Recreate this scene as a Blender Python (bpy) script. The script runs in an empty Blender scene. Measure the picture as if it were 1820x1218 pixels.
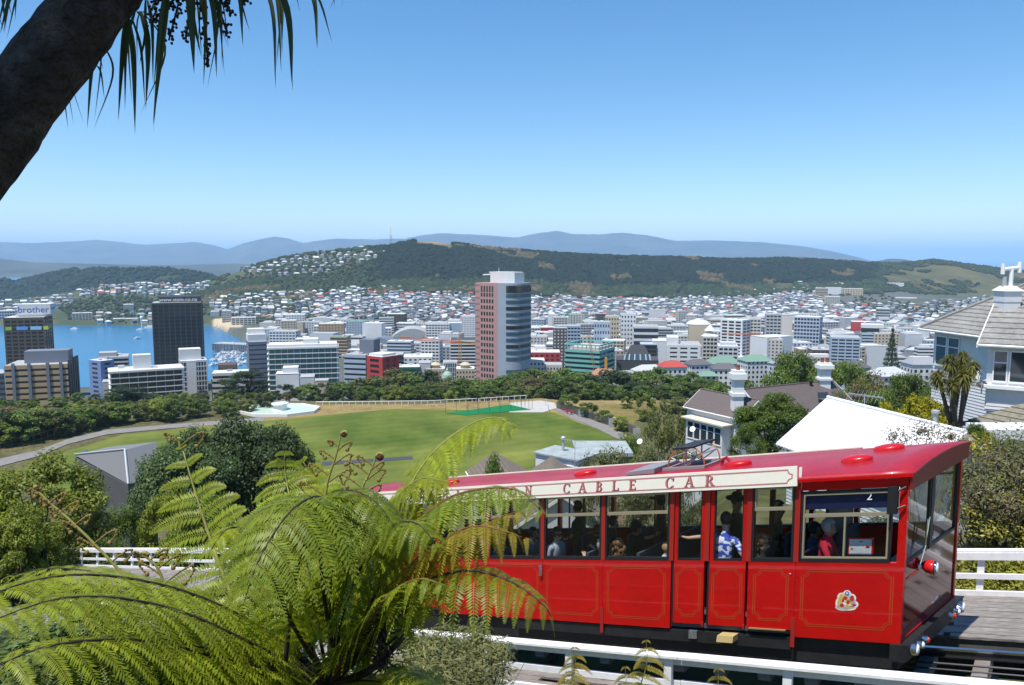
import bpy, math, random
import numpy as np
from mathutils import Vector, Matrix
random.seed(7); NR = np.random.default_rng(11)
SC = bpy.context.scene; COL = SC.collection
# ---------------------------------------------------------------- camera
CAMZ = 125.0; FPX = 1388.0; PITCH = math.atan(148.5 / FPX)
cam_d = bpy.data.cameras.new('camera'); cam_o = bpy.data.objects.new('camera', cam_d); COL.objects.link(cam_o)
cam_d.sensor_width = 23.6; cam_d.lens = 23.6 * FPX / 1820.0; cam_d.clip_start = 0.1; cam_d.clip_end = 90000
cam_o.location = (0, 0, CAMZ); cam_o.rotation_euler = (math.pi / 2 - PITCH, 0, 0); SC.camera = cam_o
# ---------------------------------------------------------------- sky, sun, exposure
SUN_EL = math.radians(69); SUN_H = Vector((-0.69, -0.72)).normalized()
SUNV = Vector((SUN_H.x * math.cos(SUN_EL), SUN_H.y * math.cos(SUN_EL), math.sin(SUN_EL)))
W = bpy.data.worlds.new('World'); SC.world = W; W.use_nodes = True
nt = W.node_tree; nt.nodes.clear()
wo = nt.nodes.new('ShaderNodeOutputWorld'); bg = nt.nodes.new('ShaderNodeBackground'); sk = nt.nodes.new('ShaderNodeTexSky')
sk.sky_type = 'NISHITA'; sk.sun_disc = False; sk.sun_elevation = SUN_EL; sk.sun_rotation = math.atan2(SUN_H.x, SUN_H.y)
sk.altitude = 120; sk.air_density = 1.0; sk.dust_density = 0.0; sk.ozone_density = 3.5
bg.inputs['Strength'].default_value = 0.125
hs = nt.nodes.new('ShaderNodeHueSaturation'); hs.inputs['Saturation'].default_value = 1.27; hs.inputs['Hue'].default_value = 0.499
nt.links.new(sk.outputs[0], hs.inputs['Color']); nt.links.new(hs.outputs[0], bg.inputs[0]); nt.links.new(bg.outputs[0], wo.inputs[0])
sun_d = bpy.data.lights.new('sun', 'SUN'); sun_o = bpy.data.objects.new('sun', sun_d); COL.objects.link(sun_o)
sun_d.energy = 5.0; sun_d.angle = math.radians(0.53); sun_d.color = (1.0, 0.955, 0.88)
sun_o.rotation_euler = SUNV.to_track_quat('Z', 'Y').to_euler(); sun_o.location = (-60, -60, 220)
SC.view_settings.view_transform = 'Standard'; SC.view_settings.look = 'None'
SC.view_settings.exposure = 0.38; SC.view_settings.gamma = 1.0; SC.view_settings.use_curve_mapping = False
SC.render.engine = 'CYCLES'; cy = SC.cycles
cy.max_bounces = 8; cy.diffuse_bounces = 3; cy.glossy_bounces = 3; cy.transmission_bounces = 4; cy.transparent_max_bounces = 10
cy.volume_bounces = 2; cy.use_denoising = True; cy.caustics_reflective = False; cy.caustics_refractive = False
# ---------------------------------------------------------------- pixel -> world (photo pixels 1820 x 1218)
CAM = np.array([0, 0, CAMZ]); AX_R = np.array([1., 0, 0]); AX_F = np.array([0, math.cos(PITCH), -math.sin(PITCH)]); AX_U = np.array([0, math.sin(PITCH), math.cos(PITCH)])
def ray(px, py): return (px - 910) / FPX * AX_R + AX_F - (py - 609) / FPX * AX_U
def at(px, py, d): return CAM + d * ray(px, py)
def on_z(px, py, z):
    r = ray(px, py); return CAM + r * ((z - CAMZ) / r[2])
# ---------------------------------------------------------------- materials
MATS = {}
def mat(name, col, rough=0.6, metal=0.0, var=0.0, vs=4.0, bump=0.0, bs=20.0, coat=0.0, spec=0.5, stretch=None, col2=None, v2=0.0, vs2=1.0, emit=None):
    if name in MATS: return MATS[name]
    m = bpy.data.materials.new(name); m.use_nodes = True; n = m.node_tree; N = n.nodes; L = n.links
    b = N['Principled BSDF']; b.inputs['Roughness'].default_value = rough; b.inputs['Metallic'].default_value = metal
    b.inputs['Coat Weight'].default_value = coat; b.inputs['Coat Roughness'].default_value = 0.05; b.inputs['Specular IOR Level'].default_value = spec
    c = (*col, 1.0); b.inputs['Base Color'].default_value = c
    if var or bump or v2:
        tc = N.new('ShaderNodeTexCoord'); mp = N.new('ShaderNodeMapping'); L.new(tc.outputs['Object'], mp.inputs[0])
        if stretch: mp.inputs['Scale'].default_value = stretch
    last = None
    if var:
        tx = N.new('ShaderNodeTexNoise'); tx.inputs['Scale'].default_value = vs; tx.inputs['Detail'].default_value = 6; tx.inputs['Roughness'].default_value = 0.65
        L.new(mp.outputs[0], tx.inputs['Vector'])
        rp = N.new('ShaderNodeValToRGB'); rp.color_ramp.elements[0].position = 0.3; rp.color_ramp.elements[1].position = 0.7
        ca = tuple(x * (1 - var) for x in col); cb = tuple(min(1, x * (1 + var)) for x in col) if col2 is None else col2
        rp.color_ramp.elements[0].color = (*ca, 1); rp.color_ramp.elements[1].color = (*cb, 1)
        L.new(tx.outputs['Fac'], rp.inputs[0]); last = rp.outputs[0]
    if v2:
        t2 = N.new('ShaderNodeTexNoise'); t2.inputs['Scale'].default_value = vs2; t2.inputs['Detail'].default_value = 3
        L.new(tc.outputs['Object'], t2.inputs['Vector'])
        mm = N.new('ShaderNodeMapRange'); mm.inputs[1].default_value = .3; mm.inputs[2].default_value = .7; mm.inputs[3].default_value = 1 - v2; mm.inputs[4].default_value = 1 + v2
        L.new(t2.outputs['Fac'], mm.inputs[0])
        mx = N.new('ShaderNodeVectorMath'); mx.operation = 'SCALE'
        if last: L.new(last, mx.inputs[0])
        else: mx.inputs[0].default_value = col
        L.new(mm.outputs[0], mx.inputs['Scale']); last = mx.outputs[0]
    if last: L.new(last, b.inputs['Base Color'])
    if bump:
        tb = N.new('ShaderNodeTexNoise'); tb.inputs['Scale'].default_value = bs; tb.inputs['Detail'].default_value = 5; L.new(mp.outputs[0], tb.inputs['Vector'])
        bp = N.new('ShaderNodeBump'); bp.inputs['Strength'].default_value = bump; bp.inputs['Distance'].default_value = 0.05
        L.new(tb.outputs['Fac'], bp.inputs['Height']); L.new(bp.outputs[0], b.inputs['Normal']); L.new(bp.outputs[0], b.inputs['Coat Normal'])
    if emit: b.inputs['Emission Color'].default_value = (*emit[0], 1); b.inputs['Emission Strength'].default_value = emit[1]
    MATS[name] = m; return m
def leaf_mat(name, col, trans=0.35, rough=0.5, spec=0.3, huevar=0.25):
    """leaf: colour attribute 'Col' (grey multiplier per leaf) times the leaf colour, part translucent"""
    if name in MATS: return MATS[name]
    m = bpy.data.materials.new(name); m.use_nodes = True; n = m.node_tree; N = n.nodes; L = n.links
    b = N['Principled BSDF']; b.inputs['Roughness'].default_value = rough; b.inputs['Specular IOR Level'].default_value = spec
    a = N.new('ShaderNodeAttribute'); a.attribute_name = 'Col'
    oi = N.new('ShaderNodeObjectInfo')
    mr = N.new('ShaderNodeMapRange'); mr.inputs[3].default_value = 1 - huevar; mr.inputs[4].default_value = 1 + huevar; L.new(oi.outputs['Random'], mr.inputs[0])
    mx = N.new('ShaderNodeVectorMath'); mx.operation = 'MULTIPLY'; mx.inputs[1].default_value = col; L.new(a.outputs['Color'], mx.inputs[0])
    sc = N.new('ShaderNodeVectorMath'); sc.operation = 'SCALE'; L.new(mx.outputs[0], sc.inputs[0]); L.new(mr.outputs[0], sc.inputs['Scale'])
    L.new(sc.outputs[0], b.inputs['Base Color'])
    tr = N.new('ShaderNodeBsdfTranslucent'); tm = N.new('ShaderNodeVectorMath'); tm.operation = 'MULTIPLY'; tm.inputs[1].default_value = (1.25, 1.2, 0.5)
    L.new(sc.outputs[0], tm.inputs[0]); L.new(tm.outputs[0], tr.inputs[0])
    ms = N.new('ShaderNodeMixShader'); ms.inputs[0].default_value = trans
    L.new(b.outputs[0], ms.inputs[1]); L.new(tr.outputs[0], ms.inputs[2]); L.new(ms.outputs[0], N['Material Output'].inputs[0])
    MATS[name] = m; return m
def glass_mat(name, tint=(0.75, 0.82, 0.82), rough=0.0):
    """thin pane: mirror reflection by Fresnel over a tinted see-through sheet"""
    if name in MATS: return MATS[name]
    m = bpy.data.materials.new(name); m.use_nodes = True; n = m.node_tree; N = n.nodes; L = n.links; N.remove(N['Principled BSDF'])
    lw = N.new('ShaderNodeLayerWeight'); p5 = N.new('ShaderNodeMath'); p5.operation = 'POWER'; p5.inputs[1].default_value = 5; L.new(lw.outputs['Facing'], p5.inputs[0]); fr = N.new('ShaderNodeMath'); fr.operation = 'MULTIPLY_ADD'; fr.inputs[1].default_value = 0.94; fr.inputs[2].default_value = 0.05; L.new(p5.outputs[0], fr.inputs[0])
    tp = N.new('ShaderNodeBsdfTransparent'); tp.inputs[0].default_value = (*tint, 1)
    gl = N.new('ShaderNodeBsdfGlossy'); gl.inputs['Roughness'].default_value = rough
    ms = N.new('ShaderNodeMixShader'); L.new(fr.outputs[0], ms.inputs[0]); L.new(tp.outputs[0], ms.inputs[1]); L.new(gl.outputs[0], ms.inputs[2])
    L.new(ms.outputs[0], N['Material Output'].inputs[0]); MATS[name] = m; return m
# ---------------------------------------------------------------- mesh building
WL = {}     # world location of every thing root / part
def link(o, parent=None):
    COL.objects.link(o)
    if parent is not None: o.parent = parent
    return o
def tag(o, label=None, cat=None, group=None, kind=None):
    if label: o['label'] = label
    if cat: o['category'] = cat
    if group: o['group'] = group
    if kind: o['kind'] = kind
    return o
def thing(name, label, cat, loc, group=None):
    o = bpy.data.objects.new(name, None); o.empty_display_size = 0.2; o.location = tuple(loc); link(o)
    WL[o.name] = np.array(loc, float); return tag(o, label, cat, group)
class MB:
    def __init__(s): s.v = []; s.f = []; s.m = []; s.cur = 0
    def add(s, vs, fs):
        o = len(s.v); s.v.extend([tuple(map(float, x)) for x in vs])
        for f in fs: s.f.append(tuple(i + o for i in f)); s.m.append(s.cur)
        return s
    def hexa(s, p):     # 8 points: bottom 4 (ccw from above), top 4
        return s.add(p, [(3, 2, 1, 0), (4, 5, 6, 7), (0, 1, 5, 4), (1, 2, 6, 5), (2, 3, 7, 6), (3, 0, 4, 7)])
    def box(s, x0, x1, y0, y1, z0, z1):
        return s.hexa([(x0, y0, z0), (x1, y0, z0), (x1, y1, z0), (x0, y1, z0), (x0, y0, z1), (x1, y0, z1), (x1, y1, z1), (x0, y1, z1)])
    def fbox(s, F, u0, u1, w0, w1, z0, z1):   # box in a local frame F(u, w, z)
        return s.hexa([F(u0, w0, z0), F(u1, w0, z0), F(u1, w1, z0), F(u0, w1, z0), F(u0, w0, z1), F(u1, w0, z1), F(u1, w1, z1), F(u0, w1, z1)])
    def prism(s, poly, off):
        n = len(poly); off = np.array(off, float); b = [np.array(q, float) for q in poly]
        return s.add(b + [q + off for q in b], [tuple(range(n - 1, -1, -1)), tuple(range(n, 2 * n))] + [(i, (i + 1) % n, n + (i + 1) % n, n + i) for i in range(n)])
    def tube(s, pts, rad, n=6, cap=True):
        pts = [np.array(q, float) for q in pts]; k = len(pts)
        if np.isscalar(rad): rad = [rad] * k
        vs = []; ref = np.array([0.31, 0.17, 0.93])
        for i in range(k):
            t = pts[min(i + 1, k - 1)] - pts[max(i - 1, 0)]; t = t / (np.linalg.norm(t) + 1e-12)
            u = np.cross(t, ref); nu = np.linalg.norm(u)
            if nu < 0.15: u = np.cross(t, (0.9, -0.3, 0.2)); nu = np.linalg.norm(u)
            u /= nu; w = np.cross(t, u)
            for j in range(n):
                a = 2 * math.pi * j / n; vs.append(pts[i] + rad[i] * (math.cos(a) * u + math.sin(a) * w))
        fs = [(i * n + j, i * n + (j + 1) % n, (i + 1) * n + (j + 1) % n, (i + 1) * n + j) for i in range(k - 1) for j in range(n)]
        if cap: fs += [tuple(range(n - 1, -1, -1)), tuple((k - 1) * n + j for j in range(n))]
        return s.add(vs, fs)
    def lathe(s, c, prof, n=16, F=None):      # prof: (radius, z) up the axis
        vs = []
        for r, z in prof:
            for j in range(n):
                a = 2 * math.pi * j / n; q = (r * math.cos(a), r * math.sin(a), z)
                vs.append(np.array(c) + (np.array(q) if F is None else F(*q)))
        k = len(prof)
        fs = [(i * n + j, i * n + (j + 1) % n, (i + 1) * n + (j + 1) % n, (i + 1) * n + j) for i in range(k - 1) for j in range(n)]
        return s.add(vs, fs + [tuple(range(n - 1, -1, -1)), tuple((k - 1) * n + j for j in range(n))])
    def ball(s, c, r, n=10, m=6, sq=(1, 1, 1)):
        c = np.array(c, float); sq = np.array(sq)
        vs = [c + np.array((0, 0, -r)) * sq]
        for i in range(1, m):
            ph = -math.pi / 2 + math.pi * i / m
            for j in range(n):
                a = 2 * math.pi * j / n; vs.append(c + r * np.array((math.cos(ph) * math.cos(a), math.cos(ph) * math.sin(a), math.sin(ph))) * sq)
        vs.append(c + np.array((0, 0, r)) * sq); e = len(vs) - 1
        fs = [(0, 1 + (j + 1) % n, 1 + j) for j in range(n)]
        for i in range(m - 2):
            for j in range(n): fs.append((1 + i * n + j, 1 + i * n + (j + 1) % n, 1 + (i + 1) * n + (j + 1) % n, 1 + (i + 1) * n + j))
        o = 1 + (m - 2) * n; fs += [(o + j, o + (j + 1) % n, e) for j in range(n)]
        return s.add(vs, fs)
    def mesh(s, name, mats, origin=(0, 0, 0), smooth=False):
        me = bpy.data.meshes.new(name); o = np.array(origin, float)
        v = np.array(s.v, float).reshape(-1, 3) - o
        me.from_pydata(v.tolist(), [], s.f)
        for q in (mats if isinstance(mats, (list, tuple)) else [mats]): me.materials.append(q)
        if any(s.m): me.polygons.foreach_set('material_index', s.m)
        if smooth: me.polygons.foreach_set('use_smooth', [True] * len(me.polygons))
        return me
    def build(s, name, mats, parent=None, smooth=False, origin=None):
        if parent is not None: org = WL[parent.name]
        elif origin is not None: org = np.array(origin, float)
        else:
            v = np.array(s.v); org = np.array([(v[:, 0].min() + v[:, 0].max()) / 2, (v[:, 1].min() + v[:, 1].max()) / 2, v[:, 2].min()])
        me = s.mesh(name, mats, org, smooth); o = bpy.data.objects.new(name, me); link(o, parent)
        if parent is None: o.location = tuple(org)
        WL[o.name] = org; return o
def np_mesh(name, V, Fq, mats, col=None, smooth=False, midx=None):
    """mesh from arrays: V (n,3), Fq (m,k) faces all of the same size"""
    me = bpy.data.meshes.new(name); V = np.asarray(V, np.float32); Fq = np.asarray(Fq, np.int32); k = Fq.shape[1]
    me.vertices.add(len(V)); me.vertices.foreach_set('co', V.ravel())
    me.loops.add(Fq.size); me.loops.foreach_set('vertex_index', Fq.ravel())
    me.polygons.add(len(Fq)); me.polygons.foreach_set('loop_start', np.arange(len(Fq), dtype=np.int32) * k)
    for q in (mats if isinstance(mats, (list, tuple)) else [mats]): me.materials.append(q)
    if midx is not None: me.polygons.foreach_set('material_index', np.asarray(midx, np.int32))
    if smooth: me.polygons.foreach_set('use_smooth', np.ones(len(Fq), bool))
    if col is not None:
        ca = me.color_attributes.new('Col', 'FLOAT_COLOR', 'POINT'); c4 = np.ones((len(V), 4), np.float32); c4[:, :3] = col
        ca.data.foreach_set('color', c4.ravel())
    me.update(); me.validate(); return me
def np_obj(name, me, parent=None, loc=(0, 0, 0)):
    o = bpy.data.objects.new(name, me); link(o, parent)
    if parent is None: o.location = tuple(loc)
    WL[o.name] = np.array(loc, float) if parent is None else WL[parent.name]; return o
def copy_tree(o, parent=None):
    c = o.copy(); COL.objects.link(c); c.parent = parent; WL[c.name] = WL.get(o.name)
    for ch in list(o.children): copy_tree(ch, c)
    return c
def spline(ctrl, n):
    P = [np.array(c, float) for c in ctrl]; P = [2 * P[0] - P[1]] + P + [2 * P[-1] - P[-2]]; k = len(P) - 3; out = []
    for i in range(n):
        x = i / (n - 1) * k; j = min(int(x), k - 1); t = x - j; a, b, c, d = P[j:j + 4]
        out.append(0.5 * (2 * b + (c - a) * t + (2 * a - 5 * b + 4 * c - d) * t * t + (3 * b - a - 3 * c + d) * t ** 3))
    return np.array(out)
def lerp_tab(x, tab):
    xs, ys = zip(*tab); return np.interp(x, xs, ys)
# ---------------------------------------------------------------- the track frame: a runs uphill along the rails, t across (0 = near side of the car), h above the car's lower edge
VPR = -ray(-905, 973); HM = math.hypot(VPR[0], VPR[1]); TA = np.array([VPR[0], VPR[1], 0]) / HM; SL = VPR[2] / HM; TT = np.array([-TA[1], TA[0], 0])
N0 = at(1600, 1145, 10.8)
def TR(a, t, h): return N0 + a * TA + t * TT + np.array([0, 0, SL * a + h])
def CR(a, t, h): return TR(a + 0.21 * t, t, h)      # the car's own frame (its ends stand a little askew)
def side(px, py, t=0.0):
    r = ray(px, py); k = ((N0 - CAM) @ TT + t) / (r @ TT); q = CAM + k * r - N0; a = q @ TA; return a, q[2] - SL * a
DECK = -0.80; HAZE = 7.0e-5
# ================================================================ terrain
def sstep(x, a, b): t = np.clip((x - a) / (b - a), 0, 1); return t * t * (3 - 2 * t)
def vnoise(x, y, seed=0):
    x = np.asarray(x, float); y = np.asarray(y, float); xi = np.floor(x); yi = np.floor(y); fx = x - xi; fy = y - yi
    def h(i, j): q = np.sin(i * 127.1 + j * 311.7 + seed * 74.7) * 43758.5453; return q - np.floor(q)
    fx = fx * fx * (3 - 2 * fx); fy = fy * fy * (3 - 2 * fy)
    return (h(xi, yi) * (1 - fx) + h(xi + 1, yi) * fx) * (1 - fy) + (h(xi, yi + 1) * (1 - fx) + h(xi + 1, yi + 1) * fx) * fy
def fbm(x, y, o=4, seed=0): return sum(vnoise(x * 2 ** i, y * 2 ** i, seed + i) * 0.5 ** i for i in range(o)) / (2 - 2 ** (1 - o)) - 0.5
YS = [0, 12, 20, 30, 45, 60, 80, 100, 135, 155, 272, 300, 350, 420, 520, 640, 720]
GL = [116, 113, 110, 107, 103, 99, 92, 85, 76.5, 75, 75, 70, 56, 36, 16, 9, 7.5]
GC = [118, 116, 113, 109, 103.5, 99, 92, 85, 77, 75, 75, 70, 56, 36, 16, 9, 7.5]
GR = [120, 118, 116, 114, 112, 107, 102, 95, 83, 77, 75, 71, 60, 42, 22, 11, 8]
FOOT = [(-300, 1500), (300, 1500), (400, 1420), (600, 1330), (900, 1420), (1300, 1550), (1900, 1750), (2300, 1800)]
MIDD = [(-300, 1640), (300, 1650), (450, 1620), (600, 1680), (850, 1800), (1100, 1930), (1500, 2150), (1900, 2300), (2300, 2300)]
MIDY = [(-300, 556), (0, 553), (130, 540), (300, 536), (400, 535), (480, 530), (600, 524), (700, 520), (850, 520), (1000, 532), (1200, 530), (1400, 520), (1600, 515), (1900, 520), (2300, 520)]
RIDD = [(-300, 1850), (300, 1880), (500, 2000), (770, 2150), (1200, 2350), (1600, 2650), (1900, 2750), (2300, 2800)]
RIDY = [(-300, 546), (0, 537), (60, 530), (130, 518), (200, 508), (290, 506), (340, 510), (365, 502), (400, 492), (440, 476), (500, 460), (560, 450), (640, 442), (690, 441), (720, 434), (745, 430), (775, 430), (810, 436), (860, 443), (1000, 454), (1100, 459), (1200, 460), (1300, 464), (1400, 462), (1500, 467), (1540, 470), (1600, 469), (1660, 463), (1700, 468), (1750, 474), (1800, 482), (1900, 485), (2300, 490)]
def zpix(py, d):     # height of a point at forward distance d seen at photo row py (centre column)
    v = py - 609.0; return CAMZ - d * (v * math.cos(PITCH) + FPX * math.sin(PITCH)) / (FPX * math.cos(PITCH) - v * math.sin(PITCH))
SHORE_IN = [(-300, 640), (0, 690), (260, 740), (375, 760), (440, 820), (470, 900), (480, 1290), (2300, 1290)]
def ground(x, y):
    x = np.asarray(x, float); y = np.maximum(np.asarray(y, float), 0.3); s = x / y
    # --- the hillside, the park and the flat of the city
    l = np.interp(y, YS, GL); c = np.interp(y, YS, GC); r = np.interp(y, YS, GR)
    wl = sstep(-s, 0.05, 0.30); wr = sstep(s, 0.10, 0.32); g = c * (1 - wl) * (1 - wr) + l * wl + r * wr
    g = g + fbm(x / 14, y / 14, 4, 3) * 2.2 * sstep(y, 16, 40) * (1 - sstep(y, 135, 160)) + fbm(x / 60, y / 60, 3, 5) * 5 * sstep(y, 290, 340) * (1 - sstep(y, 520, 640))
    qx = x - N0[0]; qy = y - N0[1]; a = qx * TA[0] + qy * TA[1]; t = qx * TT[0] + qy * TT[1]
    tz = N0[2] + SL * np.clip(a, -60, 12) + DECK
    near = np.minimum(tz - 0.75 + np.maximum(-2.3 - t, 0) * 0.43, 123.35) + fbm(x / 1.7, y / 1.7, 4, 9) * 0.25
    far = np.minimum(g, tz - 0.75 + np.maximum(t - 5.0, 0) * 0.02); far = np.where(t < 5.0, tz - 0.75, far * sstep(t, 5, 11) + (tz - 0.8) * (1 - sstep(t, 5, 11)))
    far = far + fbm(x / 3.0, y / 3.0, 3, 19) * 0.5 * sstep(t, 5.5, 9)
    trk = np.where(t < 0, near, far); w = sstep(y, 36, 60) if True else 0
    g = trk * (1 - w) + g * w
    # --- the hill beyond the city
    u = 910 + FPX / math.cos(PITCH) * s
    fd = np.interp(u, *zip(*FOOT)); md = np.interp(u, *zip(*MIDD)); mz = zpix(np.interp(u, *zip(*MIDY)), md); rd = np.interp(u, *zip(*RIDD)); rz = zpix(np.interp(u, *zip(*RIDY)), rd)
    mz = np.minimum(mz, rz)
    k1 = np.clip((y - fd) / (md - fd), 0, 1); k2 = np.clip((y - md) / (rd - md), 0, 1); k3 = np.clip((y - rd) / 600.0, 0, 1)
    hz = 7.5 + (mz - 7.5) * k1 ** 1.15 + (rz - mz) * (0.35 * k2 + 0.65 * np.sin(k2 * math.pi / 2) ** 1.3) - (rz + 6) * k3 * k3 * (3 - 2 * k3)
    env = sstep(y, 1500, 1750) * np.clip((rd - y) / 250, 0, 1)
    hz = hz + fbm(x / 210, y / 210, 4, 2) * 34 * env + fbm(x / 60, y / 60, 3, 8) * 8 * env
    g = np.where(y > fd, hz, g)
    # --- the harbour
    si = np.interp(u, *zip(*SHORE_IN)); so = np.interp(u, [-300, 300, 375, 400, 440, 480], [1480, 1480, 1465, 1330, 1120, 1000])
    wet = (u < 480) * sstep(y, si - 6, si + 6) * (1 - sstep(y, so - 8, so + 8))
    return g * (1 - wet) + (-4.0) * wet
def gz(x, y): return float(ground(np.array([x]), np.array([y]))[0])
_D = np.geomspace(11, 3300, 700)
def hit(px, py, dmin=11):
    """first point of the ground seen at a photo pixel"""
    r = ray(px, py); d = _D[_D >= dmin]; q = CAM + d[:, None] * r; g = ground(q[:, 0], q[:, 1]); b = np.nonzero(q[:, 2] <= g)[0]
    if len(b) == 0: return None
    i = b[0]
    if i == 0: return q[0]
    a0 = q[i - 1, 2] - g[i - 1]; a1 = g[i] - q[i, 2]; k = a0 / (a0 + a1 + 1e-9); w = q[i - 1] * (1 - k) + q[i] * k; w[2] = gz(w[0], w[1]); return w
def hits(pts, dmin=600, step=400):
    out = []
    for k in range(0, len(pts), step):
        pr = np.array(pts[k:k + step], float); r = (pr[:, :1] - 910) / FPX * AX_R + AX_F - (pr[:, 1:2] - 609) / FPX * AX_U; d = _D[_D >= dmin]; q = CAM + d[None, :, None] * r[:, None]; g = ground(q[..., 0], q[..., 1]); below = q[..., 2] <= g
        i = np.argmax(below, 1); ok = below.any(1) & (i > 0)
        for n in range(len(pr)):
            if not ok[n]: out.append(None); continue
            j = i[n]; a0 = q[n, j - 1, 2] - g[n, j - 1]; a1 = g[n, j] - q[n, j, 2]; w = a0 / (a0 + a1 + 1e-9); out.append(q[n, j - 1] * (1 - w) + q[n, j] * w)
    return out
cs = np.concatenate([np.linspace(-2.6, -0.78, 24)[:-1], np.linspace(-0.78, 0.78, 330), np.linspace(0.78, 2.6, 24)[1:]])
ry = np.concatenate([np.linspace(0.4, 34, 110)[:-1], np.geomspace(34, 300, 70)[:-1], np.geomspace(300, 1400, 60)[:-1], np.linspace(1400, 2900, 150), [3000, 3150, 3300]])
CS, RY = np.meshgrid(cs, ry); GX = CS * RY; GZ = ground(GX, RY)
V = np.stack([GX.ravel(), RY.ravel(), GZ.ravel()], 1); nc = len(cs)
ii, jj = np.meshgrid(np.arange(len(ry) - 1), np.arange(nc - 1), indexing='ij'); q0 = (ii * nc + jj).ravel(); FQ = np.stack([q0, q0 + 1, q0 + nc + 1, q0 + nc], 1)
def mix3(a, b, w): return np.array(a)[None] * (1 - w[:, None]) + np.array(b)[None] * w[:, None]
yy = V[:, 1]; xx = V[:, 0]; uu = 910 + FPX / math.cos(PITCH) * xx / yy
n1 = fbm(xx / 40, yy / 40, 4, 1); n2 = fbm(xx / 6, yy / 6, 4, 4)
base = mix3((0.075, 0.085, 0.03), (0.13, 0.11, 0.055), np.clip(0.5 + n2 * 1.6, 0, 1))
base = np.where((yy > 480)[:, None] & (yy < 2200)[:, None], mix3((0.12, 0.12, 0.115), (0.07, 0.09, 0.05), np.clip(0.35 + n1 * 2.2, 0, 1)), base)
hill = np.clip((yy - np.interp(uu, *zip(*MIDD))) / 60, 0, 1); base = base * (1 - hill[:, None]) + mix3((0.04, 0.058, 0.025), (0.15, 0.125, 0.06), np.clip(0.18 + n1 * 1.1 + sstep(uu, 1450, 1700) * 0.35, 0, 1)) * hill[:, None]
bush = (uu < 470) & (yy > 1470); base = np.where(bush[:, None], mix3((0.05, 0.07, 0.03), (0.10, 0.10, 0.05), np.clip(.4 + n1 * 2, 0, 1)), base)
beach = (uu > 372) & (uu < 430) & (yy > 1330) & (yy < 1475) & (V[:, 2] > -1); base = np.where(beach[:, None], np.array([[0.5, 0.4, 0.26]]), base)
tan = np.exp(-((uu - 772) / 34) ** 2) * np.clip(1 - np.abs(yy - 2140) / 70, 0, 1); base = base * (1 - tan[:, None]) + np.array([[0.32, 0.23, 0.12]]) * tan[:, None]
m = bpy.data.materials.new('hillside_soil'); m.use_nodes = True; N = m.node_tree.nodes; L = m.node_tree.links
at_ = N.new('ShaderNodeAttribute'); at_.attribute_name = 'Col'; tc = N.new('ShaderNodeTexCoord'); tx = N.new('ShaderNodeTexNoise'); tx.inputs['Scale'].default_value = 0.9; tx.inputs['Detail'].default_value = 8
L.new(tc.outputs['Object'], tx.inputs['Vector']); mr = N.new('ShaderNodeMapRange'); mr.inputs[1].default_value = .3; mr.inputs[2].default_value = .7; mr.inputs[3].default_value = 0.6; mr.inputs[4].default_value = 1.35; L.new(tx.outputs['Fac'], mr.inputs[0])
sv = N.new('ShaderNodeVectorMath'); sv.operation = 'SCALE'; L.new(at_.outputs['Color'], sv.inputs[0]); L.new(mr.outputs[0], sv.inputs['Scale']); L.new(sv.outputs[0], N['Principled BSDF'].inputs['Base Color']); N['Principled BSDF'].inputs['Roughness'].default_value = 0.95; N['Principled BSDF'].inputs['Specular IOR Level'].default_value = 0.1
tag(np_obj('ground', np_mesh('ground', V, FQ, m, col=base, smooth=True)), kind='structure')
# ---------------------------------------------------------------- water
m = mat('harbour_water', (0.008, 0.13, 0.27), rough=0.22, bump=0.25, bs=0.35, spec=0.35, var=0.12, vs=0.004)
b = MB(); b.add([(-60000, 100, 0), (60000, 100, 0), (60000, 60000, 0), (-60000, 60000, 0)], [(0, 1, 2, 3)])
tag(b.build('sea', m, origin=(0, 0, 0)), kind='structure')
# ---------------------------------------------------------------- far hills and ranges: real height fields beyond the harbour
def range_mesh(name, prof, dep, thick, zscale, m, seed, foot=0.0, rows=26, cols=300, front=1.0):
    us = np.linspace(prof[0][0], prof[-1][0], cols); hs = np.interp(us, *zip(*prof)); ds = np.interp(us, *zip(*dep)); sx = (us - 910) / FPX * math.cos(PITCH)
    top = zpix(hs, ds); Vs = []
    for i in range(rows):
        k = i / (rows - 1); off = (k - 0.55) * thick * (front if k < 0.55 else 1.0); y = ds + off
        e = np.clip(1 - abs(k - 0.55) / (0.55 if k < 0.55 else 0.45), 0, 1); e = e ** 0.9
        x = sx * y; n = fbm(x / zscale, y / zscale * 0.8, 5, seed); rdg = 1 - 2 * np.abs(fbm(x / zscale * 1.5, y / zscale * 0.45, 5, seed + 5))
        top_ = top + (top - foot) * 0.035 * fbm(us / 9.0, us * 0 + 7.3, 4, seed + 9)
        z = foot + (top_ - foot) * e * (1 - (1 - e) * 0.75 * (1 - rdg) * 2.2) + n * (top - foot) * 0.35 * (1 - e) * e * 3
        z = np.minimum(z, foot + (top - foot) * (0.25 + 0.75 * e)) if k != 0.55 else z
        Vs.append(np.stack([x, y, np.where(e <= 0, -3.0, z)], 1))
    V = np.concatenate(Vs); ii, jj = np.meshgrid(np.arange(rows - 1), np.arange(cols - 1), indexing='ij'); q = (ii * cols + jj).ravel()
    o = np_obj(name, np_mesh(name, V, np.stack([q, q + 1, q + cols + 1, q + cols], 1), m, smooth=True)); return tag(o, kind='structure')
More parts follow.
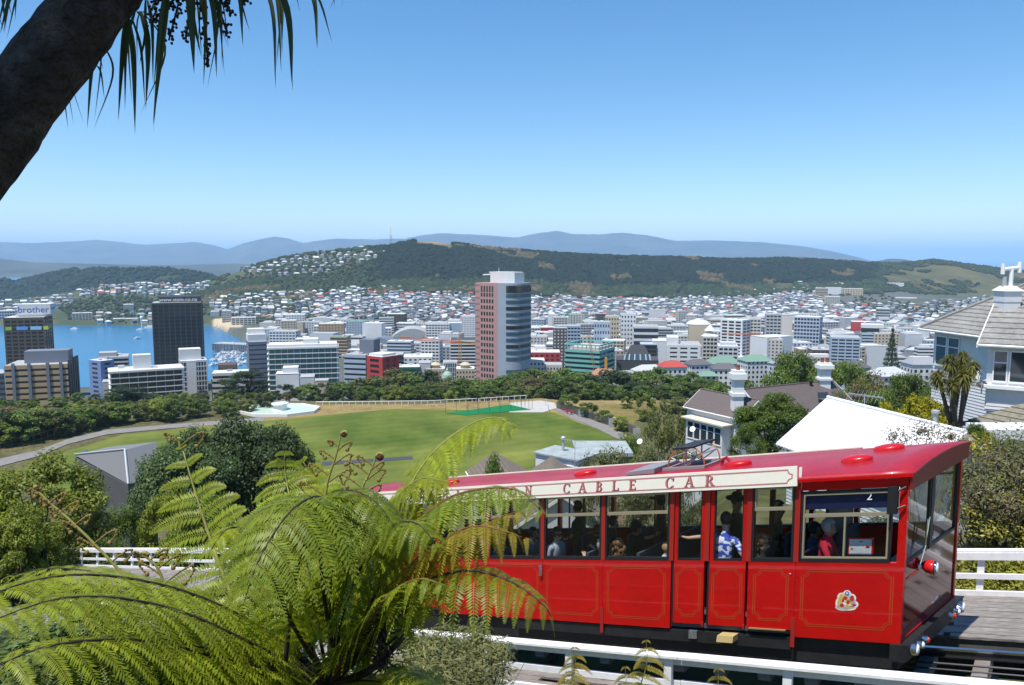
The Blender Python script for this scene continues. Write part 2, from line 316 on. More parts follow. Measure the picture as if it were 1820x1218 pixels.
MTN = [(-400, 440), (-200, 436), (-60, 432), (0, 430), (60, 432), (130, 429), (175, 426), (215, 430), (260, 435), (310, 432), (350, 430), (385, 437), (405, 443), (440, 430), (490, 420), (515, 424), (540, 432), (570, 427), (600, 424), (660, 425), (720, 424), (750, 418), (780, 414), (850, 417), (920, 422), (950, 415), (990, 410), (1015, 415), (1060, 416), (1105, 413), (1150, 418), (1200, 428), (1260, 427), (1350, 430), (1430, 438), (1480, 447), (1520, 456), (1550, 464)]
mm = mat('mountain_bush', (0.040, 0.055, 0.035), rough=1, var=0.45, vs=0.0018, col2=(0.10, 0.095, 0.06), spec=0.05)
range_mesh('mountain_range', MTN, [(-400, 15000), (400, 14500), (1000, 13500), (1550, 12500)], 5200, 1500, mm, 21, rows=34, cols=420)
range_mesh('mountain_foothills', [(-400, 470), (0, 459), (60, 466), (140, 468), (230, 470), (320, 471), (420, 468), (520, 474), (700, 478), (900, 480)], [(-400, 6000), (900, 7000)], 1800, 900, mm, 33)
range_mesh('headland', [(1500, 470), (1560, 463), (1585, 459), (1610, 461), (1640, 467), (1700, 474)], [(1500, 6500), (1700, 6500)], 900, 500, mm, 35, cols=80)
FARH = [(-400, 510), (-100, 500), (0, 496), (35, 499), (60, 492), (110, 483), (130, 479), (200, 477), (300, 478), (340, 483), (375, 490), (400, 502), (430, 515), (470, 530)]
far_hill = range_mesh('far_hill', FARH, [(-400, 2750), (470, 2650)], 900, 220, mat('far_hill_grass', (0.022, 0.034, 0.018), rough=1, var=0.3, vs=0.01, col2=(0.05, 0.06, 0.03), spec=0.05), 41, rows=30, cols=200)
# ================================================================ cable car
RED = mat('car_red_enamel', (0.50, 0.003, 0.003), rough=0.32, coat=0.45, spec=0.3, bump=0.02, bs=1.1, var=0.10, vs=1.6, v2=.05, vs2=9)
ROOFRED = mat('car_roof_red', (0.34, 0.012, 0.022), rough=0.42, coat=0.12, var=0.16, vs=2.5, v2=.10, vs2=14, bump=0.03, bs=6)
PILRED = mat('car_pillar_red', (0.34, 0.02, 0.015), rough=0.3, coat=0.4)
ENDRED = mat('car_maroon_end', (0.20, 0.008, 0.008), rough=0.12, coat=0.8)
BLK = mat('black_rubber', (0.012, 0.012, 0.014), rough=0.5); CHAS = mat('chassis_black', (0.016, 0.016, 0.017), rough=0.55, var=0.4, vs=6)
TAN = mat('anodised_tan_frame', (0.42, 0.36, 0.24), rough=0.35, metal=0.4); CREAM = mat('cream_board_enamel', (0.86, 0.80, 0.66), rough=0.35, coat=0.2, var=0.03, vs=8)
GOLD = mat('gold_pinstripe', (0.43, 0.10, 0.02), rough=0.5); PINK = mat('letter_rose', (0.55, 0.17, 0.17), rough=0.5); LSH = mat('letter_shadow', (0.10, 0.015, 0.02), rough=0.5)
CHROME = mat('chrome', (0.7, 0.7, 0.72), rough=0.12, metal=1.0); WLAMP = mat('lamp_lens_white', (0.75, 0.77, 0.78), rough=0.15, coat=0.5); RLAMP = mat('lamp_lens_red', (0.6, 0.01, 0.01), rough=0.1, coat=0.6)
PANE = glass_mat('car_window_glass', (0.90, 0.93, 0.92)); INT = mat('car_interior_panel', (0.14, 0.12, 0.10), rough=0.6); FLR = mat('car_floor_vinyl', (0.07, 0.07, 0.075), rough=0.6); SEATM = mat('seat_moquette', (0.05, 0.06, 0.10), rough=0.85)
WHITEP = mat('white_print', (0.85, 0.85, 0.85), rough=0.5); NAVY = mat('navy_panel', (0.013, 0.018, 0.07), rough=0.4)
CW = 1.95; CEND = -11.96; SILL = 1.16; WTOP = 2.36
car = thing('cable_car', 'red cable car with cream lettered roof board climbing the track full of passengers', 'cable car', CR(-5.98, CW / 2, -0.45))
def cbox(name, m, a0, a1, t0, t1, h0, h1, parent=None, more=()):
    b = MB()
    for q in ((a0, a1, t0, t1, h0, h1),) + tuple(more):
        if name == 'pane':      # one thin sheet of glass
            if q[3] - q[2] < .01: t = (q[2] + q[3]) / 2; b.add([CR(q[0], t, q[4]), CR(q[1], t, q[4]), CR(q[1], t, q[5]), CR(q[0], t, q[5])], [(0, 1, 2, 3)])
            else: a = (q[0] + q[1]) / 2; b.add([CR(a, q[2], q[4]), CR(a, q[3], q[4]), CR(a, q[3], q[5]), CR(a, q[2], q[5])], [(0, 1, 2, 3)])
        else: b.fbox(CR, *q)
    return b.build(name, m, parent or car)
PA = [-0.03, -1.45, -2.16, -2.83, -3.435, -4.71, -5.98, -7.25, -8.53, -9.13, -9.80, -10.51, -11.93]
cbox('chassis', CHAS, -11.8, -0.05, 0.10, CW - 0.10, -0.42, -0.02, more=((-10.9, -9.2, 0.02, 0.25, -0.30, -0.03), (-6.6, -1.5, 0.03, 0.2, -0.22, -0.03)))
for aw in (-2.0, -4.0, -8.2, -10.2):
    for t in (0.45, CW - 0.45):
        b = MB(); b.tube([CR(aw, t - 0.06, -0.45), CR(aw, t + 0.06, -0.45)], 0.2, 14); b.build('wheel', CHAS, car)
cbox('floor', FLR, -11.9, -0.06, 0.05, CW - 0.05, 0.02, 0.09)
def pinstripe(a0, a1, h0, h1, parent, t=-0.004, w=0.007):
    n = 0.10; b = MB(); out = [(a0, h0 + n), (a0, h1 - n), (a0 - n * .3, h1 - n * .7), (a0 + n * .0, h1 - n)]
    def ring(i):
        x0, x1, z0, z1 = a0 + i, a1 - i, h0 + i, h1 - i; k = n - i * 0.4
        arc = lambda cx, cz, s0, s1: [(cx + k * math.cos(s0 + (s1 - s0) * j / 4), cz + k * math.sin(s0 + (s1 - s0) * j / 4)) for j in range(5)]
        p = math.pi
        return arc(x0, z0, p / 2, 0) + arc(x1, z0, p, p / 2) + arc(x1, z1, -p / 2, -p) + arc(x0, z1, 0, -p / 2)
    for i0 in (0.0, 0.03):
        r0, r1 = ring(i0), ring(i0 + w); k = len(r0)
        vs = [CR(x, t, z) for x, z in r0] + [CR(x, t, z) for x, z in r1]
        b.add(vs, [(j, (j + 1) % k, k + (j + 1) % k, k + j) for j in range(k)])
    return b.build('pinstripe', GOLD, parent)
for i in range(len(PA) - 1):
    a1, a0 = PA[i], PA[i + 1]; door = i in (2, 3, 8, 9); cabw = i in (0, 11); low = 0.10 if i in (1, 2, 3, 8, 9, 10) else 0.0
    if door:
        d = cbox('door', RED, a0 + 0.045, a1 - 0.045, 0.012, 0.05, low, SILL, more=((a0 + 0.045, a0 + 0.10, 0.012, 0.05, SILL, WTOP), (a1 - 0.10, a1 - 0.045, 0.012, 0.05, SILL, WTOP)))
        pinstripe(a0 + 0.09, a1 - 0.09, low + 0.12, SILL - 0.11, d, t=0.008)
        cbox('seal', BLK, a0 + 0.10, a0 + 0.12, 0.014, 0.045, SILL, WTOP, d, more=((a1 - 0.12, a1 - 0.10, 0.014, 0.045, SILL, WTOP), (a0 + 0.12, a1 - 0.12, 0.014, 0.045, SILL + .001, SILL + 0.035), (a0 + 0.005, a0 + 0.04, 0.02, 0.05, low, WTOP)))
        cbox('pane', PANE, a0 + 0.12, a1 - 0.12, 0.026, 0.031, SILL + 0.035, WTOP, d); tp = 0.012
        cbox('hinge', PILRED, a1 - 0.06, a1 - 0.03, -0.01, 0.0115, low - .03, low + .04, d)
    else:
        p = cbox('side_panel', RED, a0 + 0.002, a1 - 0.002, 0.0, 0.05, low, SILL)
        pinstripe(a0 + 0.09, a1 - 0.09, low + 0.13 + (0.05 if cabw else 0), SILL - 0.11, p)
        if low: cbox('step_strip', mat('brass_strip', (0.5, 0.38, 0.18), rough=0.4, metal=0.6), a0 + 0.05, a1 - 0.1, -0.03, -0.001, low - 0.012, low + 0.006, p)
        b = MB()
        for h in np.arange(0.08, SILL, 0.16): b.ball(CR(a0 + 0.03, -0.002, h), 0.008, 6, 4)
        b.build('rivets', PILRED, p)['kind'] = 'stuff'
        e0, e1 = (a0 + 0.045, a1 - 0.045) if not cabw else (a0 + 0.05, a1 - 0.16 if i == 0 else a1 - 0.05)
        if i == 11: e0 = a0 + 0.16
        z0, z1 = SILL + 0.02, (2.22 if cabw else WTOP - 0.02)
        w = cbox('window_frame', BLK, e0, e1, -0.004, 0.04, SILL + .001, z0 + 0.035, more=((e0, e1, -0.004, 0.04, z1 - 0.035, z1), (e0, e0 + 0.03, -0.004, 0.04, z0 + .036, z1 - .036), (e1 - 0.03, e1, -0.004, 0.04, z0 + .036, z1 - .036)))
        tr = z1 - 0.36; mo = [(e0 + 0.03, e1 - 0.03, 0.0, 0.03, tr - 0.025, tr + 0.025), (e0 + 0.03, e1 - 0.03, 0.0, 0.03, z1 - 0.06, z1 - 0.036), (e0 + .031, e0 + 0.05, 0.0, 0.03, tr + 0.026, z1 - 0.061), (e1 - 0.05, e1 - .031, 0.0, 0.03, tr + 0.026, z1 - 0.061)]
        if cabw: mo += [(e0 + .031, e0 + 0.055, 0.0, 0.03, z0 + 0.036, tr - 0.026), (e1 - 0.055, e1 - .031, 0.0, 0.03, z0 + 0.036, tr - 0.026), (e0 + .055, e1 - .055, 0.0, 0.03, z0 + 0.037, z0 + 0.06), ((e0 + e1) / 2 - 0.012, (e0 + e1) / 2 + 0.012, 0.002, 0.028, z0 + 0.061, tr - 0.026)]
        cbox('transom', TAN, *mo[0], w, more=mo[1:])
        cbox('pane', PANE, e0 + 0.03, e1 - 0.03, 0.014, 0.019, z0 + 0.036, z1 - 0.036, w)
    # far side
    fp = cbox('side_panel', RED, a0 + 0.002, a1 - 0.002, CW - 0.05, CW, low, SILL - (0.0 if not cabw else 0.0))
    cbox('window_frame', BLK, a0 + 0.05, a1 - 0.05, CW - 0.04, CW + 0.004, SILL + .001, SILL + 0.05); cbox('transom', BLK, a0 + 0.05, a1 - 0.05, CW - .04, CW + .004, WTOP - 0.4, WTOP - 0.37)
    cbox('pane', PANE, a0 + 0.05, a1 - 0.05, CW - 0.02, CW - 0.015, SILL + 0.05, WTOP, fp)
for i, a in enumerate(PA):
    for t0, t1 in ((-0.006, 0.055), (CW - 0.055, CW + 0.006)):
        w = 0.038 if i not in (0, 12) else 0.05; d = 0.0 if i else 0.02
        cbox('pillar', RED if i in (0, 12) else PILRED, a - w - d, a + w - d, t0, t1, SILL + .0015 if i not in (0, 12) else 0.0, WTOP)
for a in (PA[1], PA[5], PA[7], PA[11]): cbox('hanger_strap', PILRED, a - 0.03, a + 0.03, -0.012, -0.001, -0.16, 0.3)
# head rail over the windows and the roof
cbox('cant_rail', RED, -11.95, -0.02, 0.0, 0.06, WTOP, 2.44, more=((-11.95, -0.02, CW - 0.06, CW, WTOP, 2.44), (-1.40, -0.05, -0.012, -0.001, 2.24, 2.36), (-11.9, -10.55, -0.012, -0.001, 2.24, 2.36)))
nA, nT = 30, 17
def roof_h(t, lift=0.0): k = (t - CW / 2) / (CW / 2 + 0.12); return 2.395 + 0.095 * (1 - abs(k) ** 2.2) + lift
vs = []; fs = []
for lift in (0.04, 0.0):
    for i in range(nA):
        a = -12.05 + i * 12.13 / (nA - 1)
        for j in range(nT): t = -0.065 + j * (CW + 0.13) / (nT - 1); vs.append(CR(a, t, roof_h(t, lift)))
o = nA * nT; q = lambda i, j: i * nT + j
for i in range(nA - 1):
    for j in range(nT - 1): fs += [(q(i, j), q(i + 1, j), q(i + 1, j + 1), q(i, j + 1)), (o + q(i, j), o + q(i, j + 1), o + q(i + 1, j + 1), o + q(i + 1, j))]
for j in range(nT - 1): fs += [(q(0, j), q(0, j + 1), o + q(0, j + 1), o + q(0, j)), (q(nA - 1, j + 1), q(nA - 1, j), o + q(nA - 1, j), o + q(nA - 1, j + 1))]
for i in range(nA - 1): fs += [(q(i + 1, 0), q(i, 0), o + q(i, 0), o + q(i + 1, 0)), (q(i, nT - 1), q(i + 1, nT - 1), o + q(i + 1, nT - 1), o + q(i, nT - 1))]
roof = MB().add(vs, fs).build('roof', ROOFRED, car, smooth=True)
cbox('gutter', RED, -1.42, 0.07, -0.08, -0.05, 2.385, 2.425, roof, more=((-12.0, -10.55, -0.08, -0.05, 2.385, 2.425), (-12.0, 0.07, CW + .05, CW + .08, 2.385, 2.425)))
for aa in (0.06, -12.03):   # arched fascia over each end
    b = MB()
    for j in range(nT - 1):
        t0 = -0.05 + j * (CW + .10) / (nT - 1); t1 = -0.05 + (j + 1) * (CW + .10) / (nT - 1)
        b.hexa([CR(aa - .03, t0, 2.2), CR(aa, t0, 2.2), CR(aa, t1, 2.2), CR(aa - .03, t1, 2.2), CR(aa - .03, t0, roof_h(t0)), CR(aa, t0, roof_h(t0)), CR(aa, t1, roof_h(t1)), CR(aa - .03, t1, roof_h(t1))])
    b.build('fascia', mat('fascia_red', (0.22, 0.008, 0.008), rough=0.45), car)
cbox('ceiling', mat('car_ceiling', (0.35, 0.33, 0.28), rough=0.6), -11.9, -0.1, 0.06, CW - 0.06, 2.39, 2.40)
def vent(px, py, t, s=1.0):
    a, _ = side(px, py, t); a -= 0.21 * t; h = roof_h(t, 0.03)
    b = MB(); n = 18; vs = []
    for r, z in ((1.0, 0), (1.0, 0.075), (0.94, 0.095), (0.6, 0.115), (0.1, 0.125)):
        for j in range(n): w = 2 * math.pi * j / n; vs.append(CR(a + 0.21 * s * r * math.cos(w), t + 0.16 * s * r * math.sin(w), h - 0.03 + z))
    fs = [(i * n + j, i * n + (j + 1) % n, (i + 1) * n + (j + 1) % n, (i + 1) * n + j) for i in range(4) for j in range(n)] + [tuple(4 * n + j for j in range(n))]
    b.add(vs, fs).build('roof_vent', mat('vent_red', (0.48, 0.008, 0.01), rough=0.3, coat=0.22, spec=0.35), car, smooth=True)
vent(1523, 815, 0.62); vent(1580, 795, 1.35); vent(1312, 822, 0.85); vent(1040, 842, 0.95); vent(800, 862, 0.95)
# letter boards
LET = {}
def _ln(x0, y0, x1, y1, w): dx, dy = x1 - x0, y1 - y0; l = math.hypot(dx, dy); nx, ny = -dy / l * w / 2, dx / l * w / 2; return [(x0 + nx, y0 + ny), (x0 - nx, y0 - ny), (x1 - nx, y1 - ny), (x1 + nx, y1 + ny)]
def _arc(cx, cy, rx, ry, s0, s1, thin=0.07, thick=0.2, n=14):
    out = []
    for i in range(n):
        q = []
        for k in (i, i + 1):
            s = math.radians(s0 + (s1 - s0) * k / n); w = thin + (thick - thin) * abs(math.cos(s)); c, d = math.cos(s), math.sin(s); q.append(((cx + rx * c, cy + ry * d), (cx + (rx - w) * c, cy + (ry - w * .6) * d)))
        out.append([q[0][0], q[0][1], q[1][1], q[1][0]])
    return out
def _sf(x, y, w=0.36): return _ln(x - w / 2, y, x + w / 2, y, 0.07)
def _stem(x, w=0.2, s=True): return [_ln(x, 0.03, x, 0.97, w)] + ([_sf(x, 0.035), _sf(x, 0.965)] if s else [])
LET['I'] = _stem(.5); LET['L'] = _stem(.3) + [_ln(.3, .05, .86, .05, .08), _ln(.86, .0, .86, .28, .08)]
LET['E'] = _stem(.3) + [_ln(.3, .95, .82, .95, .08), _ln(.3, .05, .86, .05, .08), _ln(.3, .52, .66, .52, .08), _ln(.86, .0, .86, .26, .07), _ln(.82, .76, .82, 1, .07), _ln(.66, .42, .66, .62, .06)]
LET['T'] = _stem(.5) + [_ln(.08, .95, .92, .95, .08), _ln(.08, .74, .08, 1, .07), _ln(.92, .74, .92, 1, .07)]
LET['O'] = _arc(.5, .5, .48, .53, 0, 360, n=24); LET['C'] = _arc(.53, .5, .48, .53, 42, 318, n=20) + [_ln(.9, .66, .9, .98, .08), _ln(.9, .05, .9, .25, .06)]
LET['G'] = LET['C'] + [_ln(.86, .03, .86, .42, .18), _sf(.84, .42, .36)]
LET['A'] = [_ln(.14, .03, .5, 1, .08), _ln(.84, .03, .5, 1, .21), _ln(.26, .34, .7, .34, .07), _sf(.14, .035, .34), _sf(.86, .035, .4)]
LET['B'] = _stem(.28) + _arc(.42, .74, .36, .26, -90, 90) + _arc(.42, .27, .44, .29, -90, 90) + [_ln(.28, .965, .46, .965, .07), _ln(.28, .52, .46, .52, .07), _ln(.28, .035, .46, .035, .07)]
LET['R'] = _stem(.26) + _arc(.42, .74, .38, .26, -90, 90) + [_ln(.26, .965, .46, .965, .07), _ln(.26, .5, .46, .5, .07), _ln(.5, .5, .84, .03, .2), _sf(.88, .035, .3)]
LET['N'] = [_ln(.18, .03, .18, .97, .07), _ln(.82, .03, .82, .97, .07), _ln(.18, .97, .82, .05, .2), _sf(.18, .035), _sf(.82, .965), _sf(.12, .965, .25)]
LET['W'] = [_ln(.05, .97, .28, .03, .18), _ln(.28, .03, .5, .9, .07), _ln(.5, .97, .72, .03, .18), _ln(.72, .03, .95, .97, .07), _sf(.05, .965, .3), _sf(.5, .965, .26), _sf(.95, .965, .26)]
bt = lambda h: -0.090 + (h - 2.335) * 0.05
B0, B1, H0, H1 = -10.46, -1.46, 2.335, 2.63
b = MB(); b.hexa([CR(B0, bt(H0), H0), CR(B1 + .03, bt(H0), H0), CR(B1 + .03, bt(H0) + .02, H0), CR(B0, bt(H0) + .02, H0), CR(B0 - .05, bt(H1), H1), CR(B1 + .01, bt(H1), H1), CR(B1 + .01, bt(H1) + .02, H1), CR(B0 - .05, bt(H1) + .02, H1)])
board = b.build('letter_board', CREAM, car)
b = MB()
for i0 in (0.0,):
    x0, x1, z0, z1, k, w = B0 + .05, B1 - .04, H0 + .045, H1 - .04, 0.07, 0.016
    def rg(i):
        X0, X1, Z0, Z1 = x0 + i, x1 - i, z0 + i, z1 - i; kk = k - .4 * i; p = math.pi
        arc = lambda cx, cz, s0, s1: [(cx + kk * math.cos(s0 + (s1 - s0) * j / 4), cz + kk * math.sin(s0 + (s1 - s0) * j / 4)) for j in range(5)]
        return arc(X0, Z0, p / 2, 0) + arc(X1, Z0, p, p / 2) + arc(X1, Z1, -p / 2, -p) + arc(X0, Z1, 0, -p / 2)
    r0, r1 = rg(0), rg(w); n = len(r0); b.add([CR(x, bt(z) - .004, z) for x, z in r0] + [CR(x, bt(z) - .004, z) for x, z in r1], [(j, (j + 1) % n, n + (j + 1) % n, n + j) for j in range(n)])
b.build('border_line', PINK, board)
WORDS = list(zip('WELLINGTONCABLECAR', [719, 744, 767, 791, 814, 838, 862, 887, 913, 940, 1008, 1036, 1066, 1095, 1125, 1191, 1226, 1262]))
for ch, px in WORDS:
    a, _ = side(px, 868, -0.09); lw = 0.155; lh = 0.165; z0 = 2.405
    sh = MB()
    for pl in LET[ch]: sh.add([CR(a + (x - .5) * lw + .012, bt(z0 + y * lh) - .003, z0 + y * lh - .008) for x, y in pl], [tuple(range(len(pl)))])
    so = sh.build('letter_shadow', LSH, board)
    fr = MB()
    for pl in LET[ch]: fr.add([CR(a + (x - .5) * lw, bt(z0 + y * lh) - .006, z0 + y * lh) for x, y in pl], [tuple(range(len(pl)))])
    fr.build('letter', PINK, board)
b = MB(); b.fbox(CR, B0, B1, CW + .07, CW + .09, 2.28, 2.45); fb = b.build('letter_board', RED, car); cbox('board_rim', CREAM, B0, B1, CW + .068, CW + .095, 2.451, 2.475, fb)
cbox('cream_end_strip', CREAM, -1.44, -1.40, -0.03, -0.013, 2.37, 2.60)
# front (uphill) end and downhill end
for nm, af, sgn in (('front', -0.02, 1), ('rear', CEND + 0.02, -1)):
    x0, x1 = (af - .04, af) if sgn > 0 else (af, af + .04)
    e = cbox('end_panel', ENDRED, x0, x1, 0.0, CW, 0.0, 0.98)
    cbox('waist_band', ENDRED, x0, x1, 0.0, CW, 0.98, 1.10, e)
    if sgn > 0: cbox('red_trim', RED, af, af + .01, 0.03, 0.55, 0.86, 0.90, e); cbox('red_trim', RED, af, af + .01, 0.03, CW - .03, 0.005, 0.03, e)
    for t0, t1 in ((0.06, 0.86), (0.95, CW - 0.06)):
        w = cbox('windscreen_frame', BLK, x0, x1, t0, t1, 1.10, 1.14, more=((x0, x1, t0, t0 + .035, 1.14, 2.2), (x0, x1, t1 - .035, t1, 1.14, 2.2), (x0, x1, t0, t1, 2.2, 2.24)))
        cbox('pane', PANE, (x0 + x1) / 2 - .003, (x0 + x1) / 2 + .003, t0 + .035, t1 - .035, 1.14, 2.2, w)
    cbox('mullion', BLK, x0 - .01, x1 + .01, 0.86, 0.95, 1.10, 2.24)
    cbox('corner_post', BLK, x0, x1, CW - .06, CW + .003, 1.10, 2.24, more=((x0, x1, -.003, .06, 1.10, 2.24),))
    y0, y1 = (af - .1, af + .12) if sgn > 0 else (af - .12, af + .1)
    bp = cbox('bumper', CHAS, y0, y1, -0.03, CW + .06, -0.25, -0.005)
    fx = y1 if sgn > 0 else y0
    for t, r, m, nmn in ((0.16, .085, WLAMP, 'headlamp'), (0.34, .05, WLAMP, 'marker_lamp'), (0.52, .05, RLAMP, 'tail_lamp'), (CW - .46, .05, RLAMP, 'tail_lamp'), (CW - .28, .05, WLAMP, 'marker_lamp'), (CW - .1, .085, WLAMP, 'headlamp')):
        c = CR(fx, t, -0.12); ax = TA * sgn; up = np.array([0, 0, 1.])
        FF = lambda u, v, z, ax=ax, up=up: ax * z + TT * u + up * v
        b = MB(); b.lathe(c, [(r * 1.05, -.02), (r * 1.05, .05), (r * .95, .055)], 16, FF); l = b.build(nmn, CHROME, car)
        b = MB(); b.lathe(c, [(r * .93, .056), (r * .8, .075), (r * .4, .085), (.002, .088)], 16, FF); b.build('lens', m, l, smooth=True)
c = CR(0.0, 0.62, 0.93); FF = lambda u, v, z: TA * z + TT * u + np.array([0, 0, 1.]) * v
b = MB(); b.lathe(c, [(.03, -.02), (.05, .0), (.09, .05), (.10, .12), (.095, .16)], 18, FF); l = b.build('centre_lamp', mat('lamp_red_shell', (0.55, 0.01, 0.01), rough=0.2, coat=0.5), car, smooth=True)
b = MB(); b.lathe(c, [(.098, .15), (.10, .175), (.09, .185)], 18, FF); b.build('rim', CHROME, l, smooth=True)
b = MB(); b.lathe(c, [(.085, .186), (.06, .2), (.002, .205)], 18, FF); b.build('lens', WLAMP, l, smooth=True)
b = MB(); b.tube([CR(.03, .42, .98), CR(.05, .55, 1.25), CR(.04, .60, 1.62)], .010, 6); b.tube([CR(.03, .70, 1.62), CR(.035, .58, 1.25), CR(.035, .5, 1.18)], .008, 6); b.ball(CR(.03, .42, .98), .035, 8, 5); b.build('windscreen_wiper', CHROME, car)
b = MB(); b.fbox(CR, -.22, -.10, -.10, -.04, 1.88, 2.26); b.tube([CR(-.10, -.07, 2.2), CR(-.02, -.03, 2.24)], .014, 6); b.tube([CR(-.10, -.07, 1.95), CR(-.02, -.03, 1.98)], .014, 6); b.build('wing_mirror', BLK, car)
# small fittings on the side
b = MB(); x, h = side(962, 1012, -0.02); b.fbox(CR, x - .03, x + .03, -.04, -.007, h - .12, h + .08); b.ball(CR(x, -.045, h + .05), .03, 8, 5); b.build('door_lock', CHROME, car)
b = MB(); x, h = side(1293, 1134, -0.05); b.hexa([CR(x - .13, -.12, h - .05), CR(x + .13, -.12, h - .05), CR(x + .13, .05, h - .05), CR(x - .13, .05, h - .05), CR(x - .13, -.10, h + .05), CR(x + .13, -.10, h + .05), CR(x + .13, .05, h + .05), CR(x - .13, .05, h + .05)]); b.build('foot_step', mat('step_brass_yellow', (0.62, 0.48, 0.2), rough=0.4, metal=0.3), car)
x, h = side(1231, 1128, 0.0); cbox('equipment_plate', mat('galvanised_plate', (0.25, 0.25, 0.25), rough=0.5, metal=0.5, var=0.5, vs=30), x - .07, x + .07, 0.0, 0.02, h - .07, h + .07)
# coat of arms sticker (small, many-coloured)
cx, chh = side(1505, 1068, 0.0); em = [('white', (0.8, 0.78, 0.72)), ('gold', (0.62, 0.42, 0.08)), ('blue', (0.08, 0.13, 0.35)), ('scarlet', (0.5, 0.03, 0.03))]
b = MB(); mlist = [mat('emblem_' + k, c, rough=0.45) for k, c in em]
def disc(x, z, rx, rz, k, lay, n=12): b.cur = k; b.add([CR(cx + x + rx * math.cos(2 * math.pi * j / n), -0.003 - .0012 * lay, chh + z + rz * math.sin(2 * math.pi * j / n)) for j in range(n)], [tuple(range(n))])
for x, z, rx, rz in ((0, .10, .055, .06), (-.07, .05, .06, .07), (.06, .04, .065, .07), (-.10, -.04, .05, .09), (.0, -.03, .13, .10), (.09, -.05, .07, .06), (0, -.11, .13, .035), (-.05, -.1, .1, .05)): disc(x, z, rx, rz, 0, 0)
for x, z, rx, rz, k in ((0, .11, .03, .035, 2), (-.075, .055, .03, .05, 1), (-.10, -.03, .025, .06, 1), (.02, -.03, .045, .06, 1), (.07, .04, .03, .045, 3), (-.02, .04, .03, .03, 3), (.085, -.06, .05, .02, 3), (-.06, -.07, .03, .03, 3), (.03, .0, .03, .02, 2), (.03, -.1, .08, .012, 1), (-.03, .08, .015, .02, 1), (-.05, .0, .02, .025, 3)): disc(x, z, rx, rz, k, 1)
for x, z, rx, rz, k in ((.02, -.02, .02, .03, 3), (0, .115, .012, .016, 0), (.05, -.06, .03, .01, 0), (-.02, -.05, .02, .015, 0)): disc(x, z, rx, rz, k, 2)
b.build('coat_of_arms_sticker', mlist, car)
# inside: benches, poles, route panel, number
for a in (-1.2, -2.0, -3.9, -4.9, -5.9, -7.0, -8.0, -10.1, -11.0): 
    s = cbox('bench_seat', SEATM, a - .22, a + .22, 0.10, 0.80, 0.62, 0.72, more=((a - .24, a - .18, 0.10, 0.80, 0.721, 1.25),)); cbox('seat_pedestal', INT, a - .18, a + .18, 0.14, 0.75, 0.09, 0.62, s)
    s = cbox('bench_seat', SEATM, a - .22, a + .22, 1.2, 1.86, 0.62, 0.72, more=((a - .24, a - .18, 1.2, 1.86, 0.721, 1.25),)); cbox('seat_pedestal', INT, a - .18, a + .18, 1.24, 1.8, 0.09, 0.62, s)
for a in (-1.46, -2.3, -3.3, -4.4, -6.2, -8.6, -9.7):
    b = MB(); b.tube([CR(a, 0.95, 0.09), CR(a, 0.95, 2.4)], .017, 8); b.build('grab_pole', mat('pole_black', (0.03, 0.03, 0.03), rough=0.3), car)
b = MB(); b.tube([CR(-10.4, .75, 2.15), CR(-1.5, .75, 2.15)], .015, 6); b.build('grab_rail', MATS['pole_black'], car)
cbox('route_panel', NAVY, -1.40, -0.25, 0.05, 0.06, 1.94, 2.16)
for a in ((-4.65, -3.5), (-5.9, -4.75), (-7.2, -6.05)): cbox('route_panel', NAVY, a[0], a[1], CW - .10, CW - .085, 1.88, 1.98)
cbox('cab_partition', INT, -1.52, -1.49, 1.0, CW - .06, 0.09, 2.39); cbox('control_desk', INT, -0.45, -0.07, 0.1, CW - .1, 0.09, 1.0)
def text_mesh(s, size, name):
    cu = bpy.data.curves.new(name, 'FONT'); cu.body = s; cu.size = size; cu.align_x = 'CENTER'; cu.align_y = 'CENTER'; o = bpy.data.objects.new(name, cu); COL.objects.link(o)
    dg = bpy.context.evaluated_depsgraph_get(); me = bpy.data.meshes.new_from_object(o.evaluated_get(dg)); bpy.data.objects.remove(o); bpy.data.curves.remove(cu); me.materials.clear(); return me
def put_text(s, size, parent, m, F, name='lettering'):
    """flat lettering: F(x, y) gives the world point of text coordinates"""
    me = text_mesh(s, size, name); org = WL[parent.name]
    for v in me.vertices: v.co = Vector(F(v.co.x, v.co.y) - org)
    me.materials.append(m); o = bpy.data.objects.new(name, me); link(o, parent); return o
nx, nh = side(1545, 883, 0.0); put_text('2', 0.16, car, WHITEP, lambda x, y: CR(nx + x, 0.008, nh + y), 'number')
# pantograph and tray on the roof
OR = mat('copper_hoop', (0.45, 0.13, 0.03), rough=0.5); GRY = mat('grey_steel', (0.32, 0.32, 0.33), rough=0.5, metal=0.4)
pa, _ = side(1235, 822, 1.0); pa -= 0.21; rh = roof_h(1.0, 0.04)
pg = cbox('pantograph', GRY, pa - .42, pa + .35, 0.72, 0.78, rh, rh + .05, more=((pa - .42, pa + .35, 1.22, 1.28, rh, rh + .05), (pa - .40, pa - .34, .78, 1.22, rh, rh + .04), (pa + .27, pa + .33, .78, 1.22, rh, rh + .04)))
for t in (0.78, 1.22):
    b = MB(); b.tube([CR(pa - .02 + .33 * math.cos(q), t, rh + .05 + .34 * math.sin(q)) for q in np.linspace(-.15, math.pi + .15, 22)], .013, 6); b.build('hoop', OR, pg)
b = MB()
for t in (0.78, 1.22):
    b.tube([CR(pa - .3, t, rh + .22), CR(pa - .02, t, rh + .06), CR(pa + .25, t, rh + .24)], .011, 6); b.tube([CR(pa - .02, t, rh + .06), CR(pa - .02, t, rh + .36)], .014, 6)
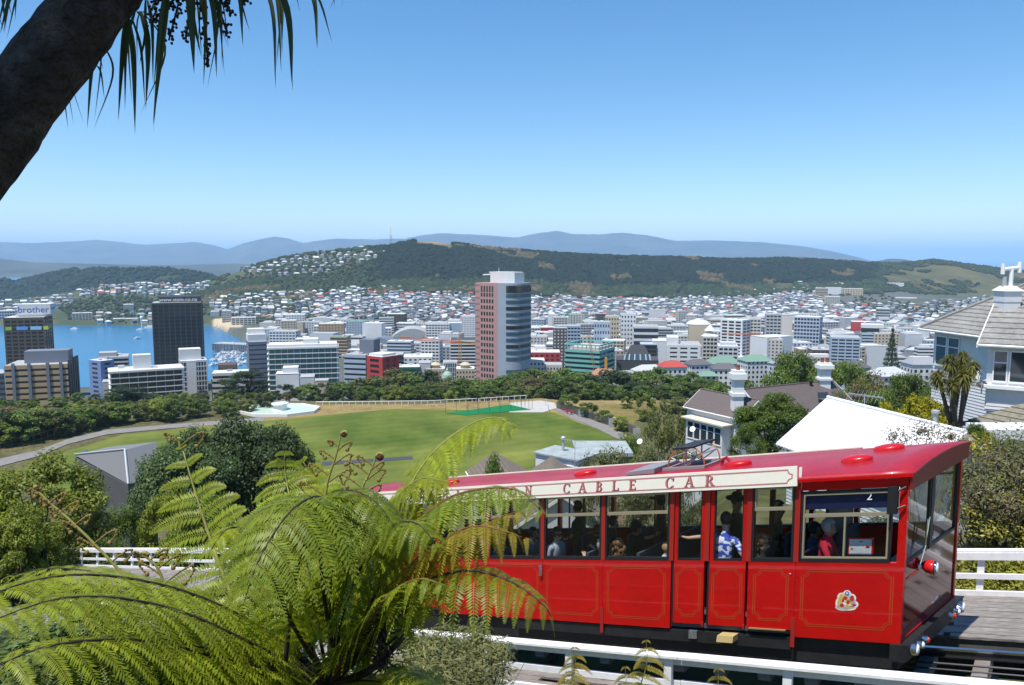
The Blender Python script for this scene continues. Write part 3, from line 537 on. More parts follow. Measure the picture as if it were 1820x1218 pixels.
b.tube([CR(pa - .3, .78, rh + .22), CR(pa - .3, 1.22, rh + .22)], .012, 6); b.tube([CR(pa + .25, .78, rh + .24), CR(pa + .25, 1.22, rh + .24)], .012, 6); b.tube([CR(pa - .1, .78, rh + .06), CR(pa + .2, 1.22, rh + .3)], .011, 6); b.build('linkage', GRY, pg)
cbox('collector_shoe', BLK, pa - .20, pa + .17, 0.66, 1.34, rh + .37, rh + .40, pg)
b = MB(); b.hexa([CR(pa - 1.0, .55, rh + .0), CR(pa - .45, .55, rh + .0), CR(pa - .45, 1.25, rh + .0), CR(pa - 1.0, 1.25, rh + .0), CR(pa - 1.0, .55, rh + .05), CR(pa - .45, .55, rh + .09), CR(pa - .45, 1.25, rh + .09), CR(pa - 1.0, 1.25, rh + .05)]); b.build('roof_tray', GRY, car)
b = MB(); b.tube([CR(pa + .55, .9, rh), CR(pa + .55, .9, rh + .1), CR(pa + .62, .9, rh + .13), CR(pa + .68, .9, rh + .06)], .03, 8); b.build('cable_gland', ROOFRED, car)
# ================================================================ track, decks, fences
WOOD = mat('weathered_timber', (0.17, 0.15, 0.135), rough=0.9, var=0.5, vs=3.0, stretch=(1.2, 14, 14), col2=(0.36, 0.325, 0.30), bump=0.4, bs=12, v2=0.25, vs2=1.5)
STEEL = mat('rail_steel', (0.06, 0.06, 0.07), rough=0.35, metal=0.7); RAILT = mat('rail_polished', (0.45, 0.45, 0.5), rough=0.2, metal=1.0)
FENCEW = mat('white_fence_paint', (0.80, 0.79, 0.78), rough=0.55, var=0.09, vs=7, v2=0.06, vs2=2)
ldir = Vector(tuple(TA + np.array([0, 0, SL]))).normalized(); tdir = Vector(tuple(TT)); ndir = ldir.cross(tdir) * 1.0
if ndir.z < 0: ndir = -ndir
RM = Matrix((ldir, tdir, ndir)).transposed().to_3x3()
def unit_box(name, l, w, h, m):
    b = MB(); b.box(-l / 2, l / 2, -w / 2, w / 2, -h, 0); me = b.mesh(name, m); return me
def put(me, name, a, t, h, parent, jig=0.0):
    o = bpy.data.objects.new(name, me); link(o, parent); p = TR(a, t, h) - WL[parent.name]; o.location = tuple(p)
    r = RM.copy()
    if jig: r = Matrix.Rotation(random.uniform(-jig, jig), 3, 'Z') @ r
    o.rotation_euler = r.to_euler(); WL[o.name] = WL[parent.name]; return o
trestle = MB()
for t in (-1.85, -0.35, 2.45, 4.25): trestle.fbox(TR, -40, 9, t - .06, t + .06, DECK - .30, DECK - .05)
for a in np.arange(-38, 9, 2.6):
    for t in (-1.7, .35, 1.6, 4.1): 
        p = TR(a, t, DECK - .3); g = gz(p[0], p[1]) - .3
        if p[2] - g > .1: trestle.fbox(lambda u, w, z, a=a: TR(a, 0, 0) + u * TA + w * TT + np.array([0, 0, z - TR(a, 0, 0)[2]]), -.08, .08, t - .08, t + .08, g, p[2])
trest = tag(trestle.build('track_viaduct', mat('viaduct_timber', (0.10, 0.09, 0.08), rough=0.9, var=0.3, vs=4)), kind='structure')
pl = {l: unit_box('plank', l, 0.138, 0.04, WOOD) for l in (3.6,)}
np_, nf = 0, 0
for k, t in enumerate(np.arange(-1.83, -0.12, 0.145)):
    for i in range(11):
        a = 7.5 - 1.8 - i * 3.61 - (k % 3) * 1.1
        if -30 < a < -4.4 - (k % 3) * .3 and t < -.35: put(pl[3.6], 'plank', a, t, DECK + random.uniform(-.006, .006), trest)
for k, t in enumerate(np.arange(2.42, 4.32, 0.145)):
    for i in range(12):
        a = 7.5 - 1.8 - i * 3.61 - (k % 3) * 1.1
        put(pl[3.6], 'plank', a, t, DECK + random.uniform(-.006, .006), trest)
sleeper = unit_box('sleeper', 0.2, 1.25, 0.14, WOOD)
for a in np.arange(-20, 9, 0.72): put(sleeper, 'sleeper', a, 1.0, DECK + .02, trest, 0.01)
for t in (0.48, 1.50):
    b = MB(); b.fbox(TR, -40, 9, t - .06, t + .06, DECK + .021, DECK + .04); b.fbox(TR, -40, 9, t - .012, t + .012, DECK + .041, DECK + .12); b.build('rail', STEEL, trest)
    b = MB(); b.fbox(TR, -40, 9, t - .035, t + .035, DECK + .121, DECK + .155); b.build('rail_head', RAILT, trest)
b = MB(); b.tube([TR(-40, 1.0, DECK + .12), TR(9, 1.0, DECK + .12)], .018, 6); b.tube([TR(-40, .85, DECK + .10), TR(9, .85, DECK + .10)], .014, 6); b.build('haul_cable', STEEL, trest)
def fence(name, label, t, top, a0, a1, posts, gaps, capw, nearside):
    root = thing(name, label, 'fence', TR((a0 + a1) / 2, t, DECK)); s = -1 if nearside else 1
    step = 4.9; x = a0
    while x < a1 - .01:
        e = min(x + step, a1)
        b = MB(); b.fbox(TR, x, e - .006, t - capw, t + capw, top - .035, top + random.uniform(-.002, .002)); b.build('cap_rail', FENCEW, root)
        b = MB(); b.fbox(TR, x, e - .006, t - .025 + .06 * -s, t + .025 + .06 * -s, top - .17, top - .036); b.build('rail', FENCEW, root)
        for g in gaps: b = MB(); b.fbox(TR, x, e - .006, t - .022 + .06 * -s, t + .022 + .06 * -s, top - g - .10, top - g + random.uniform(-.003, .003)); b.build('rail', FENCEW, root)
        x = e
    for a in posts:
        base = TR(a, t, 0); b = MB(); z0 = TR(a, t, DECK - .25)[2]; z1 = TR(a, t, top - .04)[2]
        b.fbox(lambda u, w, z: base + u * TA + w * TT + np.array([0, 0, z - base[2]]), -.055, .055, -.033, .033, z0, z1); b.build('post', FENCEW, root)
    return root
fence('trackside_fence', 'white timber fence running along the boardwalk in front of the cable car', -1.9, 0.44, -22, 6.5, [-4.19 + 1.62 * i for i in range(-11, 7)], (0.40, 0.73), 0.085, True)
fence('trackside_fence', 'white timber fence on the far edge of the track behind the cable car', 4.3, 0.03, -35.0, 8.5, [0.551 + 1.5 * i for i in range(-23, 6)], (0.42, 0.74), 0.075, False)
b = MB(); b.fbox(TR, -35, 8.5, 4.40, 4.46, DECK - .2, DECK + .03); b.build('edge_board', WOOD, trest)
# ================================================================ passengers
SKIN = mat('skin_light', (0.50, 0.29, 0.20), rough=0.5, spec=.3); SKIND = mat('skin_tanned', (0.36, 0.19, 0.12), rough=0.5, spec=.3)
def cloth(n, c): return mat('cloth_' + n, c, rough=0.9, var=.12, vs=18, bump=.15, bs=60)
def skin_body(J, E, root, name):
    me = bpy.data.meshes.new(name); me.from_pydata([j[0] for j in J], E, []); o = bpy.data.objects.new(name, me); COL.objects.link(o)
    md = o.modifiers.new('s', 'SKIN'); sv = me.skin_vertices[0].data
    for i, j in enumerate(J): sv[i].radius = (j[1], j[2] if len(j) > 2 else j[1]); sv[i].use_root = (i == root)
    md.use_smooth_shade = True; sb = o.modifiers.new('u', 'SUBSURF'); sb.levels = 1
    dg = bpy.context.evaluated_depsgraph_get(); out = bpy.data.meshes.new_from_object(o.evaluated_get(dg)); bpy.data.objects.remove(o); return out
def person(px, py, t, label, yaw, seated, shirt, skin=SKIN, hair=None, hairm=None, trousers=None, arms=None, sleeve=.5, hat=None, glasses=False, scale=1.0, fingers=False, group=None, lean=0.0, tie=False):
    """px,py: centre of the head in the photo, t: distance in from the near side; yaw 0 faces uphill along the car"""
    a, h = side(px, py, t); H = TR(a, t, h); fl = TR(a, t, 0.09)[2]; S = scale
    fw = math.cos(yaw) * TA + math.sin(yaw) * TT; rt = np.array([fw[1], -fw[0], 0]); up = np.array([0, 0, 1.])
    hc = H[2] - fl   # head centre above the floor
    def w(x, y, z): return x * rt + y * fw + z * up        # offset from a point on the floor under the hips
    zn = hc; J = []; E = []; K = []
    def add(p, r, kind, par=None, r2=None): J.append((tuple(p), r * S, (r2 or r) * S)); K.append(kind); (E.append((par, len(J) - 1)) if par is not None else None); return len(J) - 1
    hip = hc - .66 * S if seated else hc - .72 * S
    pel = add(w(0, 0, hip), .15, 1, None, .115); bel = add(w(0, .01, hip + .16 * S), .135, 0, pel, .105); che = add(w(0, .02 + lean * .5, hip + .36 * S), .15, 0, bel, .11); nk0 = add(w(0, .02 + lean, hip + .51 * S), .075, 0, che)
    nk = add(w(0, .04 + lean, hip + .565 * S), .05, 2, nk0); hd0 = add(w(0, .055 + lean, zn - .05 * S), .068, 2, nk, .075); hd = add(w(0, .05 + lean, zn + .03 * S), .078, 2, hd0, .092); ht = add(w(0, .04 + lean, zn + .10 * S), .05, 2, hd, .06); ns = add(w(0, .155 + lean, zn - .02 * S), .013, 2, hd0)
    arms = arms or {}
    for s, nm in ((-1, 'L'), (1, 'R')):
        sh = add(w(s * .175 * S, .01 + lean, hip + .465 * S), .062, 0, che); d = arms.get(nm)
        if d is None: el = w(s * .22 * S, .02 + lean * .5, hip + .20 * S); wr = w(s * .16 * S, .22 * S, hip + .08 * S); hn = w(s * .12 * S, .30 * S, hip + .07 * S)
        else: el, wr, hn = [w(s * x * S, y * S, hip + z * S) for x, y, z in d]
        sp = np.array(J[sh][0]); m1 = add(sp * .45 + np.array(el) * .55, .050, 0 if sleeve >= .5 else 2, sh); e = add(el, .041, 0 if sleeve >= .9 else 2, m1); r_ = add(wr, .028, 2, e); hh = add(hn, .036, 2, r_, .016)
        if fingers:
            dv = np.array(hn) - np.array(wr); dv /= np.linalg.norm(dv) + 1e-9; sx = np.cross(dv, up); sx /= np.linalg.norm(sx) + 1e-9
            for i, q in enumerate((-.027, -.009, .009, .027)): f1 = add(np.array(hn) + dv * .05 + sx * q * 1.2, .009, 2, hh); add(np.array(hn) + dv * (.095 - abs(i - 1.6) * .010) + sx * q * 1.4 - up * .012, .0075, 2, f1)
            th = add(np.array(hn) - dv * .01 + sx * .045, .010, 2, hh); add(np.array(hn) + dv * .03 + sx * .066, .008, 2, th)
    for s in (-1, 1):
        hp = add(w(s * .085 * S, .0, hip - .04 * S), .088, 1, pel)
        if seated: kn = add(w(s * .11 * S, .40 * S, hip + .0), .062, 1, hp); an = add(w(s * .11 * S, .42 * S, max(.09, hip - .44 * S)), .042, 1, kn); add(w(s * .11 * S, .56 * S, max(.05, hip - .49 * S)), .035, 3, an)
        else: kn = add(w(s * .09 * S, .02, hip * .52), .062, 1, hp); an = add(w(s * .09 * S, 0, .09), .043, 1, kn); add(w(s * .10 * S, .13, .045), .036, 3, an)
    org = np.array([H[0], H[1], fl]) - (fw * (.05 + lean))
    me = skin_body(J, E, pel, 'body'); jp = np.array([j[0] for j in J]); jr = np.array([j[1] for j in J])
    tr = trousers or cloth('navy', (0.03, 0.035, 0.06)); me.materials.clear()
    for q in (shirt, tr, skin, BLK): me.materials.append(q)
    for p in me.polygons: d = np.linalg.norm(jp - np.array(p.center), axis=1) - jr * .8; p.material_index = K[int(np.argmin(d))]
    rx = thing('person', label, 'person', org, group); o = bpy.data.objects.new('body', me); link(o, rx)
    hd_ = w(0, .045 + lean, zn + .035 * S)
    def lw(b, nm, m, sm=True): o = bpy.data.objects.new(nm, b.mesh(nm, m, smooth=sm)); link(o, rx); return o
    if hair:
        b = MB(); b.ball((0, 0, 0), 1, 16, 12); q = np.array(b.v); keep = []
        for f in b.f:
            c = q[list(f)].mean(0)
            if not (c[1] > .25 and c[2] < .45) and c[2] > -.75: keep.append(f)
        b.f = keep; b.m = [0] * len(keep); b.v = [tuple(hd_ + w(x * .092 * S, (y * .108 - .004) * S, (z * .115 + .01) * S)) for x, y, z in q]; lw(b, 'hair', hairm)
        if hair in ('long', 'curly'):
            b = MB(); g = np.random.default_rng(int(px))
            for i in range(120 if hair == 'curly' else 70):
                an = g.uniform(.25, math.pi - .25) * (1 if True else 0) + math.pi; zz = g.uniform(-.30, .06) if hair == 'long' else g.uniform(-.24, .09); rr = .10 + (.03 if zz < 0 else 0)
                b.ball(hd_ + w(math.cos(an) * rr * S, math.sin(an) * (rr + .01) * S, zz * S), g.uniform(.022, .04) * S, 6, 4, (1, 1, 1.5 if hair == 'long' else 1))
            o = lw(b, 'curls', hairm); o['kind'] = 'stuff'
    if hat:
        b = MB(); b.lathe(hd_ + w(0, 0, .04 * S), [(.1 * S, 0), (.1 * S, .05 * S), (.07 * S, .10 * S), (.01, .115 * S)], 16); 
        if hat == 'cap': b.hexa([hd_ + w(*q) for q in ((-.08, .07, .035), (.08, .07, .035), (.06, .19, .03), (-.06, .19, .03), (-.08, .07, .05), (.08, .07, .05), (.06, .19, .04), (-.06, .19, .04))])
        else: b.lathe(hd_ + w(0, 0, .03 * S), [(.19 * S, 0), (.19 * S, .012), (.09 * S, .02)], 18)
        lw(b, 'hat', cloth('hat_' + hat, (0.04, 0.04, 0.05) if hat == 'cap' else (0.10, 0.08, 0.05)))
    if glasses:
        b = MB()
        for s in (-1, 1): b.hexa([hd_ + w(*q) for q in ((s * .045 - .03, .088, -.025), (s * .045 + .03, .088, -.025), (s * .045 + .03, .10, -.025), (s * .045 - .03, .10, -.025), (s * .045 - .03, .088, .012), (s * .045 + .03, .088, .012), (s * .045 + .03, .10, .012), (s * .045 - .03, .10, .012))])
        b.hexa([hd_ + w(*q) for q in ((-.085, -.02, -.004), (.085, -.02, -.004), (.085, .086, -.004), (-.085, .086, -.004), (-.085, -.02, .006), (.085, -.02, .006), (.085, .086, .006), (-.085, .086, .006))]); lw(b, 'glasses', BLK, False)
    return rx
HB = mat('hair_dark', (0.018, 0.012, 0.009), rough=.6); HBR = mat('hair_brown', (0.13, 0.06, 0.025), rough=.6, var=.4, vs=30); HG = mat('hair_grey', (0.32, 0.32, 0.33), rough=.7); HBL = mat('hair_blond', (0.35, 0.20, 0.09), rough=.7); HW = mat('hair_white', (0.32, 0.31, 0.30), rough=.8)
GREYT = cloth('grey', (0.30, 0.33, 0.38)); DK = cloth('black', (0.015, 0.015, 0.018)); WT = cloth('white', (0.62, 0.62, 0.62)); REDC = cloth('red', (0.50, 0.012, 0.04)); BLUEC = cloth('slate', (0.06, 0.08, 0.16)); OLV = cloth('olive', (0.05, 0.06, 0.03))
m = bpy.data.materials.new('cloth_tie_dye'); m.use_nodes = True; N = m.node_tree.nodes; L = m.node_tree.links; tc = N.new('ShaderNodeTexCoord'); wv = N.new('ShaderNodeTexWave'); wv.bands_direction = 'Z'; wv.inputs['Scale'].default_value = 2.2; wv.inputs['Distortion'].default_value = 7; wv.inputs['Detail'].default_value = 4; wv.inputs['Detail Scale'].default_value = 4
cr = N.new('ShaderNodeValToRGB'); cr.color_ramp.elements[0].color = (0.04, 0.07, 0.42, 1); cr.color_ramp.elements[1].color = (0.72, 0.75, 0.82, 1); cr.color_ramp.elements[0].position = .35; cr.color_ramp.elements[1].position = .75
L.new(tc.outputs['Object'], wv.inputs['Vector']); L.new(wv.outputs['Fac'], cr.inputs[0]); L.new(cr.outputs[0], N['Principled BSDF'].inputs['Base Color']); N['Principled BSDF'].inputs['Roughness'].default_value = .9; TIE = m
PI = math.pi
person(991, 951, .27, 'man in grey tee shirt and dark glasses seated by the car window', -.15, True, GREYT, SKIND, 'short', HB, glasses=True, sleeve=.5)
person(1069, 972, .28, 'grey haired passenger half behind a pillar with one hand raised', PI * .9, True, OLV, SKIN, 'short', HG, arms={'L': ((.24, .16, .22), (.20, .26, .40), (.16, .33, .46)), 'R': ((.26, .18, .26), (.16, .36, .46), (.14, .44, .50))}, fingers=True)
person(1100, 972, .26, 'woman with long wavy brown hair seen from behind in white top', PI * .55, True, WT, SKIN, 'long', HBR)
person(1186, 977, .26, 'small fair haired child beside the car pillar', 0.2, True, cloth('pale_blue', (0.5, 0.55, 0.62)), SKIN, 'short', HBL, scale=.8)
person(1291, 926, .26, 'standing passenger in blue and white tie dyed shirt with both arms stretched out', PI * .5, False, TIE, SKIN, 'short', HB, arms={'L': ((.40, .02, .38), (.60, -.06, .34), (.70, -.10, .36)), 'R': ((.34, -.10, .26), (.52, -.12, .20), (.60, -.1, .18))}, fingers=True, sleeve=.5)
person(1357, 966, .27, 'woman with curly brown hair and sunglasses resting her arm on the sill', -.05, True, DK, SKIN, 'curly', HBR, glasses=True, arms={'R': ((.20, .22, .40), (.19, .46, .385), (.19, .55, .385)), 'L': ((.2, .2, .2), (.1, .3, .1), (.1, .36, .1))}, fingers=True)
person(1474, 940, .34, 'white haired man in red jumper sitting in the end cab', 0.05, True, REDC, SKIND, 'short', HW, sleeve=1.0, arms={'R': ((.22, .14, .16), (.18, .38, .10), (.16, .46, .10)), 'L': ((.22, .14, .16), (.16, .38, .10), (.14, .46, .10))})
person(1449, 944, 1.15, 'dark haired passenger in navy sitting behind the man in red', 0.1, True, BLUEC, SKIND, 'short', HB)
for i, (x, y, t, yw, hat, arm, lb) in enumerate(((1026, 903, 1.35, PI, None, 1, 'tall standing passenger holding the rail above the man in grey'), (1172, 893, 1.3, PI * 1.1, 'cap', 1, 'standing passenger in dark shirt with arm up near the door'), (1310, 893, 1.35, -.2, 'brim', 0, 'standing passenger in dark clothes and brimmed hat beyond the doors'), (1385, 905, 1.4, .1, None, 1, 'standing passenger in black at the partition behind the cab'))):
    person(x, y, t, lb, yw, False, DK if i % 2 else OLV, SKIND, 'short', HB, hat=hat, arms={'R': ((.26, .04, .62), (.26, .06, .86), (.26, .07, .93))} if arm else None)
for x, y, t, lb, hat, yw in ((1091, 930, 1.45, 'dark haired seated passenger at the far windows beside the wavy haired woman', None, .3), (1131, 942, 1.35, 'seated passenger in dark cap at the far side of the car', 'cap', .2), (1062, 945, 1.5, 'seated passenger in dark top at the far window behind the grey haired one', None, 2.6), (948, 950, .9, 'seated passenger in pale top next to the middle pillar', None, .1), (1378, 955, 1.3, 'passenger in dark green sitting across the aisle from the sunglasses woman', None, 3.0)):
    person(x, y, t, lb, yw, True, cloth('pale_sage', (0.3, 0.34, 0.32)) if x == 948 else (DK if x % 2 else OLV), SKIND, 'short', HB, hat=hat)
person(885, 968, .45, 'passenger in lilac shirt glimpsed through the fern at a window', .1, True, cloth('lilac', (0.2, 0.18, 0.3)), SKIN, 'short', HB); person(835, 962, .6, 'passenger in brown shirt glimpsed behind the fern at a window', .2, True, cloth('brown', (0.12, 0.06, 0.03)), SKIN, 'short', HBR)
na, nh = side(1530, 972, .30); nc = thing('notice_card', 'white printed card in a red frame propped in the cab window', 'card', TR(na, .30, nh - .12))
b = MB(); b.hexa([TR(na + x, t, nh + z - .03 * x) for z, in ((-.13,),) for x, t in ((-.17, .29), (.17, .29), (.17, .31), (-.17, .31))] + [TR(na + x, t, nh + .13 - .03 * x) for x, t in ((-.17, .29), (.17, .29), (.17, .31), (-.17, .31))]); b.build('frame', RED, nc)
b = MB(); b.add([TR(na + x, .286, nh + z - .03 * x) for x, z in ((-.155, -.115), (.145, -.115), (.145, .115), (-.155, .115))], [(0, 1, 2, 3)]); b.build('card', WT, nc)
b = MB()
for x0, x1, z0, z1 in ((-.03, .03, .075, .09), (.07, .12, -.01, .02), (-.13, -.1, -.04, -.02)): b.add([TR(na + x, .283, nh + z - .03 * x) for x, z in ((x0, z0), (x1, z0), (x1, z1), (x0, z1))], [(0, 1, 2, 3)])
b.build('print', RED, nc)['kind'] = 'stuff'
# ================================================================ vegetation builders
def leaf_cards(C, Nrm, size, rng, aspect=0.55, colj=0.35, bend=0.0):
    """diamond leaves at points C (n,3), facing roughly along Nrm; returns V, F, col"""
    n = len(C); d = rng.normal(size=(n, 3)); d -= (d * Nrm).sum(1, keepdims=True) * Nrm * 0.8; d /= np.linalg.norm(d, axis=1, keepdims=True) + 1e-9
    w = np.cross(Nrm, d); w /= np.linalg.norm(w, axis=1, keepdims=True) + 1e-9
    L = (size * rng.uniform(0.6, 1.35, n))[:, None]
    V = np.stack([C - d * L * .5, C + w * L * aspect * .5 + d * L * .05, C + d * L * .55 - Nrm * L * bend, C - w * L * aspect * .5 + d * L * .05], 1).reshape(-1, 3)
    F = np.arange(4 * n).reshape(-1, 4); g = rng.uniform(1 - colj, 1 + colj, n); hue = rng.uniform(-0.12, 0.12, n)
    col = np.stack([g * (1 + hue), g, g * (1 - hue * .5)], 1); return V, F, np.repeat(col, 4, 0)
def crown_mesh(name, rng, clumps, n, size, m, aspect=0.55, fill=0.35, bend=0.1, up=0.35, norm=False):
    """clumps: (x,y,z,rx,ry,rz); leaves lie on and just under the skin of every clump"""
    clumps = np.array(clumps, float); area = (clumps[:, 3] * clumps[:, 4] + clumps[:, 4] * clumps[:, 5] + clumps[:, 3] * clumps[:, 5]); k = rng.choice(len(clumps), n, p=area / area.sum())
    u = rng.normal(size=(n, 3)); u /= np.linalg.norm(u, axis=1, keepdims=True); r = 1 - fill * rng.random(n) ** 1.5
    lump = 1 + 0.16 * np.sin(u[:, 0] * 7 + k) * np.sin(u[:, 1] * 6 + k * 2) + 0.10 * np.sin(u[:, 2] * 11 + k * 3)
    C = clumps[k, :3] + u * clumps[k, 3:] * (r * lump)[:, None]
    nn = u / clumps[k, 3:]; nn /= np.linalg.norm(nn, axis=1, keepdims=True); nn = nn * .75 + rng.normal(size=(n, 3)) * .36; nn[:, 2] += up + .3; nn /= np.linalg.norm(nn, axis=1, keepdims=True)
    if norm:
        C[:, 2] *= .985 / np.quantile(C[:, 2], .998); C[:, :2] *= .49 / np.quantile(np.hypot(C[:, 0], C[:, 1]), .985)
    V, F, c = leaf_cards(C, nn, size, rng, aspect, bend=bend); ck = rng.uniform(.78, 1.2, len(clumps))[k]; return np_mesh(name, V, F, m, col=c * np.repeat(ck, 4)[:, None])
def make_clumps(rng, n, kind):
    """unit crown: height 0..1, radius about 0.5"""
    out = []
    for i in range(n):
        if kind in ('broad', 'bush'):
            u = rng.normal(size=3); u /= np.linalg.norm(u); lo = kind == 'bush'; f = rng.uniform(.55, 1.0) ** .6
            if u[2] < (-.9 if lo else -.35): u[2] = abs(u[2])
            s = rng.uniform(0.075, 0.135) * (26 / n) ** .25 * 1.15; q = u * f * (.40, .40, .36); out.append((q[0], q[1], (.48 if lo else .60) + q[2] * (1.15 if lo else 1), s, s, s * rng.uniform(.6, .8))); continue
        if kind == 'flat':
            a = rng.uniform(0, 6.283); r = 0.42 * math.sqrt(rng.random()); z = rng.uniform(0.55, 0.84) - r * 0.25; s = rng.uniform(0.09, 0.16)
        else:   # sparse
            a = rng.uniform(0, 6.283); r = 0.42 * math.sqrt(rng.random()); z = rng.uniform(0.45, 0.92) - r * 0.3; s = rng.uniform(0.05, 0.10)
        out.append((r * math.cos(a), r * math.sin(a), z, s, s, s * rng.uniform(0.6, 0.85)))
    return out
def trunk_mesh(name, rng, clumps, m, r0=0.028, spread=True, k=10, fork=0.3):
    b = MB(); top = np.array([rng.uniform(-.03, .03), rng.uniform(-.03, .03), fork]); b.tube([(0, 0, -0.06), (0.006, 0, 0.02), top * (0.5, 0.5, 0.5), top], [r0 * 1.5, r0 * 1.15, r0, r0 * .85], 8)
    for i in rng.choice(len(clumps), min(k, len(clumps)), replace=False):
        c = np.array(clumps[i][:3]); mid = (top * .5 + c * .5) + np.array([0, 0, .04]) + rng.normal(size=3) * .02; b.tube([top * .96, mid, c], [r0 * .62, r0 * .36, r0 * .12], 6)
    return b.mesh(name, m)
BARK = mat('tree_bark', (0.10, 0.075, 0.055), rough=0.95, var=0.35, vs=8, bump=0.4, bs=30); BARKP = mat('pale_bark', (0.26, 0.22, 0.17), rough=0.95, var=0.3, vs=8)
LM = {'green': leaf_mat('leaves_green', (0.115, 0.172, 0.030)), 'dark': leaf_mat('leaves_dark', (0.036, 0.060, 0.020), trans=0.2), 'olive': leaf_mat('leaves_olive', (0.15, 0.17, 0.05)), 'lime': leaf_mat('leaves_lime', (0.20, 0.24, 0.032)),
      'yellow': leaf_mat('leaves_yellow', (0.36, 0.34, 0.018)), 'brown': leaf_mat('leaves_brown', (0.16, 0.125, 0.055)), 'grey': leaf_mat('leaves_grey', (0.16, 0.175, 0.08)), 'blue': leaf_mat('leaves_bluegreen', (0.080, 0.122, 0.045))}
TREES = {}
def tree_proto(key, kind, leafc, n, size, nclump, seed, fill=0.35, bark=None, aspect=.55):
    rng = np.random.default_rng(seed); cl = make_clumps(rng, nclump, kind)
    TREES[key] = (crown_mesh('crown', rng, cl, n, size, LM[leafc], fill=fill, aspect=aspect, norm=True), trunk_mesh('trunk', rng, cl, bark or BARK, fork=0.12 if kind == 'bush' else 0.3, r0=0.018 if kind == 'bush' else 0.028))
for i, (lc, kd) in enumerate((('green', 'bush'), ('olive', 'bush'), ('dark', 'bush'), ('green', 'bush'), ('lime', 'bush'), ('brown', 'bush'), ('green', 'broad'), ('olive', 'bush'))):
    tree_proto('f%d' % i, kd, lc, 4600, 0.060, 34, 100 + i, fill=0.6)
def tree(key, x, y, w, h, label, group=None, name='tree', rot=None, z=None, sx=1.0):
    cm, tm = TREES[key]; zz = gz(x, y) - .15 if z is None else z
    root = thing(name, label, 'shrub' if 'shrub' in name or 'bush' in name else ('hedge' if 'hedge' in name else 'tree'), (x, y, zz), group); root.rotation_euler.z = random.uniform(0, 6.28) if rot is None else rot; root.scale = (w * sx, w, h)
    for nm, me in (('trunk', tm), ('crown', cm)): o = bpy.data.objects.new(nm, me); link(o, root)
    return root
def tree_px(key, px, pytop, d, wpx, label, group=None, name='tree', sx=1.0, minh=1.5, rot=None, wmax=9):
    p = at(px, pytop, d); w = wpx / FPX * d; z = gz(p[0], p[1]); h = max(p[2] - z, minh); w = min(w, h * wmax); return tree(key, p[0], p[1], w, h, label, group, name, sx=sx, rot=rot)
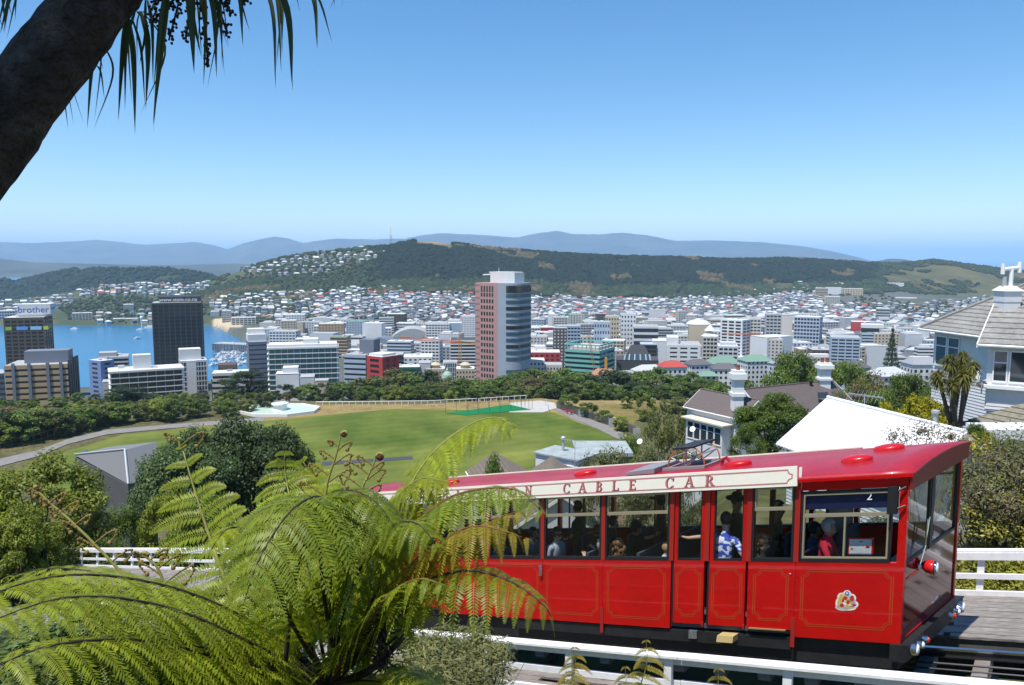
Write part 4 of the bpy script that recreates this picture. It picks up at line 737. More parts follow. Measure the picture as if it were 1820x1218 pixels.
# ================================================================ tree fern in front
FERN = leaf_mat('fern_blade', (0.27, 0.325, 0.026), trans=0.48, rough=0.45, spec=0.35, huevar=0.12); FERNY = leaf_mat('fern_blade_old', (0.27, 0.22, 0.022), trans=0.45, huevar=0.1); FERNB = leaf_mat('fern_blade_dead', (0.085, 0.040, 0.014), trans=0.2, huevar=0.1)
FERND = leaf_mat('fern_blade_deep', (0.20, 0.26, 0.022), trans=0.48, rough=0.45, spec=0.35, huevar=0.12)
STALKD = mat('fern_stalk_dark', (0.022, 0.013, 0.008), rough=0.7); STALKG = mat('fern_stalk_green', (0.23, 0.22, 0.045), rough=0.6, var=0.2, vs=20); STALKB = mat('fern_stalk_brown', (0.15, 0.06, 0.02), rough=0.8)
frng = np.random.default_rng(5)
def frond(root, ctrl, L, npair, m, stalk, droop=0.35, start=0.16, ppin=20, lift=0.10, sweep=0.45, upv=None, pw=1.0, curl=0.0, r0=0.016, tipl=0.04, peak=0.32):
    npair = int(npair * .74); ppin = int(ppin * 1.25); R = spline(ctrl, 60); seg = np.linalg.norm(np.diff(R, axis=0), axis=1); s = np.concatenate([[0], np.cumsum(seg)]); tot = s[-1]; f = s / tot
    b = MB(); k = R[::3]; b.tube(k, np.interp(np.linspace(0, 1, len(k)), [0, .3, 1], [r0, r0 * .65, r0 * .15]), 6); fr_root = b.build('frond', stalk, root, smooth=True)
    u = np.linspace(start, 0.985, npair); pos = np.stack([np.interp(u, f, R[:, i]) for i in range(3)], 1); tg = np.stack([np.interp(np.minimum(u + .02, 1), f, R[:, i]) - np.interp(np.maximum(u - .02, 0), f, R[:, i]) for i in range(3)], 1); tg /= np.linalg.norm(tg, axis=1, keepdims=True)
    up = np.array([0, 0, 1.]) if upv is None else np.array(upv, float); up = up / np.linalg.norm(up)
    sd = np.cross(tg, up); sd /= np.linalg.norm(sd, axis=1, keepdims=True) + 1e-9; nm = np.cross(sd, tg)
    v = (u - start) / (1 - start); ln = L * np.where(v < peak, 0.45 + 0.55 * np.sin(v / peak * math.pi / 2), np.maximum(np.cos((v - peak) / (1 - peak) * math.pi / 2), 0) ** 0.8) + tipl
    Vs = []; Cs = []
    w = (np.arange(ppin) + .6) / ppin
    for sg in (-1, 1):
        d0 = sd * sg + tg * sweep + nm * lift + frng.normal(size=(npair, 3)) * .07; d0 /= np.linalg.norm(d0, axis=1, keepdims=True)
        dr = (droop * frng.uniform(.7, 1.3, npair))[:, None, None]; lv = (ln * frng.uniform(.9, 1.08, npair))[:, None, None]
        cc = curl * lv * np.sin(w * math.pi * 1.6)[None, :, None] * up
        Q = pos[:, None] + d0[:, None] * lv * (w[None, :, None] * (1 - .18 * dr * w[None, :, None])) - np.array([0, 0, 1.]) * lv * dr * (w ** 2)[None, :, None] + cc
        T = d0[:, None] - np.array([0, 0, 1.]) * 2 * dr * w[None, :, None]; T = T / np.linalg.norm(T, axis=2, keepdims=True)
        nn = np.broadcast_to(nm[:, None] + np.array([0, 0, .25]), T.shape); B = np.cross(T, nn); B = B / (np.linalg.norm(B, axis=2, keepdims=True) + 1e-9)
        pl = (0.20 * ln[:, None] * (1 - w[None] ** 2.2) ** .9 + .006) * pw; pl = np.minimum(pl, 0.068 * pw)[..., None]; wd = lv / ppin * .60
        for s2 in (-1, 1):
            D = B * s2 + T * .35 - np.array([0, 0, .22]); D = D / np.linalg.norm(D, axis=2, keepdims=True); D = D + frng.normal(size=D.shape) * .06
            Vs.append(np.stack([Q, Q + D * pl * .45 + T * wd, Q + D * pl + T * wd * .4, Q + D * pl * .45 - T * wd * .8], 2).reshape(-1, 3))
            g = np.repeat(frng.uniform(.8, 1.2, npair), ppin) * frng.uniform(.85, 1.15, npair * ppin); Cs.append(np.repeat(np.stack([g * frng.uniform(.92, 1.1, len(g)), g, g], 1), 4, 0))
        # midrib of each pinna as a narrow strip
        mr = np.concatenate([Q[:, ::4] + B[:, ::4] * .0022, Q[:, ::4] - B[:, ::4] * .0022], 2).reshape(npair, -1, 2, 3)
        q4 = np.stack([mr[:, :-1, 0], mr[:, 1:, 0], mr[:, 1:, 1], mr[:, :-1, 1]], 2).reshape(-1, 3); Vs.append(q4); Cs.append(np.full((len(q4), 3), .9) * (1.1, .9, .6))
    V = np.concatenate(Vs) - WL[root.name]; o = bpy.data.objects.new('leaflets', np_mesh('leaflets', V, np.arange(len(V)).reshape(-1, 4), m, col=np.concatenate(Cs))); o['kind'] = 'stuff'; link(o, fr_root); return fr_root
def pxs(*pts): return [at(*p) for p in pts]
CRN = (585, 1215, 5.1)
fern = thing('tree_fern', 'large bright green tree fern with arching fronds in front of the track', 'tree fern', at(585, 1215, 5.1) - np.array([0, 0, 1.9]))
b = MB(); c = at(*CRN); b.tube([c - np.array([.1, -.1, 2.1]), c - np.array([.04, -.05, 1.0]), c - np.array([0, 0, .1]), c + np.array([0, 0, .02])], [.16, .13, .12, .08], 12); b.build('trunk', mat('fern_trunk_fibre', (0.035, 0.022, 0.014), rough=1, var=.5, vs=25, bump=1, bs=60), fern)
# big drooping frond to the left
frond(fern, pxs(CRN, (470, 1120, 4.9), (330, 1052, 4.6), (170, 1022, 4.3), (30, 1040, 4.0), (-110, 1110, 3.8)), .66, 32, FERN, STALKD, droop=.75, ppin=26, sweep=-.45)
frond(fern, pxs(CRN, (450, 1150, 5.0), (300, 1080, 5.0), (120, 1070, 5.0), (-60, 1120, 5.0)), .55, 26, FERND, STALKD, droop=.6, sweep=-.3)
frond(fern, pxs(CRN, (430, 1175, 4.7), (300, 1140, 4.3), (150, 1150, 4.0), (10, 1210, 3.8)), .5, 26, FERND, STALKD, droop=.6)
frond(fern, pxs(CRN, (400, 1130, 5.3), (250, 1040, 5.6), (110, 1010, 5.9), (10, 1025, 6.1)), .5, 26, FERN, STALKD, droop=.6)
frond(fern, pxs(CRN, (440, 1140, 4.6), (290, 1078, 4.25), (120, 1062, 3.9), (-60, 1120, 3.6)), .60, 30, FERN, STALKD, droop=.75, ppin=26, sweep=-.45)
frond(fern, pxs(CRN, (420, 1178, 4.4), (260, 1140, 4.0), (80, 1150, 3.6), (-90, 1230, 3.4)), .52, 28, FERN, STALKD, droop=.7, ppin=24, sweep=-.4)
frond(fern, pxs(CRN, (600, 1120, 4.6), (640, 1010, 4.5), (690, 940, 4.4), (740, 930, 4.2), (780, 975, 4.1)), .34, 26, FERND, STALKD, droop=.75, start=.35)
frond(fern, pxs(CRN, (520, 1110, 4.5), (480, 1010, 4.3), (450, 950, 4.2), (405, 940, 4.0), (370, 985, 3.9)), .34, 26, FERN, STALKD, droop=.75, start=.35)
# upright unfurling frond
frond(fern, pxs((470, 1180, 5.2), (425, 1090, 5.3), (385, 990, 5.4), (350, 885, 5.5), (322, 790, 5.6)), .47, 17, FERN, STALKG, droop=.32, start=.12, upv=(0, -1, .35), lift=.12, sweep=.42, r0=.024, peak=.25, tipl=.015)
# broad frond behind, top centre
frond(fern, pxs((560, 1190, 5.4), (545, 1040, 5.6), (525, 930, 5.8), (508, 850, 6.0), (505, 800, 6.0)), .52, 24, FERN, STALKG, droop=.42, upv=(.1, -1, .4), sweep=.3, peak=.3)
frond(fern, pxs((540, 1190, 5.3), (470, 1050, 5.6), (430, 960, 5.9), (410, 900, 6.1)), .42, 20, FERN, STALKG, droop=.4, upv=(-.2, -1, .4))
frond(fern, pxs((600, 1190, 5.4), (600, 1050, 5.7), (580, 940, 6.0), (560, 860, 6.1), (535, 815, 6.1)), .45, 22, FERN, STALKG, droop=.4, upv=(0, -1, .4))
# the large arch with the dark stalk: one arm over to the left front, one to the right
frond(fern, pxs((505, 1200, 4.8), (520, 1060, 4.7), (545, 950, 4.5), (570, 885, 4.3), (520, 905, 4.0), (465, 985, 3.8), (430, 1080, 3.7)), .42, 30, FERND, STALKD, droop=.75, start=.42, upv=(.1, -.2, 1), sweep=.3)
frond(fern, pxs((600, 1200, 5.0), (575, 1050, 4.9), (570, 940, 4.7), (605, 875, 4.5), (665, 890, 4.3), (715, 960, 4.2)), .40, 30, FERND, STALKD, droop=.8, start=.42, sweep=.3)
# up and over to the right
frond(fern, pxs(CRN, (645, 1050, 5.2), (700, 920, 5.3), (760, 815, 5.4), (830, 758, 5.4), (885, 742, 5.3), (922, 768, 5.2)), .42, 34, FERN, STALKG, droop=.75, start=.3, sweep=.3)
frond(fern, pxs(CRN, (650, 1090, 4.9), (720, 960, 4.8), (780, 895, 4.7), (850, 870, 4.6), (920, 872, 4.5), (968, 915, 4.4)), .36, 30, FERND, STALKB, droop=.7, start=.4, sweep=.35)
frond(fern, pxs(CRN, (620, 1060, 5.1), (650, 960, 5.1), (700, 890, 5.1), (750, 850, 5.0), (800, 860, 4.9)), .40, 26, FERN, STALKG, droop=.7, start=.3)
frond(fern, pxs(CRN, (665, 1095, 4.8), (735, 1000, 4.6), (800, 955, 4.5), (870, 925, 4.4), (928, 908, 4.3)), .34, 26, FERNY, STALKB, droop=1.0, start=.35)
frond(fern, pxs(CRN, (660, 1110, 4.7), (720, 1020, 4.5), (790, 960, 4.3), (850, 935, 4.2), (945, 960, 4.1)), .30, 24, FERNY, STALKB, droop=.9, start=.4)
frond(fern, pxs(CRN, (665, 1130, 4.6), (730, 1050, 4.4), (820, 1015, 4.2), (900, 1030, 4.1), (960, 1070, 4.0), (985, 1105, 4.0)), .34, 32, FERND, STALKD, droop=.75, start=.3, sweep=.35)
frond(fern, pxs(CRN, (650, 1120, 4.9), (710, 1040, 4.9), (760, 985, 4.9), (790, 960, 4.9)), .34, 24, FERNB, STALKB, droop=.9, start=.25)
frond(fern, pxs(CRN, (640, 1125, 4.5), (690, 1060, 4.2), (740, 1030, 4.0), (790, 1040, 3.9)), .3, 22, FERND, STALKB, droop=.9, start=.3)
for q in ((520, 1100, 480, 1010, 455, 960, 5.6), (560, 1090, 545, 1000, 520, 950, 5.5), (610, 1100, 640, 1000, 650, 920, 5.4), (630, 1110, 690, 1020, 720, 960, 5.2), (500, 1130, 440, 1080, 400, 1060, 5.4), (470, 1160, 400, 1130, 340, 1120, 5.0), (640, 1150, 700, 1090, 760, 1080, 5.0), (540, 1120, 520, 1040, 500, 990, 5.0), (585, 1110, 590, 1020, 600, 970, 5.0), (455, 1130, 420, 1050, 400, 1000, 5.8)):
    frond(fern, pxs(CRN, (q[0], q[1], 5.1), (q[2], q[3], (5.1 + q[6]) / 2), (q[4], q[5], q[6])), .36, 22, FERN if q[6] > 5.3 else FERND, STALKD, droop=.5, start=.3, ppin=18)
# low fronds at the foot of the picture
for q in ((430, 1200, 330, 1195, 4.3), (480, 1225, 440, 1235, 3.9), (640, 1210, 700, 1215, 4.2), (520, 1225, 560, 1240, 3.7), (360, 1215, 200, 1235, 4.0), (610, 1170, 620, 1140, 4.4)):
    frond(fern, pxs(CRN, (q[0], q[1], 4.8), (q[2], q[3], q[4])), .30, 20, FERND, STALKD, droop=.5, start=.2, ppin=18)
# stalks of older fronds seen bare
for q in (((585, 1215, 5.1), (640, 1165, 4.7), (690, 1110, 4.4), (745, 1060, 4.2)), ((600, 1215, 5.0), (660, 1190, 4.6), (720, 1130, 4.3))):
    b = MB(); b.tube(spline(pxs(*q), 14), np.linspace(.028, .014, 14), 7); b.build('stalk', STALKD, fern, smooth=True)
b = MB(); rr = np.random.default_rng(3)
for x in range(46): y = 1112 + x * 1.7; p = at(678 + rr.normal() * 4, y, 4.4); b.tube([p, p + rr.normal(size=3) * .03, p + rr.normal(size=3) * .04 + np.array([0, 0, -.03])], .006, 4)
b.build('dead_frond', STALKD, fern)['kind'] = 'stuff'
def fiddle(ctrl, rcurl, nb, m=STALKG, seed=0):
    """an unrolling frond: bare stalk, coiled head, small coiled side shoots"""
    R = spline(pxs(*ctrl), 30); d = ctrl[-1][2]; t = R[-1] - R[-3]; t /= np.linalg.norm(t); sd = np.array([1., 0, 0]); pts = list(R)
    c = R[-1] + np.cross(np.cross(t, sd), t) * 0 + sd * rcurl; rg = np.random.default_rng(seed)
    for i in range(26): w = math.pi - i * .42; r = rcurl * (1 - i / 28); pts.append(c + r * (math.cos(w) * sd + math.sin(w) * t))
    b = MB(); b.tube(pts, list(np.linspace(.010, .006, 30)) + list(np.linspace(.011, .006, 26)), 7); f = b.build('unfurling_frond', m, fern, smooth=True)
    b = MB(); b.ball(c, rcurl * 1.05, 10, 7, (1, .6, 1)); b.build('coiled_head', mat('fern_coil_brown', (0.09, 0.03, 0.012), rough=0.9, bump=.6, bs=60), f, smooth=True)
    for i in range(nb):
        k = int(6 + i * 20 / nb); p = R[k]; s = -1 if i % 2 else 1; l = .16 * (1 - i / nb * .55) * rg.uniform(.8, 1.2); q = [p]
        for j in range(1, 13): w = j / 12; q.append(p + np.array([s * l * math.sin(w * 2.4), 0, l * .55 * math.sin(w * 3.3) + .02 * w]))
        b = MB(); b.tube(q, list(np.linspace(.006, .004, len(q))), 5); 
        for x in q[2:]: b.ball(x + rg.normal(size=3) * .003, .0085, 5, 4)
        b.ball(q[-1], .016, 6, 5); b.build('side_shoot', mat('fern_shoot', (0.20, 0.13, 0.03), rough=0.8), f)
fiddle(((575, 960, 5.4), (580, 870, 5.4), (597, 810, 5.4), (606, 772, 5.4)), .022, 8, seed=1); fiddle(((630, 920, 5.3), (645, 865, 5.3), (660, 835, 5.3), (668, 812, 5.3)), .027, 6, seed=2)
fiddle(((235, 1040, 5.0), (190, 990, 5.0), (130, 930, 5.0), (90, 895, 5.0), (62, 868, 5.0)), .02, 10, seed=3); fiddle(((300, 1060, 4.8), (280, 1010, 4.8), (255, 985, 4.8)), .016, 5, seed=4)
fiddle(((320, 800, 5.6), (319, 787, 5.6), (317, 781, 5.6)), .01, 2, seed=5)
# small young ferns near the fence
def small_fern(x, y, d, seed, label):
    rg = np.random.default_rng(seed); root = thing('young_fern', label, 'fern', at(x, y + 90, d)); p0 = at(x, y + 90, d)
    top = at(x + rg.uniform(10, 22), y, d)
    global frng; frond(root, [p0, p0 * .45 + top * .55 + np.array([.03, 0, 0]), top], .16, 9, leaf_mat('young_fern_blade', (0.26, 0.21, 0.04), trans=.4), STALKG, droop=.55, start=.12, ppin=13, lift=.75, sweep=.5, upv=(0, -1, .5), r0=.006, pw=.55)
small_fern(1005, 1150, 5.6, 1, 'spindly yellow young fern beside a fence post, its tip coiled over'); small_fern(1135, 1138, 5.6, 2, 'tallest yellow young fern rising in front of the white fence'); small_fern(1010, 1190, 5.3, 3, 'short yellow young fern low against the white fence rail'); small_fern(1255, 1188, 5.3, 4, 'small yellow young fern under the fence near the cable car doors'); small_fern(1095, 1185, 5.4, 6, 'yellow young fern with curled shoots between two fence posts')
b5 = thing('low_fern', 'low bright green fern frond beneath the grey green bush', 'fern', at(760, 1260, 4.4))
frond(b5, pxs((790, 1250, 4.4), (760, 1205, 4.4), (720, 1195, 4.3), (690, 1215, 4.2)), .22, 18, FERN, STALKG, droop=.4, start=.1)
# ---------------------------------------------------------------- heath bush at the foot of the fence, and other close shrubs
def shrub(name, label, blobs, n, size, m, aspect=.3, fill=.8, stems=14, group=None, bark=BARK, up=.2):
    """blobs in photo pixels: (px, py, depth, rx_px, ry_px, depth radius m)"""
    cl = []
    for px, py, d, rx, ry, rd in blobs: c = at(px, py, d); cl.append((*c, rx / FPX * d, rd, ry / FPX * d))
    A = np.array(cl); base = np.array([A[:, 0].mean(), A[:, 1].mean(), 0]); base[2] = min(gz(base[0], base[1]), (A[:, 2] - A[:, 5]).min() + .1)
    root = thing(name, label, 'shrub', base, group); rg = np.random.default_rng(len(label) * 7 + n); B = A.copy(); B[:, :3] -= base
    o = bpy.data.objects.new('foliage', crown_mesh('foliage', rg, B, n, size, m, aspect=aspect, fill=fill, up=up)); link(o, root)
    b = MB()
    for i in range(stems): c = A[rg.integers(len(A))]; p = c[:3] + rg.normal(size=3) * c[3:] * .5; q = base + rg.normal(size=3) * (.15, .15, 0); b.tube([q, (p + q) / 2 + rg.normal(size=3) * .05, p], [.014 * (1 + A[:, 5].max()), .009 * (1 + A[:, 5].max()), .003], 5)
    b.build('stem', bark, root); return root
shrub('heath_bush', 'feathery grey green bush growing against the white fence beside the tree fern', [(740, 1200, 7.37, 90, 55, 0.57), (800, 1175, 7.49, 70, 55, 0.51), (860, 1185, 7.49, 55, 50, 0.44), (700, 1235, 6.99, 90, 45, 0.51), (850, 1130, 7.75, 25, 28, 0.19), (760, 1150, 7.62, 45, 30, 0.25), (890, 1160, 7.49, 30, 22, 0.19), (660, 1195, 7.37, 40, 35, 0.38), (800, 1240, 6.99, 110, 45, 0.51)], 16000, .065, leaf_mat('heath_leaf', (0.30, 0.31, 0.13), trans=.45), aspect=.2, fill=.7, stems=60)
shrub('low_bush', 'shady low bush with a few red flowers under the left fern frond', [(90, 1180, 4.6, 120, 60, .6), (240, 1200, 4.8, 130, 50, .6), (20, 1230, 4.2, 110, 60, .6), (380, 1220, 4.9, 110, 40, .5)], 9000, .06, leaf_mat('low_bush_leaf', (0.12, 0.17, 0.045)), aspect=.5, fill=.5)
shrub('hillside_bush', 'leafy dark bush filling the bank under the tree fern crown', [(560, 1260, 5.6, 170, 70, .7), (420, 1240, 6.2, 150, 80, .8), (660, 1260, 5.2, 120, 60, .5), (300, 1240, 6.6, 150, 70, .8), (150, 1210, 6.8, 160, 70, .8), (0, 1180, 7.0, 150, 80, .8)], 14000, .07, leaf_mat('bank_leaf', (0.10, 0.14, 0.035)), aspect=.45, fill=.5)
# ================================================================ cabbage tree overhead
CD = .70
ct_pts = [(-560, 1000, 3.1 * CD), (-330, 520, 2.85 * CD), (-120, 372, 2.7 * CD), (60, 146, 2.6 * CD), (195, -35, 2.55 * CD), (310, -190, 2.55 * CD), (390, -330, 2.6 * CD)]
ctr = spline([at(*q) for q in ct_pts], 60); base = ctr[0].copy(); base[2] = gz(base[0], max(base[1], .5)) - .1
cab = thing('cabbage_tree', 'dark leaning trunk with strap leaves hanging across the corner of the sky', 'tree', base)
rad = np.interp(np.linspace(0, 1, 60), [0, .2, .5, .72, 1], [.14, .105, .080, .072, .066]); vs = []; n = 40; crg = np.random.default_rng(8)
P_ = np.concatenate([[base], ctr]); rad = np.concatenate([[.21], rad])
for i in range(len(P_)):
    t = P_[min(i + 1, len(P_) - 1)] - P_[max(i - 1, 0)]; t /= np.linalg.norm(t); u = np.cross(t, (0, 1, 0)); u /= np.linalg.norm(u); w = np.cross(t, u)
    for j in range(n):
        a = 2 * math.pi * j / n; k = 1 + .05 * float(fbm(j * .9 + 3, i * .8, 3, 2)) * 2 + .028 * crg.normal(); vs.append(P_[i] + rad[i] * k * (math.cos(a) * u + math.sin(a) * w))
k = len(P_); MB().add(vs, [(i * n + j, i * n + (j + 1) % n, (i + 1) * n + (j + 1) % n, (i + 1) * n + j) for i in range(k - 1) for j in range(n)]).build('trunk', mat('cabbage_tree_bark', (0.022, 0.018, 0.016), rough=1, var=.6, vs=13, col2=(0.075, 0.063, 0.057), bump=1.0, bs=34, v2=.5, vs2=11), cab, smooth=True)
STRAP = leaf_mat('strap_leaf', (0.05, 0.07, 0.02), trans=.25, huevar=.05)
def strap(root, p0, p1, w, sag=.12, side_=.0, m=STRAP, name='leaf', nn=14):
    mid = (p0 + p1) / 2 + np.array([side_, 0, sag]); R = spline([p0, mid, p1], nn); Vs = []; dirv = np.array([1., .35, 0]); 
    for i in range(nn): f = i / (nn - 1); ww = w * (math.sin(min(1, .35 + f * 1.6) * math.pi / 2) if f < .4 else max(.02, 1 - ((f - .4) / .6) ** 1.6)); Vs += [R[i] - dirv * ww / 2, R[i] + np.array([0, ww * .25, 0]), R[i] + dirv * ww / 2]
    F = []
    for i in range(nn - 1):
        for j in range(2): F.append((i * 3 + j, i * 3 + j + 1, i * 3 + j + 4, i * 3 + j + 3))
    V = np.array(Vs) - WL[root.name]; g = crg.uniform(.7, 1.15); o = bpy.data.objects.new(name, np_mesh(name, V, np.array(F), m, col=np.full((len(V), 3), g), smooth=True)); link(o, root); return o
for bx, by, tx, ty, d, w, sd in ((175, 70, 155, 228, 2.9, .022, 0), (150, 120, 186, 178, 2.9, .012, .02), (232, 0, 210, 215, 2.8, .03, 0), (240, 20, 222, 195, 2.85, .02, -.01), (228, 30, 240, 238, 2.8, .03, .01), (250, 20, 259, 195, 2.8, .03, .02), (262, 0, 272, 150, 2.9, .02, .01), (300, -60, 272, 222, 2.7, .04, .01), (335, -60, 345, 130, 2.7, .05, 0), (350, -60, 362, 152, 2.8, .024, .02), (330, -80, 372, 112, 2.8, .022, .01), (355, -50, 385, 138, 2.75, .03, .02), (370, -50, 395, 122, 2.8, .014, .02), (370, -80, 432, 82, 2.7, .03, .04), (420, -90, 490, 158, 2.6, .024, .05), (430, -90, 520, 160, 2.6, .038, .06), (465, -80, 500, 130, 2.7, .02, .02), (470, -70, 512, 34, 2.7, .02, .02), (490, -60, 565, 86, 2.6, .022, .05), (60, -60, 0, 60, 2.4, .03, 0), (30, -70, 8, 55, 2.4, .02, .01), (-20, -60, 10, 48, 2.4, .02, .01), (120, 130, 131, 222, 2.95, .008, -.01), (560, -80, 595, 15, 2.6, .01, .02), (480, -60, 515, -5, 2.7, .02, .02)):
    d *= CD; w *= CD * .62; sd *= CD; strap(cab, at(bx, by, d), at(tx, ty, d), w, sag=.04, side_=sd)
    for _ in range(1): strap(cab, at(bx + crg.uniform(-14, 14), by, d * 1.04), at(tx + crg.uniform(-26, 26), ty * crg.uniform(.55, 1.0), d * 1.04), w * crg.uniform(.4, .8), sag=.03, side_=sd + crg.uniform(-.02, .02))
    if crg.random() < .5: strap(cab, at(bx + 4, by, d), at(tx + crg.uniform(-14, 14), ty + crg.uniform(0, 16), d), .005, sag=.03, side_=sd + crg.uniform(-.03, .05))
for i in range(46):     # the head of leaves above the picture
    c = at(430, -330, 2.6 * CD); w = crg.uniform(0, 6.28); l = crg.uniform(.5, .8); strap(cab, c, c + np.array([math.cos(w) * l, math.sin(w) * l * .8, crg.uniform(-.15, .7) * l]), .05, sag=.1)
c2 = np.array([-1.45, 1.35, 127.0]); tb_ = ctr[int(len(ctr) * .30)]    # second head of leaves, added out of view towards the sun to shade the trunk
b = MB(); b.tube(spline([tb_, (tb_ + c2) / 2 + np.array([-.25, -.1, .1]), c2], 8), np.linspace(.09, .06, 8), 8); b.build('shade_head_branch', MATS['cabbage_tree_bark'], cab, smooth=True)
for i in range(150):
    q = crg.normal(size=3); q /= np.linalg.norm(q); l = crg.uniform(.6, .95); strap(cab, c2, c2 + q * l * (1, .8, .75) - np.array([0, 0, .1]), .05, sag=.08, nn=6)
for x0, y0, x1, y1 in ((325, -40, 300, 72), (340, -50, 330, 70), (330, -20, 270, 40), (352, -40, 370, 118), (352, -50, 405, 60), (370, -60, 410, 25), (425, -60, 434, 5), (300, -60, 268, 20)):
    b = MB(); R = spline([at(x0, y0, 2.0), at((x0 + x1) / 2 + 3, (y0 + y1) / 2 - 4, 2.0), at(x1, y1, 2.0)], 26); b.tube(R, .003, 4)
    for p in R[4:]:
        for _ in range(3): b.ball(p + crg.normal(size=3) * .0065, .004, 5, 4)
    b.build('flower_spike', mat('seed_head_dark', (0.03, 0.02, 0.015), rough=.9), cab)
# ================================================================ the park
PZ = 75.06
def sheet(name, pts, m, dz=0.0, kind='structure', th=0.0):
    b = MB(); q = [on_z(x, y, PZ + dz) for x, y in pts]
    if th: b.prism([p - np.array([0, 0, th]) for p in q], (0, 0, th))
    else: b.add(q, [tuple(range(len(q)))])
    return tag(b.build(name, m), kind=kind)
GRASS = mat('mown_grass', (0.054, 0.122, 0.014), rough=1, var=.3, vs=.035, col2=(0.165, 0.178, 0.04), spec=.1, v2=.20, vs2=.06, stretch=(1, .6, 1)); DRY = mat('dry_grass', (0.24, 0.18, 0.075), rough=1, var=.3, vs=.15, spec=.1, v2=.2, vs2=1.5); PATHM = mat('path_asphalt', (0.20, 0.19, 0.18), rough=.95, var=.2, vs=.5)
_n = GRASS.node_tree; _b = _n.nodes['Principled BSDF']; _src = _b.inputs['Base Color'].links[0].from_socket; _w = _n.nodes.new('ShaderNodeTexWave'); _w.inputs['Scale'].default_value = .055; _w.inputs['Distortion'].default_value = .6; _w.wave_profile = 'SIN'; _tc = _n.nodes.new('ShaderNodeTexCoord'); _mp = _n.nodes.new('ShaderNodeMapping'); _mp.inputs['Rotation'].default_value = (0, 0, 1.15); _n.links.new(_tc.outputs['Object'], _mp.inputs[0]); _n.links.new(_mp.outputs[0], _w.inputs['Vector'])
_m = _n.nodes.new('ShaderNodeMapRange'); _m.inputs[3].default_value = .95; _m.inputs[4].default_value = 1.05; _n.links.new(_w.outputs['Fac'], _m.inputs[0]); _v = _n.nodes.new('ShaderNodeVectorMath'); _v.operation = 'SCALE'; _n.links.new(_src, _v.inputs[0]); _n.links.new(_m.outputs[0], _v.inputs['Scale']); _n.links.new(_v.outputs[0], _b.inputs['Base Color'])   # mowing bands
GRASS2 = mat('mown_grass_dry', (0.115, 0.125, 0.03), rough=1, var=.3, vs=.05, col2=(0.24, 0.18, 0.07), spec=.1, v2=.15, vs2=.6)
sheet('dry_grass_verge', [(430, 748), (560, 719), (760, 718), (960, 708), (1000, 712), (1250, 712), (1250, 790), (1130, 800), (1000, 870), (600, 880), (140, 860), (110, 808), (210, 775)], DRY)
sheet('playing_field', [(100, 808), (220, 772), (430, 752), (600, 736), (700, 727), (830, 729), (985, 733), (1030, 752), (1098, 776), (1060, 800), (900, 850), (720, 900), (250, 900), (60, 880), (20, 840)], GRASS, .05)
sheet('lawn', [(1050, 722), (1140, 716), (1240, 712), (1280, 760), (1180, 775), (1115, 750)], GRASS2, .05)
b = MB(); pp = [(-120, 850, 14), (0, 822, 13), (70, 805, 11), (120, 785, 9), (190, 768, 8), (300, 758, 7), (420, 749, 7), (470, 745, 6)]
up_, dn_ = [on_z(x, y - w * .5, PZ + .1) for x, y, w in pp], [on_z(x, y + w * .5, PZ + .1) for x, y, w in pp]; k = len(pp); b.add(up_ + dn_, [(k + i, k + i + 1, i + 1, i) for i in range(k - 1)]); tag(b.build('park_path', PATHM), kind='structure')
b = MB(); pp = [(985, 722, 8), (1010, 735, 10), (1060, 755, 10), (1110, 778, 12)]; up_, dn_ = [on_z(x - w * .3, y + w * .5, PZ + .11) for x, y, w in pp], [on_z(x + w * .6, y - w * .35, PZ + .11) for x, y, w in pp]; k = 4; b.add(up_ + dn_, [(i, i + 1, k + i + 1, k + i) for i in range(k - 1)]); tag(b.build('park_path', PATHM), kind='structure')
sheet('net_apron', [(905, 733), (965, 733), (990, 725), (985, 716), (960, 712), (905, 716)], mat('pale_concrete', (0.42, 0.40, 0.37), rough=.9, var=.1, vs=.3), .12)
turf = sheet('artificial_turf', [(792, 735), (905, 719), (945, 728), (830, 738)], mat('artificial_turf', (0.012, 0.16, 0.055), rough=1, spec=.1, var=.1, vs=.4), .17)
strip = tag(sheet('pitch_cover', [(572, 821), (732, 811), (735, 816), (575, 827)], mat('dark_cover', (0.05, 0.05, 0.065), rough=.7), .12), kind='structure')
def pipe_fence(name, label, pts, posts, h, m, rails=(1.0,), r=.05, cat='fence', mesh=None, pr=None):
    P = [on_z(x, y, PZ) for x, y in pts]; seg = np.concatenate([[0], np.cumsum([np.linalg.norm(P[i + 1] - P[i]) for i in range(len(P) - 1)])])
    root = thing(name, label, cat, P[0]); g = lambda s: np.array([np.interp(s, seg, [p[i] for p in P]) for i in range(3)])
    for f in rails: b = MB(); q = [p + np.array([0, 0, h * f]) for p in P]; b.tube(q, r, 5); b.build('rail', m, root)
    for s in np.linspace(0, seg[-1], posts): b = MB(); p = g(s); b.tube([p - np.array([0, 0, .2]), p + np.array([0, 0, h])], pr or r, 5); b.build('post', m, root)
    return root
WP = mat('white_pipe', (0.78, 0.78, 0.76), rough=.5); DKP = mat('dark_pipe', (0.05, 0.055, 0.05), rough=.6); GALV = mat('galvanised', (0.45, 0.46, 0.47), rough=.5, metal=.3)
pipe_fence('boundary_fence', 'white post and rail fence along the far edge of the playing field', [(562, 721), (650, 720), (760, 719), (860, 714), (935, 709)], 34, 1.25, WP, r=.10)
pipe_fence('wire_fence', 'tall dark wire fence curving beside the park path', [(-40, 812), (60, 795), (130, 772), (200, 757), (300, 750), (420, 741)], 30, 3.2, DKP, rails=(1.0, .5), r=.035, pr=.05)
nets = thing('practice_nets', 'row of tall dark net posts around the green practice wicket', 'nets', on_z(860, 726, PZ))
